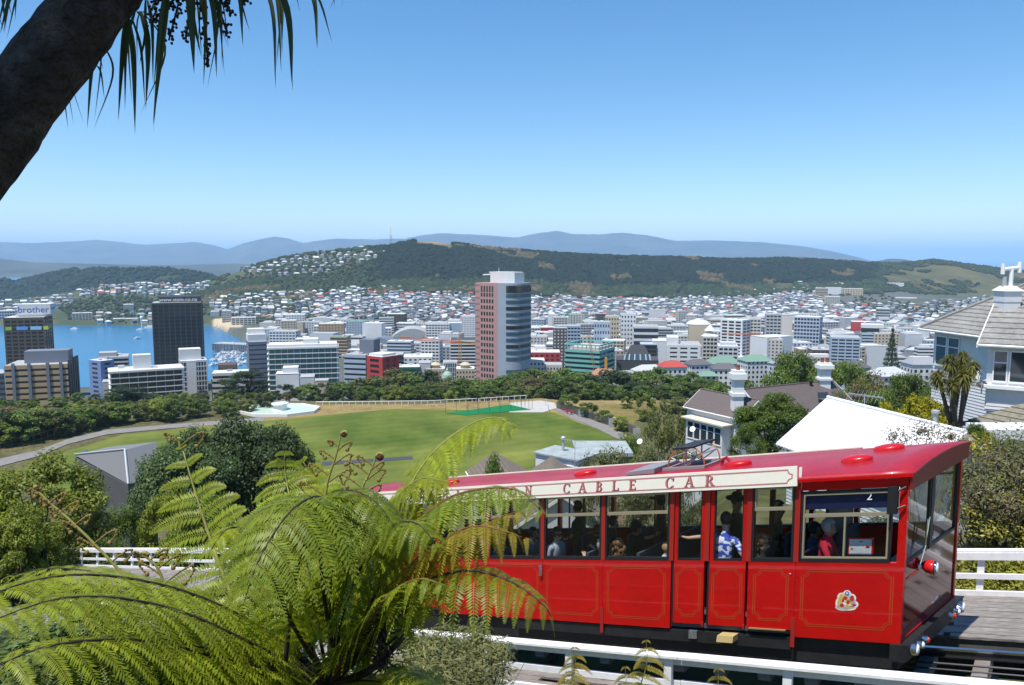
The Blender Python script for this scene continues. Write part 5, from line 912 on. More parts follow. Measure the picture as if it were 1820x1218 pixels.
for i, (x, y) in enumerate([(792 + j * 19, 735 - j * 2.7) for j in range(7)] + [(832 + j * 19, 737 - j * 1.6) for j in range(7)] + [(905 + j * 7, 718 + j * 1.6) for j in range(6)]):
    p = on_z(x, y, PZ); b = MB(); b.tube([p, p + np.array([0, 0, 3.6])], .06, 5); b.build('net_post', DKP, nets)
for q in ([(792, 735), (906, 719)], [(832, 737), (945, 728)]): b = MB(); b.tube([on_z(*q[0], PZ) + (0, 0, 3.6), on_z(*q[1], PZ) + (0, 0, 3.6)], .04, 4); b.build('net_cable', DKP, nets)
b = MB(); p = on_z(975, 735, PZ); q = on_z(970, 722, PZ); b.tube([p, p + (0, 0, 2.6), q + (0, 0, 2.6), q], .06, 6); o = b.build('goal_frame', GALV); tag(o, 'grey metal goal frame standing beside the practice nets', 'goal')
for i, x in enumerate((768, 783)):
    p = on_z(x, 722, PZ); r = thing('park_bench', 'slatted bench by the boundary fence at the far side of the field', 'bench', p, 'benches at the boundary'); 
    b = MB(); b.box(p[0] - .9, p[0] + .9, p[1] - .25, p[1] + .2, p[2] + .42, p[2] + .5); b.build('seat', mat('bench_timber', (0.42, 0.30, 0.18), rough=.8), r)
    b = MB(); b.box(p[0] - .9, p[0] + .9, p[1] + .2, p[1] + .26, p[2] + .55, p[2] + .95); b.build('backrest', MATS['bench_timber'], r)
    for dx in (-.7, .7): b = MB(); b.box(p[0] + dx - .05, p[0] + dx + .05, p[1] - .2, p[1] + .2, p[2], p[2] + .42); b.build('leg', GALV, r)
# fountain pool with drum
c = on_z(498, 731, PZ); pool = thing('fountain_pool', 'octagonal shallow pool with a round white drum at the edge of the field', 'pool', c); RIMW = mat('pool_rim_white', (0.75, 0.74, 0.72), rough=.6); POOLW = mat('pool_water', (0.48, 0.58, 0.46), rough=.3, spec=.4)
oc = lambda r, z, k=8: [c + np.array([r * 1.15 * math.cos(2 * math.pi * (j + .5) / k), r * .9 * math.sin(2 * math.pi * (j + .5) / k), z]) for j in range(k)]
b = MB(); o1, o2, i1, i2 = oc(11.5, -.5), oc(11.5, .9), oc(10.9, .9), oc(10.9, -.5); b.add(o1 + o2 + i1 + i2, [(j, (j + 1) % 8, 8 + (j + 1) % 8, 8 + j) for j in range(8)] + [(8 + j, 8 + (j + 1) % 8, 16 + (j + 1) % 8, 16 + j) for j in range(8)] + [(16 + j, 16 + (j + 1) % 8, 24 + (j + 1) % 8, 24 + j) for j in range(8)]); b.build('rim', RIMW, pool)
b = MB(); b.add(oc(10.95, .55), [tuple(range(8))]); b.build('water', POOLW, pool)
b = MB(); b.lathe(c, [(2.6, .4), (2.3, .9), (2.2, 2.2), (2.75, 2.3), (2.75, 2.75), (2.4, 2.8), (2.3, 2.5)], 24); b.build('drum', RIMW, pool)
b = MB(); p = on_z(437, 735, PZ); b.tube([p, p + (0, 0, 9)], [.08, .04], 6); tag(b.build('flag_pole', mat('pole_grey', (0.3, 0.28, 0.26), rough=.6)), 'thin bare pole standing beside the fountain pool', 'pole')
# concrete wedge building at the left
w0, w1, w2, w3, w4 = at(133, 809, 100), at(222, 800, 92), at(228, 861, 88), at(150, 798, 104), at(228, 905, 86); CONC = mat('grey_concrete', (0.085, 0.085, 0.09), rough=.9, var=.15, vs=.8); CLAD = mat('ribbed_cladding', (0.17, 0.17, 0.175), rough=.7, var=.06, vs=2, stretch=(8, 8, .2))
wd = thing('wedge_building', 'grey angular wedge shaped building at the near edge of the playing field', 'building', (w1[0], w1[1], gz(w1[0], w1[1])))
b = MB(); b.prism([w0, w1, w2], (1.5, 5, -.2)); b.build('sloping_face', CLAD, wd)
dn = np.array([0, 0, -9.]); b = MB(); b.prism([w0 + (0, -.05, -.3), w2 + (0, -.05, -.1), w2 + dn, w0 + dn * 1.1], (1.2, 4, 0)); b.build('wall', CONC, wd)
b = MB(); b.tube([w0 + (0, 0, .1), w1 + (0, 0, .1), w2 + (0, 0, .05)], .12, 5); b.build('edge_flashing', GALV, wd)
b = MB(); p = at(152, 798, 103); b.add([p, p + (-2.2, -1, -2.6), p + (2.2, -1, -2.6), p + (0, 4, -2.6)], [(0, 1, 2), (0, 2, 3), (0, 3, 1)]); b.build('skylight', mat('skylight_glass', (0.13, 0.18, 0.25), rough=.2), wd)
# hedge fence between field and lawn
hf = pipe_fence('slatted_fence', 'dark slatted fence with planting between the field and the upper lawn', [(990, 726), (1030, 737), (1075, 752), (1128, 772)], 14, 2.4, DKP, rails=(1.0, .1), r=.05)
P0, P1 = on_z(990, 726, PZ), on_z(1128, 772, PZ)
for i in range(60):
    f = i / 59; p = P0 * (1 - f) + P1 * f; b = MB(); b.box(p[0] - .16, p[0] + .16, p[1] - .04, p[1] + .04, p[2] + .1, p[2] + 2.25); b.build('slat', mat('fence_slat', (0.10, 0.10, 0.095), rough=.85, var=.3, vs=.8), hf)
for i, (x, y) in enumerate(((1033, 742), (1087, 760), (1131, 778))):
    p = on_z(x, y, PZ); b = MB(); b.box(p[0] - .9, p[0] + .9, p[1] - .1, p[1] + .1, p[2], p[2] + 2.7); tag(b.build('gate_panel', GALV), ['pale grey panel in the slatted fence nearest the far lawn corner', 'wide pale grey gate panel midway along the slatted fence', 'pale grey panel at the hillside end of the slatted fence'][i], 'gate')
rf = mat('red_flowers', (0.45, 0.02, 0.02), rough=.8)
for i, (x, y) in enumerate(((1002, 733), (1008, 736), (1016, 738))):
    p = on_z(x, y, PZ); rg = np.random.default_rng(i); b = MB()
    for _ in range(26): b.ball(p + rg.normal(size=3) * (.4, .3, .35) + (0, 0, .8), .14, 5, 4)
    tag(b.build('red_flower_bush', rf), 'small red flowering bush at the foot of the slatted fence', 'bush', 'red bushes by the slatted fence')
# ================================================================ trees round the park and on the slopes
edge = [(-100, 205), (60, 222), (200, 240), (400, 255), (560, 282), (980, 290), (1250, 290)]
tops = [(-80, 712), (0, 716), (50, 727), (120, 728), (190, 716), (280, 708), (330, 708), (400, 712), (470, 704), (520, 694), (600, 692), (660, 684), (700, 672), (760, 668), (800, 678), (850, 684), (900, 678), (930, 668), (1000, 657), (1060, 668), (1120, 670), (1180, 668), (1230, 676), (1290, 690)]
KN = {'f0': 'rounded green tree', 'f1': 'olive spreading tree', 'f2': 'dark dense tree', 'f3': 'green bushy tree', 'f4': 'lime green bush', 'f5': 'brownish tree', 'f6': 'flat topped tree', 'f7': 'olive bushy tree'}
rt_ = random.Random(4)
LMK = [(-40, 'the grey glass block'), (60, 'the tan banded building'), (165, 'the slim blue block'), (245, 'the white balconied apartments'), (345, 'the gridded white tower'), (405, 'the brown stepped building'), (458, 'the narrow grey tower'), (540, 'the glass hotel'), (630, 'the grey banded office'), (672, 'the red building'), (720, 'the long green building'), (775, 'the cream turrets'), (820, 'the tower crane'), (890, 'the pink tower'), (970, 'the beige flats'), (1035, 'the teal building'), (1130, 'the sloping glass building'), (1215, 'the ribbon windowed office'), (1262, 'the pagoda tower'), (1315, 'the white apartment slabs'), (1360, 'the blank white block'), (1430, 'the pale blue apartments'), (1503, 'the grey car park'), (1587, 'the tall conifer'), (1650, 'the weatherboard house')]
def lmark(x): return min(LMK, key=lambda q: abs(q[0] - x))[1]
for row, (dd, dy, st) in enumerate(((2, 24, 30), (14, 10, 30), (34, 0, 32))):
    x = -90 + row * 13
    while x < 1290:
        d = lerp_tab(x, edge) + dd + rt_.uniform(-4, 4); ty = lerp_tab(x, tops) + dy + rt_.uniform(-5, 8); wpx = rt_.uniform(60, 104) * (1 if row else .75)
        k = rt_.choice(['f0', 'f0', 'f1', 'f2', 'f3', 'f6', 'f7', 'f5'] if row else ['f3', 'f4', 'f0', 'f7', 'f3'])
        if row == 0 and 425 < x < 570: x += st; continue
        tree_px(k, x, ty - 6 - (6 if row == 2 else 0), d, wpx, '%s %s in front of %s' % (KN[k], ['at the field edge', 'mid belt', 'deep in the belt'][row], lmark(x)), 'belt trees, %s, row %d, %s' % (KN[k], row, lmark(x)), wmax=1.45); x += st * rt_.uniform(.75, 1.2)
for x, ty, d, w, k in ((-40, 760, 215, 90, 'f3'), (20, 765, 218, 70, 'f4'), (75, 762, 225, 60, 'f3'), (130, 752, 236, 60, 'f7'), (180, 745, 244, 50, 'f3'), (-90, 740, 230, 90, 'f0')): tree_px(k, x, ty, d, w, KN[k] + ' behind the curving wire fence', 'bushes behind the wire fence, ' + k)
x = -130
while x < 470:      # the wooded slope beyond the curving path
    for q, dd in enumerate((5, 17, 31, 48)):
        xx = x + rt_.uniform(-12, 12); d = lerp_tab(xx, edge) - 9 + dd + rt_.uniform(-4, 4); p = at(xx, 700, d); h = rt_.uniform(5.5, 9.5); z = gz(p[0], p[1]); lim = zpix(lerp_tab(xx, tops) - 4, d) - z; h = max(3.5, min(h, lim)); k = rt_.choice(['f0', 'f3', 'f3', 'f7', 'f1', 'f2', 'f0', 'f4'])
        tree(k, p[0], p[1], h * rt_.uniform(1.15, 1.5), h, '%s %s the path below %s' % (KN[k], ['beside', 'a little way from', 'down the slope from', 'far down the slope from'][q], lmark(xx)), 'path slope trees, %s, %d, %s' % (k, q, lmark(xx)))
    x += 27
rng = np.random.default_rng(77)
def pine_proto(key, n, leafc, seed, size):
    rg = np.random.default_rng(seed); cl = []
    for i in range(34): a = rg.uniform(0, 6.28); z = rg.uniform(.32, .93); r = .42 * math.sqrt(rg.random()) * (1.15 - z * .55); cl.append((r * math.cos(a), r * math.sin(a), z, .12, .12, .05))
    TREES[key] = (crown_mesh('crown', rg, cl, n, size, LM[leafc], fill=.5, aspect=.4, up=.8), trunk_mesh('trunk', rg, cl, BARK))
pine_proto('pine', 7000, 'dark', 5, .04)
tree_px('pine', 222, 686, 262, 95, 'dark pine rising above the belt in front of the white balconied building', name='pine_tree'); tree_px('pine', 440, 656, 300, 95, 'broad dark pine in front of the glass hotel', name='pine_tree'); tree_px('pine', 408, 672, 310, 60, 'smaller dark pine beside the brown stepped building', name='pine_tree')
# near trees, more leaves
for key, kd, lc, n, s, nc, sd in (('n_lime', 'bush', 'lime', 22000, .028, 90, 201), ('n_blue', 'broad', 'blue', 26000, .024, 90, 202), ('n_green', 'broad', 'green', 24000, .024, 80, 203), ('n_dk', 'bush', 'green', 20000, .024, 80, 204), ('n_olive', 'bush', 'grey', 16000, .026, 60, 205), ('n_yel', 'bush', 'yellow', 15000, .036, 60, 206), ('n_sparse', 'sparse', 'olive', 7000, .028, 46, 207), ('n_brown', 'flat', 'brown', 12000, .026, 40, 208)):
    tree_proto(key, kd, lc, n, s, nc, sd, fill=.55, bark=BARKP if kd == 'sparse' else BARK)
T = tree_px
T('n_lime', 72, 803, 36, 225, 'large light green rounded tree below the park path at the left'); T('n_lime', -30, 835, 34, 190, 'light green tree at the very edge left of the rounded one'); T('n_dk', 215, 890, 46, 110, 'dark small tree between the light green tree and the white fence', name='bush')
T('n_dk', 20, 930, 40, 150, 'shaded bush on the bank beside the white fence end', name='bush'); T('n_lime', 35, 885, 33, 130, 'lower light green bush at the foot of the large rounded tree', name='bush'); T('n_dk', 120, 925, 42, 120, 'dark bush in front of the light green tree', name='bush')
T('n_blue', 445, 732, 66, 215, 'tall blue green tree in front of the playing field'); T('n_blue', 328, 768, 60, 185, 'spreading blue green tree beside the grey wedge building'); T('n_blue', 375, 757, 64, 190, 'blue green tree in the middle of the dark clump'); T('n_lime', 300, 850, 46, 110, 'light green bush under the blue green clump', name='bush'); T('n_dk', 370, 880, 48, 150, 'dark undergrowth tree below the blue green clump', name='bush')
T('n_blue', 525, 820, 62, 90, 'small blue green tree on the field side of the clump', name='bush'); T('n_olive', 590, 850, 52, 90, 'grey green shrub behind the fern fronds', name='bush'); T('n_dk', 480, 890, 45, 130, 'dark bush behind the upright fern fronds', name='bush')
T('n_dk', 880, 800, 50, 90, 'dark round bush beside the brown tiled roofs', name='bush'); T('n_olive', 1085, 788, 46, 130, 'soft olive bush behind the middle of the cable car roof', name='bush'); T('n_olive', 1160, 785, 44, 120, 'soft olive bush behind the roof hoops', name='bush'); T('n_olive', 1225, 790, 40, 90, 'small olive bush under the villa bay window', name='bush'); T('n_dk', 1120, 765, 80, 90, 'dark shrub near the pale satellite dish', name='bush'); T('n_olive', 1045, 800, 55, 60, 'olive shrub beside the tan flat roof', name='bush')
T('n_sparse', 1182, 708, 92, 100, 'thin branched tree with bare limbs beside the villa'); T('n_green', 1372, 694, 47, 150, 'dense dark green tree between the villa and the white roof'); T('n_dk', 1330, 745, 45, 70, 'dark bush at the villa end of the dense tree', name='bush')
T('n_green', 1420, 622, 170, 130, 'big rounded green tree behind the villa chimneys'); T('n_green', 1510, 640, 165, 110, 'green tree to the right of the far villa chimney'); T('f0', 1330, 665, 190, 60, 'small green tree behind the near villa chimney'); T('f0', 1270, 678, 230, 70, 'green tree under the grey hipped roofs'); T('n_brown', 1560, 655, 140, 120, 'brownish flat topped tree below the tall conifer'); T('n_dk', 1560, 690, 95, 120, 'dark green bush beyond the white roof', name='bush'); T('n_olive', 1500, 690, 80, 90, 'grey olive tree behind the white roof ridge'); T('n_green', 1620, 660, 110, 110, 'green tree left of the spiky cabbage palm'); T('n_olive', 1440, 690, 100, 60, 'olive tree at the villa skylight', name='bush')
T('n_yel', 1640, 697, 47, 110, 'yellow green glossy bush behind the white roof', name='bush'); T('n_yel', 1575, 712, 48, 90, 'second yellow green bush behind the antenna', name='bush'); T('n_green', 1730, 745, 36, 70, 'small green tree in front of the french doors', name='bush'); T('n_yel', 1760, 760, 34, 50, 'yellow leaved bush at the foot of the french doors', name='bush')
for x, ty, d, w, k, lb in ((1150, 700, 240, 40, 'f4', 'lime bush along the upper lawn edge'), (1010, 700, 262, 40, 'f3', 'clipped green bush at the top of the slatted fence'), (1045, 715, 248, 40, 'f3', 'clipped green bush halfway down the slatted fence'), (1075, 728, 240, 34, 'f3', 'clipped green bush at the lawn side of the gate'), (1105, 738, 228, 34, 'f4', 'lime green bush near the lower fence end'), (1115, 705, 262, 24, 'f4', 'yellow flowering bush at the lawn far edge'), (1205, 705, 255, 60, 'f7', 'olive bush at the right end of the upper lawn')): T(k, x, ty, d, w, lb, name='bush')
# shrubs beside the track, beyond the far fence
BK = leaf_mat('bank_shrub_leaf', (0.19, 0.20, 0.07), trans=.35); BK2 = leaf_mat('bank_shrub_yellow', (0.26, 0.26, 0.04), trans=.35); BK3 = leaf_mat('bank_shrub_dry', (0.17, 0.14, 0.075), trans=.3)
shrub('bank_shrub', 'tangled green shrub on the bank beyond the fence to the right of the car', [(1760, 870, 17.5, 80, 70, 1.2), (1820, 830, 18, 80, 80, 1.2), (1740, 930, 17, 60, 45, .8), (1830, 930, 17, 80, 50, .9), (1880, 870, 17.5, 80, 90, 1.2), (1790, 800, 19, 50, 35, .6), (1720, 850, 19, 40, 40, .7)], 15000, .10, BK, aspect=.4, fill=1.0, stems=120, bark=BARKP)
shrub('bank_shrub', 'dry twiggy grey shrub leaning out of the green bank', [(1790, 900, 16.6, 45, 30, .4), (1735, 880, 16.8, 30, 35, .4), (1815, 840, 17.2, 50, 25, .4), (1770, 815, 17.6, 30, 20, .3)], 3200, .085, BK3, aspect=.35, fill=1.0, stems=90, bark=BARKP)
shrub('bank_shrub', 'yellow flowering sprigs dotted over the green bank', [(1735, 790, 18.2, 30, 22, .4), (1770, 940, 16.5, 60, 22, .4), (1810, 890, 16.8, 40, 30, .4), (1725, 905, 16.8, 25, 20, .3)], 1300, .075, leaf_mat('gorse_yellow', (0.27, 0.24, 0.035), trans=.3), aspect=.5, fill=1.0, stems=30)
shrub('bank_shrub', 'yellow green low growth under the rails of the far fence', [(1730, 1010, 16.2, 60, 30, .6), (1790, 1020, 16.2, 60, 35, .6), (1860, 1000, 16.4, 70, 40, .6), (1720, 1045, 15.8, 50, 25, .5), (1800, 1050, 15.8, 70, 22, .5)], 12000, .09, BK2, aspect=.45, fill=.9, stems=20)
shrub('bank_shrub', 'straggly pale branches waving in front of the white roof', [(1590, 775, 20, 25, 22, .4), (1640, 765, 20, 45, 28, .5), (1690, 775, 19.5, 35, 25, .5), (1720, 800, 19, 40, 30, .6), (1610, 800, 20, 50, 15, .4)], 3000, .07, BK3, aspect=.4, fill=1.0, stems=50, bark=BARKP)
for i, (x0, y0) in enumerate(((-8, 0), (-5, 1), (-2, 2), (1, 2.5), (4, 2), (7, 1), (9.5, 1), (-11, 0), (-14.5, 0), (12.5, 2))):
    a = x0; t = 8.2 + y0; p = TR(a, t, 0); z = gz(p[0], p[1]); hh = rt_.uniform(1.6, 2.6); k = rt_.choice(['n_olive', 'n_dk', 'n_green']); tree(k, p[0], p[1], hh * 1.7, hh, {'n_dk': 'dark green scrub', 'n_green': 'leafy green scrub', 'n_olive': 'olive scrub'}[k] + ' on the bank behind the far track fence', 'scrub beyond the track' + k, name='bush', z=z - .2)
# ================================================================ near houses
WB = mat('white_weatherboard', (0.66, 0.66, 0.66), rough=.6, var=.05, vs=3); TRIM = mat('white_trim', (0.80, 0.80, 0.79), rough=.45); BRN = mat('brown_iron_roof', (0.115, 0.090, 0.082), rough=.6, var=.18, vs=.8, stretch=(6, 6, .3)); WROOF = mat('white_iron_roof', (0.82, 0.82, 0.82), rough=.45, var=.04, vs=1); TILE = mat('grey_roof_tile', (0.235, 0.228, 0.212), rough=.8, var=.25, vs=4, v2=.15, vs2=.6); TILEB = mat('brown_roof_tile', (0.145, 0.115, 0.085), rough=.8, var=.25, vs=4); WIN = mat('window_glass_dark', (0.03, 0.04, 0.05), rough=.06, spec=.8); SOFF = mat('soffit_grey', (0.5, 0.5, 0.5), rough=.7)
def u2(v): v = np.array(v, float); v[2] = 0; return v / np.linalg.norm(v)
def clad(b, P, Q, z0, z1, nrm, board=.16, proud=.02):
    """weatherboards on a wall from P to Q: overlapping boards with a shadow lip"""
    z = z0
    while z < z1 - .01: e = min(z + board - .004, z1); b.hexa([P + nrm * proud * 1.6 + (0, 0, z), Q + nrm * proud * 1.6 + (0, 0, z), Q - nrm * .01 + (0, 0, z), P - nrm * .01 + (0, 0, z), P + nrm * .004 + (0, 0, e), Q + nrm * .004 + (0, 0, e), Q - nrm * .01 + (0, 0, e), P - nrm * .01 + (0, 0, e)]); z += board
def gable(root, A, B, half, drop, th=.12, over=.35, m=BRN, wall=WB, zb=None, inset=.35, walls=True, courses=0, ridge=True, gend=True):
    """gable roof with ridge A-B; half span vector is perpendicular, drop ridge->eave"""
    A = np.array(A, float); B = np.array(B, float); ax = u2(B - A); pr = np.array([-ax[1], ax[0], 0]); n = 0
    for s in (-1, 1):
        e = pr * s * half + np.array([0, 0, -drop]); r = MB(); A2, B2 = A - ax * over, B + ax * over
        r.prism([A2, B2, B2 + e, A2 + e] if s < 0 else [A2, A2 + e, B2 + e, B2], (0, 0, -th)); ro = r.build('roof', m, root)
        if courses:
            for i in range(courses):
                f0, f1 = i / courses, (i + 1) / courses + .02; k = MB(); up = np.array([0, 0, .035]); q = [A2 + e * f0 + up * .3, B2 + e * f0 + up * .3, B2 + e * f1 + up * 2, A2 + e * f1 + up * 2]
                k.prism(q if s < 0 else q[::-1], (0, 0, -.03)); k.build('tile_course', m, ro)
    if ridge: r = MB(); r.tube([A - ax * over + (0, 0, .02), B + ax * over + (0, 0, .02)], .09, 6); r.build('ridge_cap', m, root)
    if walls:
        h = half - inset; dz = drop * h / half; zb = zb if zb is not None else min(gz(A[0], A[1]), gz(B[0], B[1])) - .5; w = MB(); zt = A[2] - dz - th
        for P, Q in ((A - pr * h, B - pr * h), (B + pr * h, A + pr * h)):
            nr = np.cross(u2(Q - P), (0, 0, 1)); P0 = np.array([P[0], P[1], 0]); Q0 = np.array([Q[0], Q[1], 0]); w.hexa([P0 + (0, 0, zb), Q0 + (0, 0, zb), Q0 - nr * .15 + (0, 0, zb), P0 - nr * .15 + (0, 0, zb), P0 + (0, 0, zt), Q0 + (0, 0, zt), Q0 - nr * .15 + (0, 0, zt), P0 - nr * .15 + (0, 0, zt)]); clad(w, P0, Q0, zb + .5, zt - .05, nr)
        for E_, s in ((A, -1), (B, 1)):
            L0, R0 = E_ - pr * h * 1, E_ + pr * h; k = [np.array([L0[0], L0[1], zb]), np.array([R0[0], R0[1], zb]), np.array([R0[0], R0[1], zt]), np.array([E_[0], E_[1], A[2] - th - .02]), np.array([L0[0], L0[1], zt])]
            w.prism(k if s < 0 else k[::-1], tuple(-ax * s * .15))
        w.build('wall', wall, root)
        for E_, s in ((A, -1), (B, 1)):
            for q in (-1, 1):
                e = pr * q * half + np.array([0, 0, -drop]); o = E_ + ax * s * (over + .005); k = MB(); k.prism([o, o + e, o + e + (0, 0, -.22), o + (0, 0, -.22)], tuple(ax * s * .05)); k.build('bargeboard', TRIM, root)
        for q in (-1, 1): e = pr * q * (half + .04) + np.array([0, 0, -drop - .08]); k = MB(); k.tube([A - ax * over + e, B + ax * over + e], .07, 6); k.build('gutter', TRIM, root)
def window(root, P, Q, z0, z1, nx=2, ny=1, nrm=None, frame=.07, out=.05, name='window', trans=0):
    """window in a wall plane from P to Q (bottom z0, top z1): frame, mullions, pane"""
    P = np.array([P[0], P[1], 0.]); Q = np.array([Q[0], Q[1], 0.]); ax = u2(Q - P); nr = np.cross(ax, (0, 0, 1)) if nrm is None else np.array(nrm); L = np.linalg.norm(Q - P)
    F = lambda u, w, z: P + ax * u + nr * w + np.array([0, 0, z])
    b = MB(); b.fbox(F, -frame, L + frame, out + .03, 0, z0 - frame * 1.6, z0); b.fbox(F, -frame, L + frame, out + .02, 0, z1, z1 + frame); b.fbox(F, -frame, 0, out + .02, 0, z0 + .001, z1 - .001); b.fbox(F, L, L + frame, out + .02, 0, z0 + .001, z1 - .001)
    for i in range(1, nx): b.fbox(F, L * i / nx - frame * .4, L * i / nx + frame * .4, out + .015, .01, z0 + .001, z1 - .001)
    for i in range(1, ny): z = z0 + (z1 - z0) * i / ny; b.fbox(F, .001, L - .001, out + .01, .012, z - frame * .35, z + frame * .35)
    if trans: b.fbox(F, .001, L - .001, out + .012, .012, z0 + (z1 - z0) * trans - frame * .5, z0 + (z1 - z0) * trans + frame * .5)
    w = b.build(name, TRIM, root); g = MB(); g.fbox(F, .0, L, out - .02, .005, z0, z1); g.build('pane', WIN, w); return w
def chimney(root, c, w, h, m=TRIM, pots=0, bend=.0):
    b = MB(); x, y, z = c
    b.box(x - w / 2, x + w / 2, y - w / 2, y + w / 2, z, z + h * .72); b.box(x - w * .62, x + w * .62, y - w * .62, y + w * .62, z + h * .36, z + h * .44); b.box(x - w * .56, x + w * .56, y - w * .56, y + w * .56, z + h * .721, z + h * .78); b.box(x - w * .72, x + w * .72, y - w * .72, y + w * .72, z + h * .781, z + h * .92); b.box(x - w * .56, x + w * .56, y - w * .56, y + w * .56, z + h * .921, z + h); ch = b.build('chimney', m, root)
    for i in range(pots): k = MB(); k.lathe((x + (i - (pots - 1) / 2) * w * .5, y, z + h), [(w * .2, 0), (w * .16, .25), (w * .2, .5), (w * .12, .55)], 10); k.build('chimney_pot', mat('terracotta', (0.22, 0.08, 0.05), rough=.9), ch)
# villa with brown iron roof
R1, R2 = at(1248, 692, 86), at(1345, 713, 79.5); R2[2] = R1[2]
vl = thing('villa', 'white weatherboard villa with brown iron roofs and two tall white chimneys', 'house', (R1[0], R1[1], gz(R1[0], R1[1])))
gable(vl, R1, R2, 2.5, 1.7, over=.25); R3, R4 = at(1325, 694, 86), at(1478, 674, 92); R4[2] = R3[2] = (R3[2] + R4[2]) / 2; gable(vl, R3, R4, 3.6, 2.5, over=.3)
c = at(1310, 716, 80); chimney(vl, (c[0], c[1], c[2] - .8), 1.05, 4.2, pots=1); c = at(1464, 685, 91); chimney(vl, (c[0], c[1], c[2] - .5), 1.15, 3.2, pots=2)
ax = u2(R2 - R1); pr = np.array([-ax[1], ax[0], 0]); o = R1 - pr * 2.15
bay = o + ax * 1.2 - pr * 1.3; F = lambda u, w, z: bay + ax * u + pr * w + np.array([0, 0, z - bay[2]]); zt = R1[2] - 2.6; zb = gz(bay[0], bay[1]) - 1
b = MB(); b.fbox(F, 0, 5.2, 0, 1.5, zb, zt); b.build('bay_wall', WB, vl); b = MB(); b.fbox(F, -.4, 5.6, -.4, 1.5, zt, zt + .15); b.build('bay_roof', mat('cream_flat_roof', (0.62, 0.56, 0.44), rough=.7), vl)
for i in range(5): window(vl, F(.3 + i * .98, 0, 0), F(1.1 + i * .98, 0, 0), zt - 2.0, zt - .3, 1, 1, trans=.68)
for i in range(2): window(vl, F(0, 1.3 - i * .65, 0), F(0, .8 - i * .65, 0), zt - 2.0, zt - .3, 1, 1, trans=.68)
s0 = at(1462, 702, 88); b = MB(); b.add([s0 + (-.6, 0, .3), s0 + (.6, 0, .3), s0 + (.5, -.5, -.3), s0 + (-.7, -.5, -.3)], [(0, 1, 2, 3)]); b.build('skylight', WIN, vl); b = MB(); s0 = at(1441, 690, 90); b.lathe(s0, [(.16, -.3), (.16, .7), (.24, .72), (.24, .85)], 10); b.build('flue', BLK, vl)
def dish(px, py, d, r, label, m=TRIM, to=(-.5, -.6, .5)):
    c = at(px, py, d); n = np.array(to); n = n / np.linalg.norm(n); u = np.cross(n, (0, 0, 1)); u /= np.linalg.norm(u); v = np.cross(u, n); FF = lambda x, y, z: u * x + v * y + n * z
    root = thing('satellite_dish', label, 'satellite dish', c - np.array([0, 0, r * 1.6])); b = MB(); b.lathe(c, [(.02, -.12 * r), (r * .5, -.08 * r), (r, .1 * r), (r * .98, .12 * r), (r * .5, -.05 * r), (.02, -.09 * r)], 20, FF); b.build('reflector', m, root, smooth=True); b = MB(); b.tube([c - v * r * .8, c + n * r * .9], .02, 5); b.tube([c - n * .1, c - np.array([0, 0, r * 1.6])], .035, 6); b.build('arm', GALV, root)
dish(1231, 763, 78, .30, 'white satellite dish on the villa corner beside the olive bush'); dish(1137, 785, 62, .24, 'white satellite dish standing among the shrubs near the slatted fence'); dish(1744, 667, 46, .36, 'white satellite dish above the tiled bay roof'); dish(1745, 685, 45.5, .30, 'black satellite dish on the edge of the tiled bay roof', BLK, (-.3, -.5, .8))
# house with white roof
A, B = at(1480, 709, 37), at(1703, 766, 30.2); B[2] = A[2]
wr = thing('white_roofed_house', 'small house with brilliant white iron roof just behind the cable car', 'house', (A[0], A[1], gz(A[0], A[1]))); gable(wr, A, B, 2.7, 2.0, m=WROOF, over=.35)
for i in range(17):
    for s in (-1, 1): e = np.array([-u2(B - A)[1], u2(B - A)[0], 0]) * s * 2.7 + np.array([0, 0, -2.0]); p = A + (B - A) * (i + .3) / 17; b = MB(); b.tube([p + (0, 0, .02), p + e + (0, 0, .02)], .022, 4); b.build('roof_rib', WROOF, wr)
ax = u2(B - A); pr = np.array([-ax[1], ax[0], 0]); window(wr, A - pr * 2.36 - ax * .0, A - pr * 2.36 + ax * 1.2, A[2] - 3.4, A[2] - 2.3, 2, 2); window(wr, A - pr * 2.36 + ax * 2.6, A - pr * 2.36 + ax * 4.2, A[2] - 3.4, A[2] - 2.3, 2, 2)
b = MB(); c = at(1662, 748, 31.5); b.lathe(c, [(.1, -.4), (.1, .3), (.16, .32), (.16, .42), (.05, .45)], 10); b.build('flue', GALV, wr)
def antenna(px, py, d, label, hh=1.6):
    c = at(px, py, d); b = MB(); b.tube([c - np.array([0, 0, hh]), c], .02, 5); r = thing('tv_antenna', label, 'antenna', c - np.array([0, 0, hh])); b.build('mast', GALV, r)
    b = MB(); b.tube([c - (.8, .1, -.05), c + (.9, .1, -.2)], .014, 4)
    for i in range(9): p = c + np.array([-.75 + i * .19, 0, -.02 - i * .02]); b.tube([p + (0, -.35, 0), p + (0, .35, 0)], .007, 4); b.tube([p + (-.12, 0, -.3), p + (.12, 0, .25)], .006, 4)
    b.build('elements', GALV, r)['kind'] = 'stuff'
antenna(1537, 700, 36, 'spidery television antenna behind the white roof ridge', 1.6); antenna(1022, 782, 58, 'television antenna beside the flat roofed white block', 2.6)
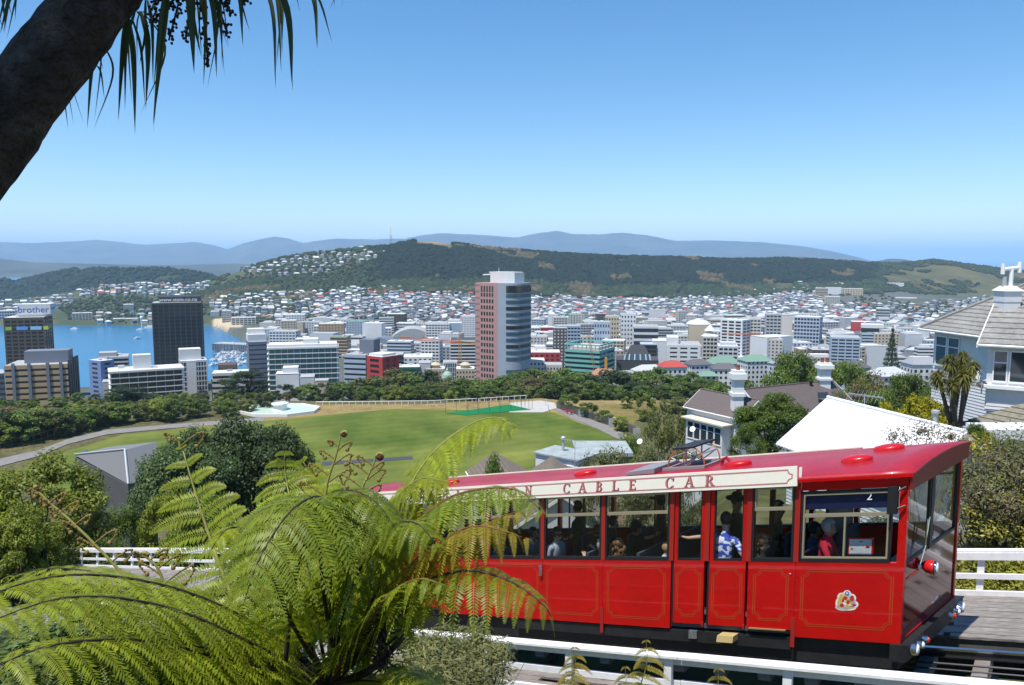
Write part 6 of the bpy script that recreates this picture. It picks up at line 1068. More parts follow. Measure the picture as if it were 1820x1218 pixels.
# flat-roofed white block and brown tiled roofs below the field
hb = at(990, 800, 60); zg = gz(hb[0], hb[1]) - 1; bh = thing('flat_roofed_house', 'small white block with flat grey roof and pipe chimney at the field edge', 'house', (hb[0], hb[1], zg))
p0, p1 = at(952, 806, 61), at(1027, 810, 58.5); p1[2] = p0[2]; ax = u2(p1 - p0); bk = np.array([-ax[1], ax[0], 0]); F = lambda u, w, z: p0 + ax * u + bk * w + np.array([0, 0, z - p0[2]]); Lb = np.linalg.norm(p1 - p0)
b = MB(); b.fbox(F, 0, Lb, 0, 2.6, zg, p0[2]); b.build('wall', WB, bh); b = MB(); b.fbox(F, -.15, Lb + .15, -.15, 2.8, p0[2], p0[2] + .12); b.build('roof', mat('grey_membrane', (0.30, 0.34, 0.34), rough=.7, var=.25, vs=1.2), bh); c = F(1.5, 1.6, p0[2] + .1); b = MB(); b.lathe(c, [(.11, 0), (.11, .9), (.2, .95), (.2, 1.1), (.06, 1.2)], 10); b.build('flue', GALV, bh); window(bh, F(Lb - .9, 0, 0), F(Lb - .35, 0, 0), p0[2] - 2.0, p0[2] - .5, 1, 2)
th_ = thing('tiled_house', 'low house with brown tiled gable roofs in front of the playing field', 'house', (hb[0] - 3, hb[1] - 6, gz(hb[0] - 3, hb[1] - 6))); A, B = at(981, 813, 57), at(1000, 850, 48); B[2] = A[2]; gable(th_, A, B, 3.0, 2.0, m=TILEB, over=.2, courses=11); A, B = at(880, 806, 60), at(938, 842, 50); B[2] = A[2]; gable(th_, A, B, 2.2, 1.3, m=TILEB, over=.2, courses=8)
p0 = at(1030, 806, 66); tb = thing('tan_house', 'tan walled house with grey flat roof beside the olive shrubs', 'house', (p0[0], p0[1], gz(p0[0], p0[1]))); b = MB(); b.box(p0[0], p0[0] + 4.2, p0[1], p0[1] + 4, gz(p0[0], p0[1]) - 1, p0[2] - .2); b.build('wall', mat('tan_render', (0.42, 0.30, 0.20), rough=.8), tb); b = MB(); b.box(p0[0] - .3, p0[0] + 4.5, p0[1] - .3, p0[1] + 4.2, p0[2] - .2, p0[2] + .1); b.build('roof', MATS['grey_membrane'], tb)
# large weatherboard house at the right
O = np.array([27.8, 53.0, 120.3]); U = u2((.164, -.986, 0)); Vv = np.array([-U[1], U[0], 0]); Hs = thing('weatherboard_house', 'large two storey white weatherboard house with grey tiled roof and white chimney', 'house', (*(O + U * 6 + Vv * 4)[:2], 113.0))
F = lambda u, w, z: O + U * u + Vv * w + np.array([0, 0, z])
b = MB(); b.fbox(F, .7, 13, .6, 9, -9, -.05); clad(b, F(13, .6, 0) * (1, 1, 0), F(.7, .6, 0) * (1, 1, 0), 112.5, 120.2, -Vv, .2, .02); b.build('wall', WB, Hs)
b = MB(); b.add([F(0, 0, 0), F(14, 0, 0), F(14, 9.6, 0), F(0, 9.6, 0), F(4.8, 4.8, 3.5), F(14, 4.8, 3.5)], [(3, 2, 1, 0), (0, 1, 5, 4), (3, 0, 4), (2, 3, 4, 5), (1, 2, 5)]); rf_ = b.build('roof', TILE, Hs)
nc_ = 15
for i in range(nc_):
    f0, f1 = i / nc_, (i + 1) / nc_ + .012; lo = lambda f: F(4.8 * f, 4.8 * f, 3.5 * f); hi = lambda f: F(14, 4.8 * f, 3.5 * f); b = MB(); up = np.array([0, 0, .05]); b.prism([lo(f0) + up * 1.7, hi(f0) + up * 1.7, hi(f1) + up * .4, lo(f1) + up * .4], (0, 0, -.045)); b.build('tile_course', TILE, rf_)
    b = MB(); fa = lambda f: F(4.8 * f, 9.6 - 4.8 * f, 3.5 * f); b.prism([fa(f0) + up * 1.7, lo(f0) + up * 1.7, lo(f1) + up * .4, fa(f1) + up * .4], (0, 0, -.045)); b.build('tile_course', TILE, rf_)
b = MB(); b.tube([F(0, 0, .08), F(4.8, 4.8, 3.58), F(14, 4.8, 3.58)], .13, 6); b.build('ridge_cap', TILE, rf_); b = MB(); b.tube([F(14, -.05, -.06), F(-.05, -.05, -.06), F(-.05, 9.6, -.06)], .08, 6); b.build('gutter', TRIM, Hs)
for u0, u1 in ((1.0, 1.9), (2.15, 3.05)): window(Hs, F(u0, .58, 0), F(u1, .58, 0), 120.3 - 2.3, 120.3 - .45, 1, 1, trans=.68)
window(Hs, F(1.2, .58, 0), F(2.6, .58, 0), 113.6, 115.4, 2, 1)
# projecting upper room
q0, q1 = at(1757, 612, 45.3), at(1915, 618, 43.0); ax = u2(q1 - q0); bk = np.array([-ax[1], ax[0], 0]); G = lambda u, w, z: np.array([q0[0], q0[1], 0]) + ax * u + bk * w + np.array([0, 0, z]); L5 = np.linalg.norm((q1 - q0)[:2]); zt = 120.1
b = MB(); b.fbox(G, 0, L5, 0, 5, 116.2, zt); clad(b, G(0, 0, 0), G(L5, 0, 0), 116.3, 117.6, -bk, .2, .02); b.build('upper_room_wall', WB, Hs)
b = MB(); b.prism([G(-.5, -.5, zt), G(L5, -.5, zt), G(L5, 3.5, zt + 2.2), G(-.5 + .6, 3.5, zt + 2.2)], (0, 0, -.12)); r5 = b.build('upper_room_roof', TILE, Hs)
for i in range(8): f0, f1 = i / 8, (i + 1) / 8 + .02; b = MB(); P5 = lambda f, s: G(-.5 + .6 * f if s == 0 else L5, -.5 + 4 * f, zt + 2.2 * f); b.prism([P5(f0, 0) + (0, 0, .09), P5(f0, 1) + (0, 0, .09), P5(f1, 1) + (0, 0, .02), P5(f1, 0) + (0, 0, .02)], (0, 0, -.04)); b.build('tile_course', TILE, r5)
b = MB(); b.prism([G(-.52, -.5, zt - .2), G(-.52, -.5, zt + .03), G(.08, 3.5, zt + 2.23), G(.08, 3.5, zt + 2.0)], tuple(-ax * .06)); b.build('bargeboard', TRIM, Hs); b = MB(); b.tube([G(-.5, -.55, zt - .05), G(L5, -.55, zt - .05)], .08, 6); b.build('gutter', TRIM, Hs)
window(Hs, G(.35, 0, 0), G(.95, 0, 0), 118.0, 119.7, 1, 1, trans=.62); window(Hs, G(1.15, 0, 0), G(3.2, 0, 0), 118.0, 119.7, 1, 1); window(Hs, G(3.5, 0, 0), G(4.2, 0, 0), 118.0, 119.7, 1, 1, trans=.62)
b = MB(); b.fbox(G, -.1, L5, -.35, 0, 117.55, 117.75); b.build('sill_ledge', TRIM, Hs)
# lower bay with hipped tile roof and french doors
k0, k1 = at(1732, 704, 42.3), at(1812, 712, 40.0); ax2 = u2(k1 - k0); bk2 = np.array([-ax2[1], ax2[0], 0]); K = lambda u, w, z: np.array([k0[0], k0[1], 0]) + ax2 * u + bk2 * w + np.array([0, 0, z]); L6 = np.linalg.norm((k1 - k0)[:2]); z6 = 116.0
b = MB(); b.fbox(K, 0, L6, 0, 4, 112.6, z6); b.fbox(K, L6 + .001, L6 + 4, 1.2, 4, 112.6, z6); b.build('bay_wall', WB, Hs)
b = MB(); cb = [K(-.55, -.5, z6), K(L6 + .5, -.5, z6), K(L6 + 2.2, 1.2, z6), K(L6 + 2.2, 4, z6), K(-.55, 4, z6)]; ct_ = [K(1.3, 1.9, z6 + 1.25), K(L6 - .3, 1.9, z6 + 1.25), K(L6 + .6, 2.4, z6 + 1.25), K(L6 + .6, 4, z6 + 1.25), K(1.3, 4, z6 + 1.25)]; b.add(cb + ct_, [(4, 3, 2, 1, 0), (5, 6, 7, 8, 9)] + [(i, (i + 1) % 5, 5 + (i + 1) % 5, 5 + i) for i in range(5)]); r6 = b.build('bay_roof', mat('mossy_tile', (0.20, 0.185, 0.135), rough=.9, var=.35, vs=5), Hs)
for i in range(6):
    f0, f1 = i / 6, (i + 1) / 6 + .02
    for s in range(2): b = MB(); X = lambda j, f: cb[j] * (1 - f) + ct_[j] * f; j0, j1 = ((0, 1), (1, 2))[s]; b.prism([X(j0, f0) + (0, 0, .09), X(j1, f0) + (0, 0, .09), X(j1, f1) + (0, 0, .02), X(j0, f1) + (0, 0, .02)], (0, 0, -.04)); b.build('tile_course', MATS['mossy_tile'], r6)
for i, u in enumerate((.75, 1.35)): window(Hs, K(u, 0, 0), K(u + .5, 0, 0), 113.4, 115.0, 3, 5, frame=.06, name='french_door')
window(Hs, K(.05, 0, 0), K(.5, 0, 0), 115.2, 115.75, 1, 1, frame=.05); window(Hs, K(.7, 0, 0), K(1.9, 0, 0), 115.2, 115.75, 3, 1, frame=.05); window(Hs, K(2.1, 0, 0), K(L6 - .1, 0, 0), 115.2, 115.75, 1, 1, frame=.05); window(Hs, K(2.1, 0, 0), K(L6 - .1, 0, 0), 113.4, 115.0, 1, 1, frame=.05); window(Hs, K(L6 + .4, 1.2, 0), K(L6 + 1.4, 1.2, 0), 113.6, 115.0, 2, 4, frame=.05)
c = at(1787, 580, 47.5); b = MB(); x, y, z = c; w = .5; b.box(x - w, x + w, y - w, y + w, z - 1.2, z + 1.5); b.box(x - w * 1.06, x + w * 1.06, y - w * 1.06, y + w * 1.06, z + 1.501, z + 2.15); b.add([(x - w * 1.25, y - w * 1.25, z + 2.15), (x + w * 1.25, y - w * 1.25, z + 2.15), (x + w * 1.25, y + w * 1.25, z + 2.15), (x - w * 1.25, y + w * 1.25, z + 2.15), (x - w * .6, y - w * .6, z + 2.45), (x + w * .6, y - w * .6, z + 2.45), (x + w * .6, y + w * .6, z + 2.45), (x - w * .6, y + w * .6, z + 2.45)], [(3, 2, 1, 0), (4, 5, 6, 7), (0, 1, 5, 4), (1, 2, 6, 5), (2, 3, 7, 6), (3, 0, 4, 7)]); ch = b.build('chimney', mat('white_painted_brick', (0.66, 0.66, 0.67), rough=.7, bump=.3, bs=9, var=.06, vs=6), Hs)
b = MB(); b.tube([(x + .15, y, z + 2.4), (x + .15, y, z + 3.45)], .12, 10); b.tube([(x - .35, y, z + 3.45), (x + .6, y, z + 3.55)], .11, 10); b.tube([(x - .38, y, z + 3.15), (x - .38, y, z + 3.8)], .12, 10); b.tube([(x + .62, y, z + 3.25), (x + .62, y, z + 3.9)], .12, 10); b.build('flue_cowl', TRIM, ch); b = MB(); b.tube([(x - .25, y, z + 2.4), (x - .25, y, z + 3.0)], .13, 10); b.build('flue', GALV, ch); b = MB(); b.box(x - w - .3, x + w + .3, y - w - .35, y - w, z - .35, z - .05); b.build('flashing', TRIM, ch)
# garden wall / pergola
b = MB(); p = at(1752, 764, 36); b.box(p[0], p[0] + 5, p[1], p[1] + 1.6, p[2] - .5, p[2]); tag(b.build('terrace_wall', TRIM), 'white terrace parapet in front of the french doors', 'wall')
# spiky cabbage palm beside the house
pc = at(1700, 720, 42.5); zg = gz(pc[0], pc[1]); cp = thing('cabbage_palm', 'spiky headed cabbage palm with dark trunks in front of the weatherboard house', 'tree', (pc[0], pc[1], zg)); SPK = leaf_mat('palm_leaf', (0.16, 0.16, 0.045), trans=.3)
heads = [at(1688, 645, 42.5), at(1728, 655, 42), at(1712, 638, 43), at(1668, 672, 42), at(1690, 688, 41.5), at(1715, 672, 41.5), at(1700, 660, 43.2)]; bb = np.array([pc[0], pc[1], zg])
for i, h in enumerate(heads):
    b = MB(); md = bb * .4 + h * .6; md[0] = bb[0] * .7 + h[0] * .3; b.tube([bb + rng.normal(size=3) * (.15, .15, 0), bb * .6 + h * .4 + (0, 0, -.2), md, h], [.17, .14, .12, .09], 7); b.build('trunk', BARK, cp)
    n = 260; d = rng.normal(size=(n, 3)); d[:, 2] += .1; d /= np.linalg.norm(d, axis=1, keepdims=True); l = rng.uniform(.5, .85, n)[:, None]; w = np.cross(d, (0, 0, 1.)); w /= np.linalg.norm(w, axis=1, keepdims=True) + 1e-6
    V = np.stack([h + d * .03 - w * .02, h + d * l * .5 + w * .03 + (0, 0, .06), h + d * l - np.array([0, 0, .28]) * l, h + d * l * .5 - w * .03 + (0, 0, .06)], 1).reshape(-1, 3) - WL[cp.name]; o = bpy.data.objects.new('leaf_head', np_mesh('leaf_head', V, np.arange(4 * n).reshape(-1, 4), SPK, col=np.repeat(rng.uniform(.6, 1.3, (n, 1)) * np.ones((1, 3)), 4, 0))); link(o, cp)
# tall conifer beyond
rg = np.random.default_rng(9); cl = [(.0 + .36 * (1 - z) * math.cos(a), .36 * (1 - z) * math.sin(a), z, .10 * (1.1 - z) + .02, .10 * (1.1 - z) + .02, .03) for z in np.linspace(.1, .97, 15) for a in np.arange(0, 6.28, 1.05) + z * 9]
TREES['conifer'] = (crown_mesh('crown', rg, cl, 9000, .035, LM['dark'], fill=.6, aspect=.35, up=.3), trunk_mesh('trunk', rg, cl, BARK, k=4, fork=.9)); tree_px('conifer', 1587, 582, 380, 60, 'tall dark conical pine standing above the suburb roofs', name='conifer')
# ================================================================ the city
def cm(n, c, r=.7): return mat('wall_' + n, c, rough=r, var=.05, vs=.15)
CW_ = {'white': cm('white', (0.64, 0.64, 0.63)), 'offwhite': cm('offwhite', (0.52, 0.49, 0.43)), 'cream': cm('cream', (0.50, 0.42, 0.29)), 'grey': cm('grey', (0.36, 0.37, 0.38)), 'lgrey': cm('lightgrey', (0.52, 0.53, 0.54)), 'blue': cm('bluegrey', (0.33, 0.40, 0.50)), 'dark': cm('dark', (0.05, 0.05, 0.055)), 'brown': cm('brown', (0.09, 0.065, 0.05)), 'tan': cm('tan', (0.42, 0.29, 0.17)), 'red': cm('red', (0.42, 0.04, 0.035)), 'pink': cm('pink', (0.42, 0.24, 0.22)), 'teal': cm('teal', (0.16, 0.42, 0.38)), 'slate': cm('slate', (0.16, 0.18, 0.22)), 'steel': cm('steelblue', (0.36, 0.42, 0.50)), 'tower': cm('towergrey', (0.29, 0.335, 0.40)), 'black': cm('black', (0.034, 0.034, 0.038)), 'mid': cm('midblue', (0.16, 0.23, 0.42)), 'green': cm('green', (0.02, 0.12, 0.07))}
GLD = mat('city_glass_dark', (0.015, 0.02, 0.028), rough=.08, spec=.7); GLB = mat('city_glass_blue', (0.04, 0.09, 0.13), rough=.06, spec=.8); GLT = mat('city_glass_teal', (0.05, 0.14, 0.16), rough=.06, spec=.8); RFW = mat('roof_membrane_white', (0.62, 0.62, 0.61), rough=.6, var=.06, vs=.2); RFG = mat('roof_membrane_grey', (0.36, 0.36, 0.36), rough=.8, var=.12, vs=.2)
FOOTS = []
def frame3(pxL, dL, pxR, dR):
    A = at(pxL, 600, dL); B = at(pxR, 600, dR); A[2] = B[2] = 0; ax = (B - A) / np.linalg.norm(B - A); bk = np.array([-ax[1], ax[0], 0]); return A, ax, bk, np.linalg.norm(B - A)
def block(label, pxL, pxR, ytop, d, dR=None, depth=18, fl=6, wall='white', glass=GLD, style='band', bays=6, roof=RFG, zb=None, name='office_building', pent=None, group=None, sp=.5, para=.8, ztop=None, back=None, pier=0.0):
    """a building: A-B is the face towards the camera, depth runs away from it"""
    if dR is None: ph = math.atan(((pxL + pxR) / 2 - 910) / FPX); dR = d - (pxR - pxL) / FPX * d * math.tan(ph * .75)
    A, ax, bk, L = frame3(pxL, d, pxR, dR); zt = zpix(ytop, (d + dR) / 2) if ztop is None else ztop; c = A + ax * L / 2 + bk * depth / 2; zb = (gz(c[0], c[1]) - 1 if zb is None else zb); H = zt - zb; FOOTS.append((c[0], c[1], max(L, depth) * .55))
    F = lambda u, w, z: A + ax * u + bk * w + np.array([0, 0, z]); r = thing(name, label, 'building', (c[0], c[1], zb), group); W_ = CW_[wall] if isinstance(wall, str) else wall
    nf = max(1, int(round(fl)))
    if ztop is None and d < 800 and style != 'blank': nf = max(nf, int(round(H / 3.3)))
    fh = (H - para) / nf
    b = MB(); b.fbox(F, .25, L - .25, .25, depth - .25, zb, zt - para * .5); b.build('core', glass if style != 'blank' else W_, r)
    if style in ('band', 'grid', 'slab'):
        for i in range(nf + 1):
            z0 = zb + i * fh - (fh * sp * .5 if style != 'slab' else .2); z1 = zb + i * fh + (fh * sp * .5 if style != 'slab' else .25); z1 = zt if i == nf else z1; o = .0 if style != 'slab' else -.9
            if i == nf and style == 'slab': z0 = zt - para - .3
            b = MB(); b.fbox(F, o, L - o, o, depth - (0 if o == 0 else 0), max(z0, zb), z1); b.build('floor_band', W_, r)
    if style in ('grid', 'slab') or pier:
        b = MB(); pw = pier or (.22 * L / bays if style == 'grid' else .18)
        for i in range(bays + 1): u = (L - pw) * i / bays; b.fbox(F, u, u + pw, -.06 if style != 'slab' else .1, .5, zb, zt - .05)
        nb = max(2, int(bays * depth / L))
        for i in range(nb + 1):
            w = (depth - pw) * i / nb + .03
            for s in (0, 1): b.fbox(F, (-.07, L - .5)[s], (.5, L + .07)[s], w, w + pw - .06, zb, zt - .06)
        b.build('piers', W_, r)['kind'] = 'stuff'
    if style == 'holes':     # punched windows in a solid wall
        b = MB(); b.fbox(F, 0, L, 0, depth, zb, zt); b.build('wall', W_, r); b = MB(); ww = L / bays
        for i in range(nf):
            z0 = zb + i * fh + fh * .3; z1 = z0 + fh * .42
            for j in range(bays): b.fbox(F, ww * (j + .28), ww * (j + .72), -.08, .2, z0, z1)
            nb = max(1, int(bays * depth / L))
            for j in range(nb):
                q = depth / nb
                for s in (0, 1): b.fbox(F, (-.08, L - .2)[s], (.2, L + .08)[s], q * (j + .28), q * (j + .72), z0, z1)
        b.build('windows', glass, r)['kind'] = 'stuff'
    b = MB(); b.fbox(F, .3, L - .3, .3, depth - .3, zt - .02, zt + .12) if style != 'blank' else b.fbox(F, .2, L - .2, .2, depth - .2, zt, zt + .12); b.build('roof', roof, r)
    if L > 14 and H > 6 and style != 'blank':
        rr_ = random.Random(int(pxL * 7 + ytop))
        for i in range(rr_.randint(1, 3)): u = rr_.uniform(.08, .8) * L; w = rr_.uniform(.15, .7) * depth; b = MB(); b.fbox(F, u, u + rr_.uniform(1.2, 3.4), w, w + rr_.uniform(1.2, 3), zt + .121, zt + rr_.uniform(1, 2.2)); b.build('roof_unit', CW_[rr_.choice(['grey', 'lgrey', 'white'])], r)
    for q in (pent or []):
        u0, u1, w0, w1, h, wm = q; b = MB(); b.fbox(F, L * u0, L * u1, depth * w0, depth * w1, zt + .121, zt + h); b.build('plant_room', CW_[wm] if isinstance(wm, str) else wm, r)
    r['_f'] = 0; del r['_f']; return r, F, L, zt, zb, fh
# --- the dark tower with the printer-maker's roof sign
r, F, L, zt, zb, fh = block('dark brown tower with white roof sign and coloured light panels', 8, 80, 564, 632, 640, depth=24, fl=22, wall='brown', style='grid', bays=6, sp=.35, roof=RFW, name='office_tower', para=2)
b = MB(); b.fbox(F, 9, 33, 5, 20, zt + 2, zt + 10.5); sg = b.build('sign_box', CW_['white'], r); put_text('brother', 7.2, sg, mat('sign_blue', (0.05, 0.08, 0.45)), lambda x, y: F(20.5 + x, 4.9, zt + 5.8 + y)); put_text('brother', 3.4, sg, MATS['sign_blue'], lambda x, y: F(33.1, 12.5 + x, zt + 6.8 + y)); b = MB(); b.fbox(F, 7, 30, 6, 19, zt + .13, zt + 1.99); b.build('plinth', CW_['lgrey'], r)
for i, (u0, u1, c) in enumerate(((1, 5.5, (.25, .5, .05)), (9, 17, (.12, .32, .8)), (19, 27, (.3, .55, .85)), (28.5, 32, (.55, .6, .05)))): b = MB(); b.fbox(F, u0, u1, -.2, .3, zt - 10.2, zt - 7.4); b.build('light_panel', mat('panel_%d' % i, c, rough=.5), r)
for i, c in enumerate((1, 1, 3, 0, 1)): b = MB(); b.fbox(F, L - .3, L + .2, 2 + i * 5, 4.4 + i * 5, zt - 10.2, zt - 7.4); b.build('light_panel', MATS['panel_%d' % c], r)
# --- tan banded building with dark piers
r, F, L, zt, zb, fh = block('tan banded building with dark vertical piers and grey plant room', 3, 117, 648, 402, 411, depth=24, fl=10, wall='tan', style='band', sp=.62, roof=RFG, pent=[(.26, .97, .3, .75, 6.5, 'slate')], para=1)
for u in (.12, .37, .66, .87): b = MB(); b.fbox(F, L * u, L * u + 1.4, -.8, .2, zb, zt + 1.2); b.build('pier', CW_['slate'], r)
for i in range(5): b = MB(); b.fbox(F, L - .1, L + .8, 1 + i * 4.7, 3.6 + i * 4.7, zb, zt + 2); b.build('pier', CW_['dark'], r)
block('grey glass block beside the tan banded building', -60, 4, 665, 430, depth=20, fl=9, wall='slate', glass=GLB)
r, F, L, zt, zb, fh = block('slim blue walled block with small slot windows', 155, 176, 640, 560, 552, depth=10, fl=9, wall='mid', style='holes', bays=1, roof=RFW); block('grey banded office attached behind the slim blue block', 173, 226, 634, 575, depth=20, fl=11, wall='lgrey', sp=.4, pent=[(.0, .6, .2, .8, 3, 'grey')]); block('low pale concrete block beside the slim blue one', 176, 200, 678, 540, depth=14, fl=3, wall='offwhite', style='blank')
r, F, L, zt, zb, fh = block('white apartment block with long balconies and round plant tower', 192, 322, 656, 440, 458, depth=18, fl=5, wall='white', style='slab', bays=8, roof=RFW, sp=.3, pent=[(.32, .57, .3, .7, 8, 'white')])
block('white slab tower with gridded glass sides', 318, 366, 640, 490, 497, depth=16, fl=12, wall='white', glass=GLB, style='grid', bays=9, roof=RFW, sp=.2, pent=[(.0, .8, .2, .8, 7, 'white')]); r, F, L, zt, zb, fh = block('blank white service shaft in front of the gridded white tower', 329, 347, 642, 486, depth=4, fl=3, wall='white', style='blank')
# --- black tower
r, F, L, zt, zb, fh = block('black gridded glass tower with web address sign along its roof', 272, 361, 538, 676, 690, depth=30, fl=24, wall='black', glass=GLD, style='grid', bays=9, sp=.16, name='office_tower', para=1.5)
b = MB(); b.fbox(F, 6, L - 1, 6, 34, zt + .13, zt + 5); sg = b.build('sign_parapet', CW_['black'], r); put_text('www.state.co.nz', 4.6, sg, mat('sign_white', (0.8, 0.8, 0.8)), lambda x, y: F(L / 2 + 1 + x, 5.9, zt + 2.4 + y))
block('brown stepped building with hipped metal top near the marina', 372, 432, 672, 480, depth=22, fl=5, wall='brown', sp=.5, pent=[(.2, .75, .2, .8, 8, 'brown')]); block('white low building below the brown stepped one', 374, 440, 662, 470, depth=14, fl=4, wall='offwhite', roof=RFW)
block('narrow dark grey tower with white top storey', 441, 474, 607, 533, 538, depth=16, fl=13, wall='slate', glass=GLD, sp=.75, roof=RFW, pent=[(.0, 1, .05, .95, 5, 'white'), (.05, .95, .3, .9, 8.5, 'white')], name='office_tower')
r, F, L, zt, zb, fh = block('wide glass hotel with white floor slabs and white plant box', 476, 599, 616, 490, 500, depth=18, fl=11, wall='white', glass=GLT, style='slab', bays=11, roof=RFW, pent=[(.5, .72, .2, .8, 4.5, 'white'), (.0, 1, .02, .98, 1.6, 'white')])
block('small white stepped building in front of the glass hotel', 487, 530, 664, 400, depth=12, fl=2, wall='white', style='blank', roof=RFW, pent=[(.3, .95, .2, .9, 3, 'white')]); block('grey yard building in front of the hotel', 530, 557, 670, 395, depth=12, fl=2, wall='lgrey', style='blank'); block('cream box building at the hotel foot', 556, 582, 676, 392, depth=8, fl=1, wall='cream', style='blank')
block('grey banded office with dark plant tower', 610, 649, 630, 480, 476, depth=18, fl=8, wall='blue', sp=.6, pent=[(.55, 1.2, .3, .8, 9, 'slate')]); r, F, L, zt, zb, fh = block('bright red building with white roof and deep windows', 651, 679, 633, 470, 462, depth=14, fl=5, wall='red', style='grid', bays=1, sp=.45, roof=RFW, pent=[(.05, .9, .1, .9, 1.5, 'white')])
block('dark glass box behind the red building', 693, 717, 630, 540, depth=16, fl=5, wall='dark', glass=GLD, sp=.2, roof=RFG); block('long dark green building beside the red one', 697, 746, 652, 520, depth=14, fl=3, wall='green', style='grid', bays=9, roof=RFW)
block('grey gabled warehouse wall beyond the green building', 743, 765, 645, 530, depth=16, fl=2, wall='lgrey', style='blank'); block('white angular roofed building behind the green one', 716, 768, 634, 700, depth=26, fl=3, wall='white', style='holes', bays=6, roof=RFW)
# museum
r, F, L, zt, zb, fh = block('vast grey museum with tan wall and arched roof', 596, 782, 615, 1010, 990, depth=70, fl=2, wall='grey', style='blank', name='museum'); b = MB(); b.fbox(F, 30, 62, -3, 5, zb, zt + 3); b.build('tan_wall', CW_['cream'], r); b = MB(); b.prism([F(34 + x * 36, 20, zt + .2 + 9 * math.sin(x * math.pi)) for x in np.linspace(0, 1, 12)], tuple(F(0, 30, 0) - F(0, 0, 0))); b.build('arched_roof', CW_['slate'], r)
r, F, L, zt, zb, fh = block('pale hall with sweeping curved metal roof beyond the museum', 700, 765, 600, 1120, depth=60, fl=1, wall='lgrey', style='blank', name='hall'); b = MB(); b.prism([F(-4 + x * (L + 8), 0, zt + .2 + 13 * math.sin(x * math.pi) ** .8) for x in np.linspace(0, 1, 14)], tuple(F(0, 55, 0) - F(0, 0, 0))); b.build('curved_roof', RFG, r)
for x0, x1, lb in ((756, 790, 'cream twin turreted building left of the teal glass tower'), (810, 843, 'cream turreted building beside the pink tower')):
    r, F, L, zt, zb, fh = block(lb, x0, x1, 655, 530, depth=14, fl=4, wall='cream', style='holes', bays=6, roof=RFW); c = F(L * .5, 5, zt); b = MB(); b.lathe(c, [(3.2, .13), (3.2, 2.2), (4.2, 2.3), (2.0, 3.8), (.3, 4.2)], 10); b.build('turret', CW_['cream'], r)
block('teal glass tower between the two cream turreted buildings', 787, 812, 643, 545, depth=12, fl=6, wall='lgrey', glass=GLT, style='grid', bays=6, sp=.1); r, F, L, zt, zb, fh = block('small building with pale green dome below the teal glass', 785, 803, 672, 500, depth=8, fl=1, wall='lgrey', style='blank'); b = MB(); b.lathe(F(L / 2, 4, zt), [(3.6, .13), (3.2, 2), (2.2, 3.4), (1.1, 4.2), (1.0, 5.2), (.2, 6.2)], 16); b.build('dome', mat('copper_green', (0.28, 0.42, 0.34), rough=.7), r)
block('black and white banded building behind the crane', 800, 846, 604, 760, depth=26, fl=9, wall='white', glass=GLD, sp=.4, roof=CW_['dark'])
# --- pink tower with the grey curved flank
A, ax, bk, L = frame3(845, 478, 885, 468); zt = zpix(503, 470); c = A + ax * L / 2; zb = gz(c[0], c[1]) - 2; FOOTS.append((c[0] + 8, c[1] + 10, 26)); F = lambda u, w, z: A + ax * u + bk * w + np.array([0, 0, z])
r = thing('office_tower', 'tall tower, pink on one face and blue grey with curved window bands on the other', 'building', (c[0], c[1], zb)); b = MB(); b.fbox(F, 0, L, 0, 24, zb, zt); b.build('pink_wing', CW_['pink'], r)
fh = (zt - zb) / 23
wm = MB(); wm.box(0, 1.15, -.12, .3, 0, 2.1); wme = wm.mesh('window', GLD); yaw = math.atan2(ax[1], ax[0])
for i in range(22):
    for j in range(5):
        h = F(4.4 + j * 2.05, 0, zt - 4.4 - i * fh); o = bpy.data.objects.new('window', wme); link(o, r); o.location = tuple(h - WL[r.name]); o.rotation_euler.z = yaw
        if i == 0: o.scale.z = 1.7; o.location.z -= 1
b = MB()
for i in range(23): b.fbox(F, .0, 3.4, -.05, .1, zt - 2.0 - i * fh, zt - 2.0 - i * fh + .9); b.fbox(F, -.06, .1, 2, 22, zt - 2.6 - i * fh, zt - i * fh - 1.2)
b.build('pink_ribs', mat('pink_glazing', (0.24, 0.14, 0.14), rough=.3), r)['kind'] = 'stuff'
cv = [F(L, 0, 0), F(L + 3.5, .3, 0)] + [F(L + 3.5 + 9.0 * math.sin(q), .3 + 9 * (1 - math.cos(q)), 0) for q in np.linspace(.12, 1.45, 12)] + [F(L + 11.6, 18, 0), F(L, 24, 0)]
b = MB(); b.prism([p + (0, 0, zb) for p in cv], (0, 0, zt - zb)); b.build('grey_wing', CW_['tower'], r); cvo = [p + (p - F(L + 2, 14, 0)) * .012 for p in cv]
for i in range(20):
    if i == 12: continue
    z0 = zt - 4.7 - i * fh; b = MB(); z1 = z0 + (fh * .55 if i else fh * .85); q = cvo[3:15]
    if i == 0: z0 -= 1; 
    b.add([p + (0, 0, z0) for p in q] + [p + (0, 0, z1) for p in q], [(k, k + 1, len(q) + k + 1, len(q) + k) for k in range(len(q) - 1)]); b.build('window_band', GLB if i % 3 else GLD, r)
b = MB(); b.fbox(F, 7, L + 8, 6, 16, zt + .0, zt + 6); b.build('plant_room', CW_['white'], r); b = MB(); b.fbox(F, 6, L + 7, 6, 16, zt + 6.01, zt + 6.6); b.tube([F(0, 8, zt + 4.5), F(9, 8, zt + 5)], .4, 6); b.tube([F(12, 8, zt + 6), F(12, 8, zt + 9)], .15, 4); b.build('roof_gantry', CW_['white'], r)
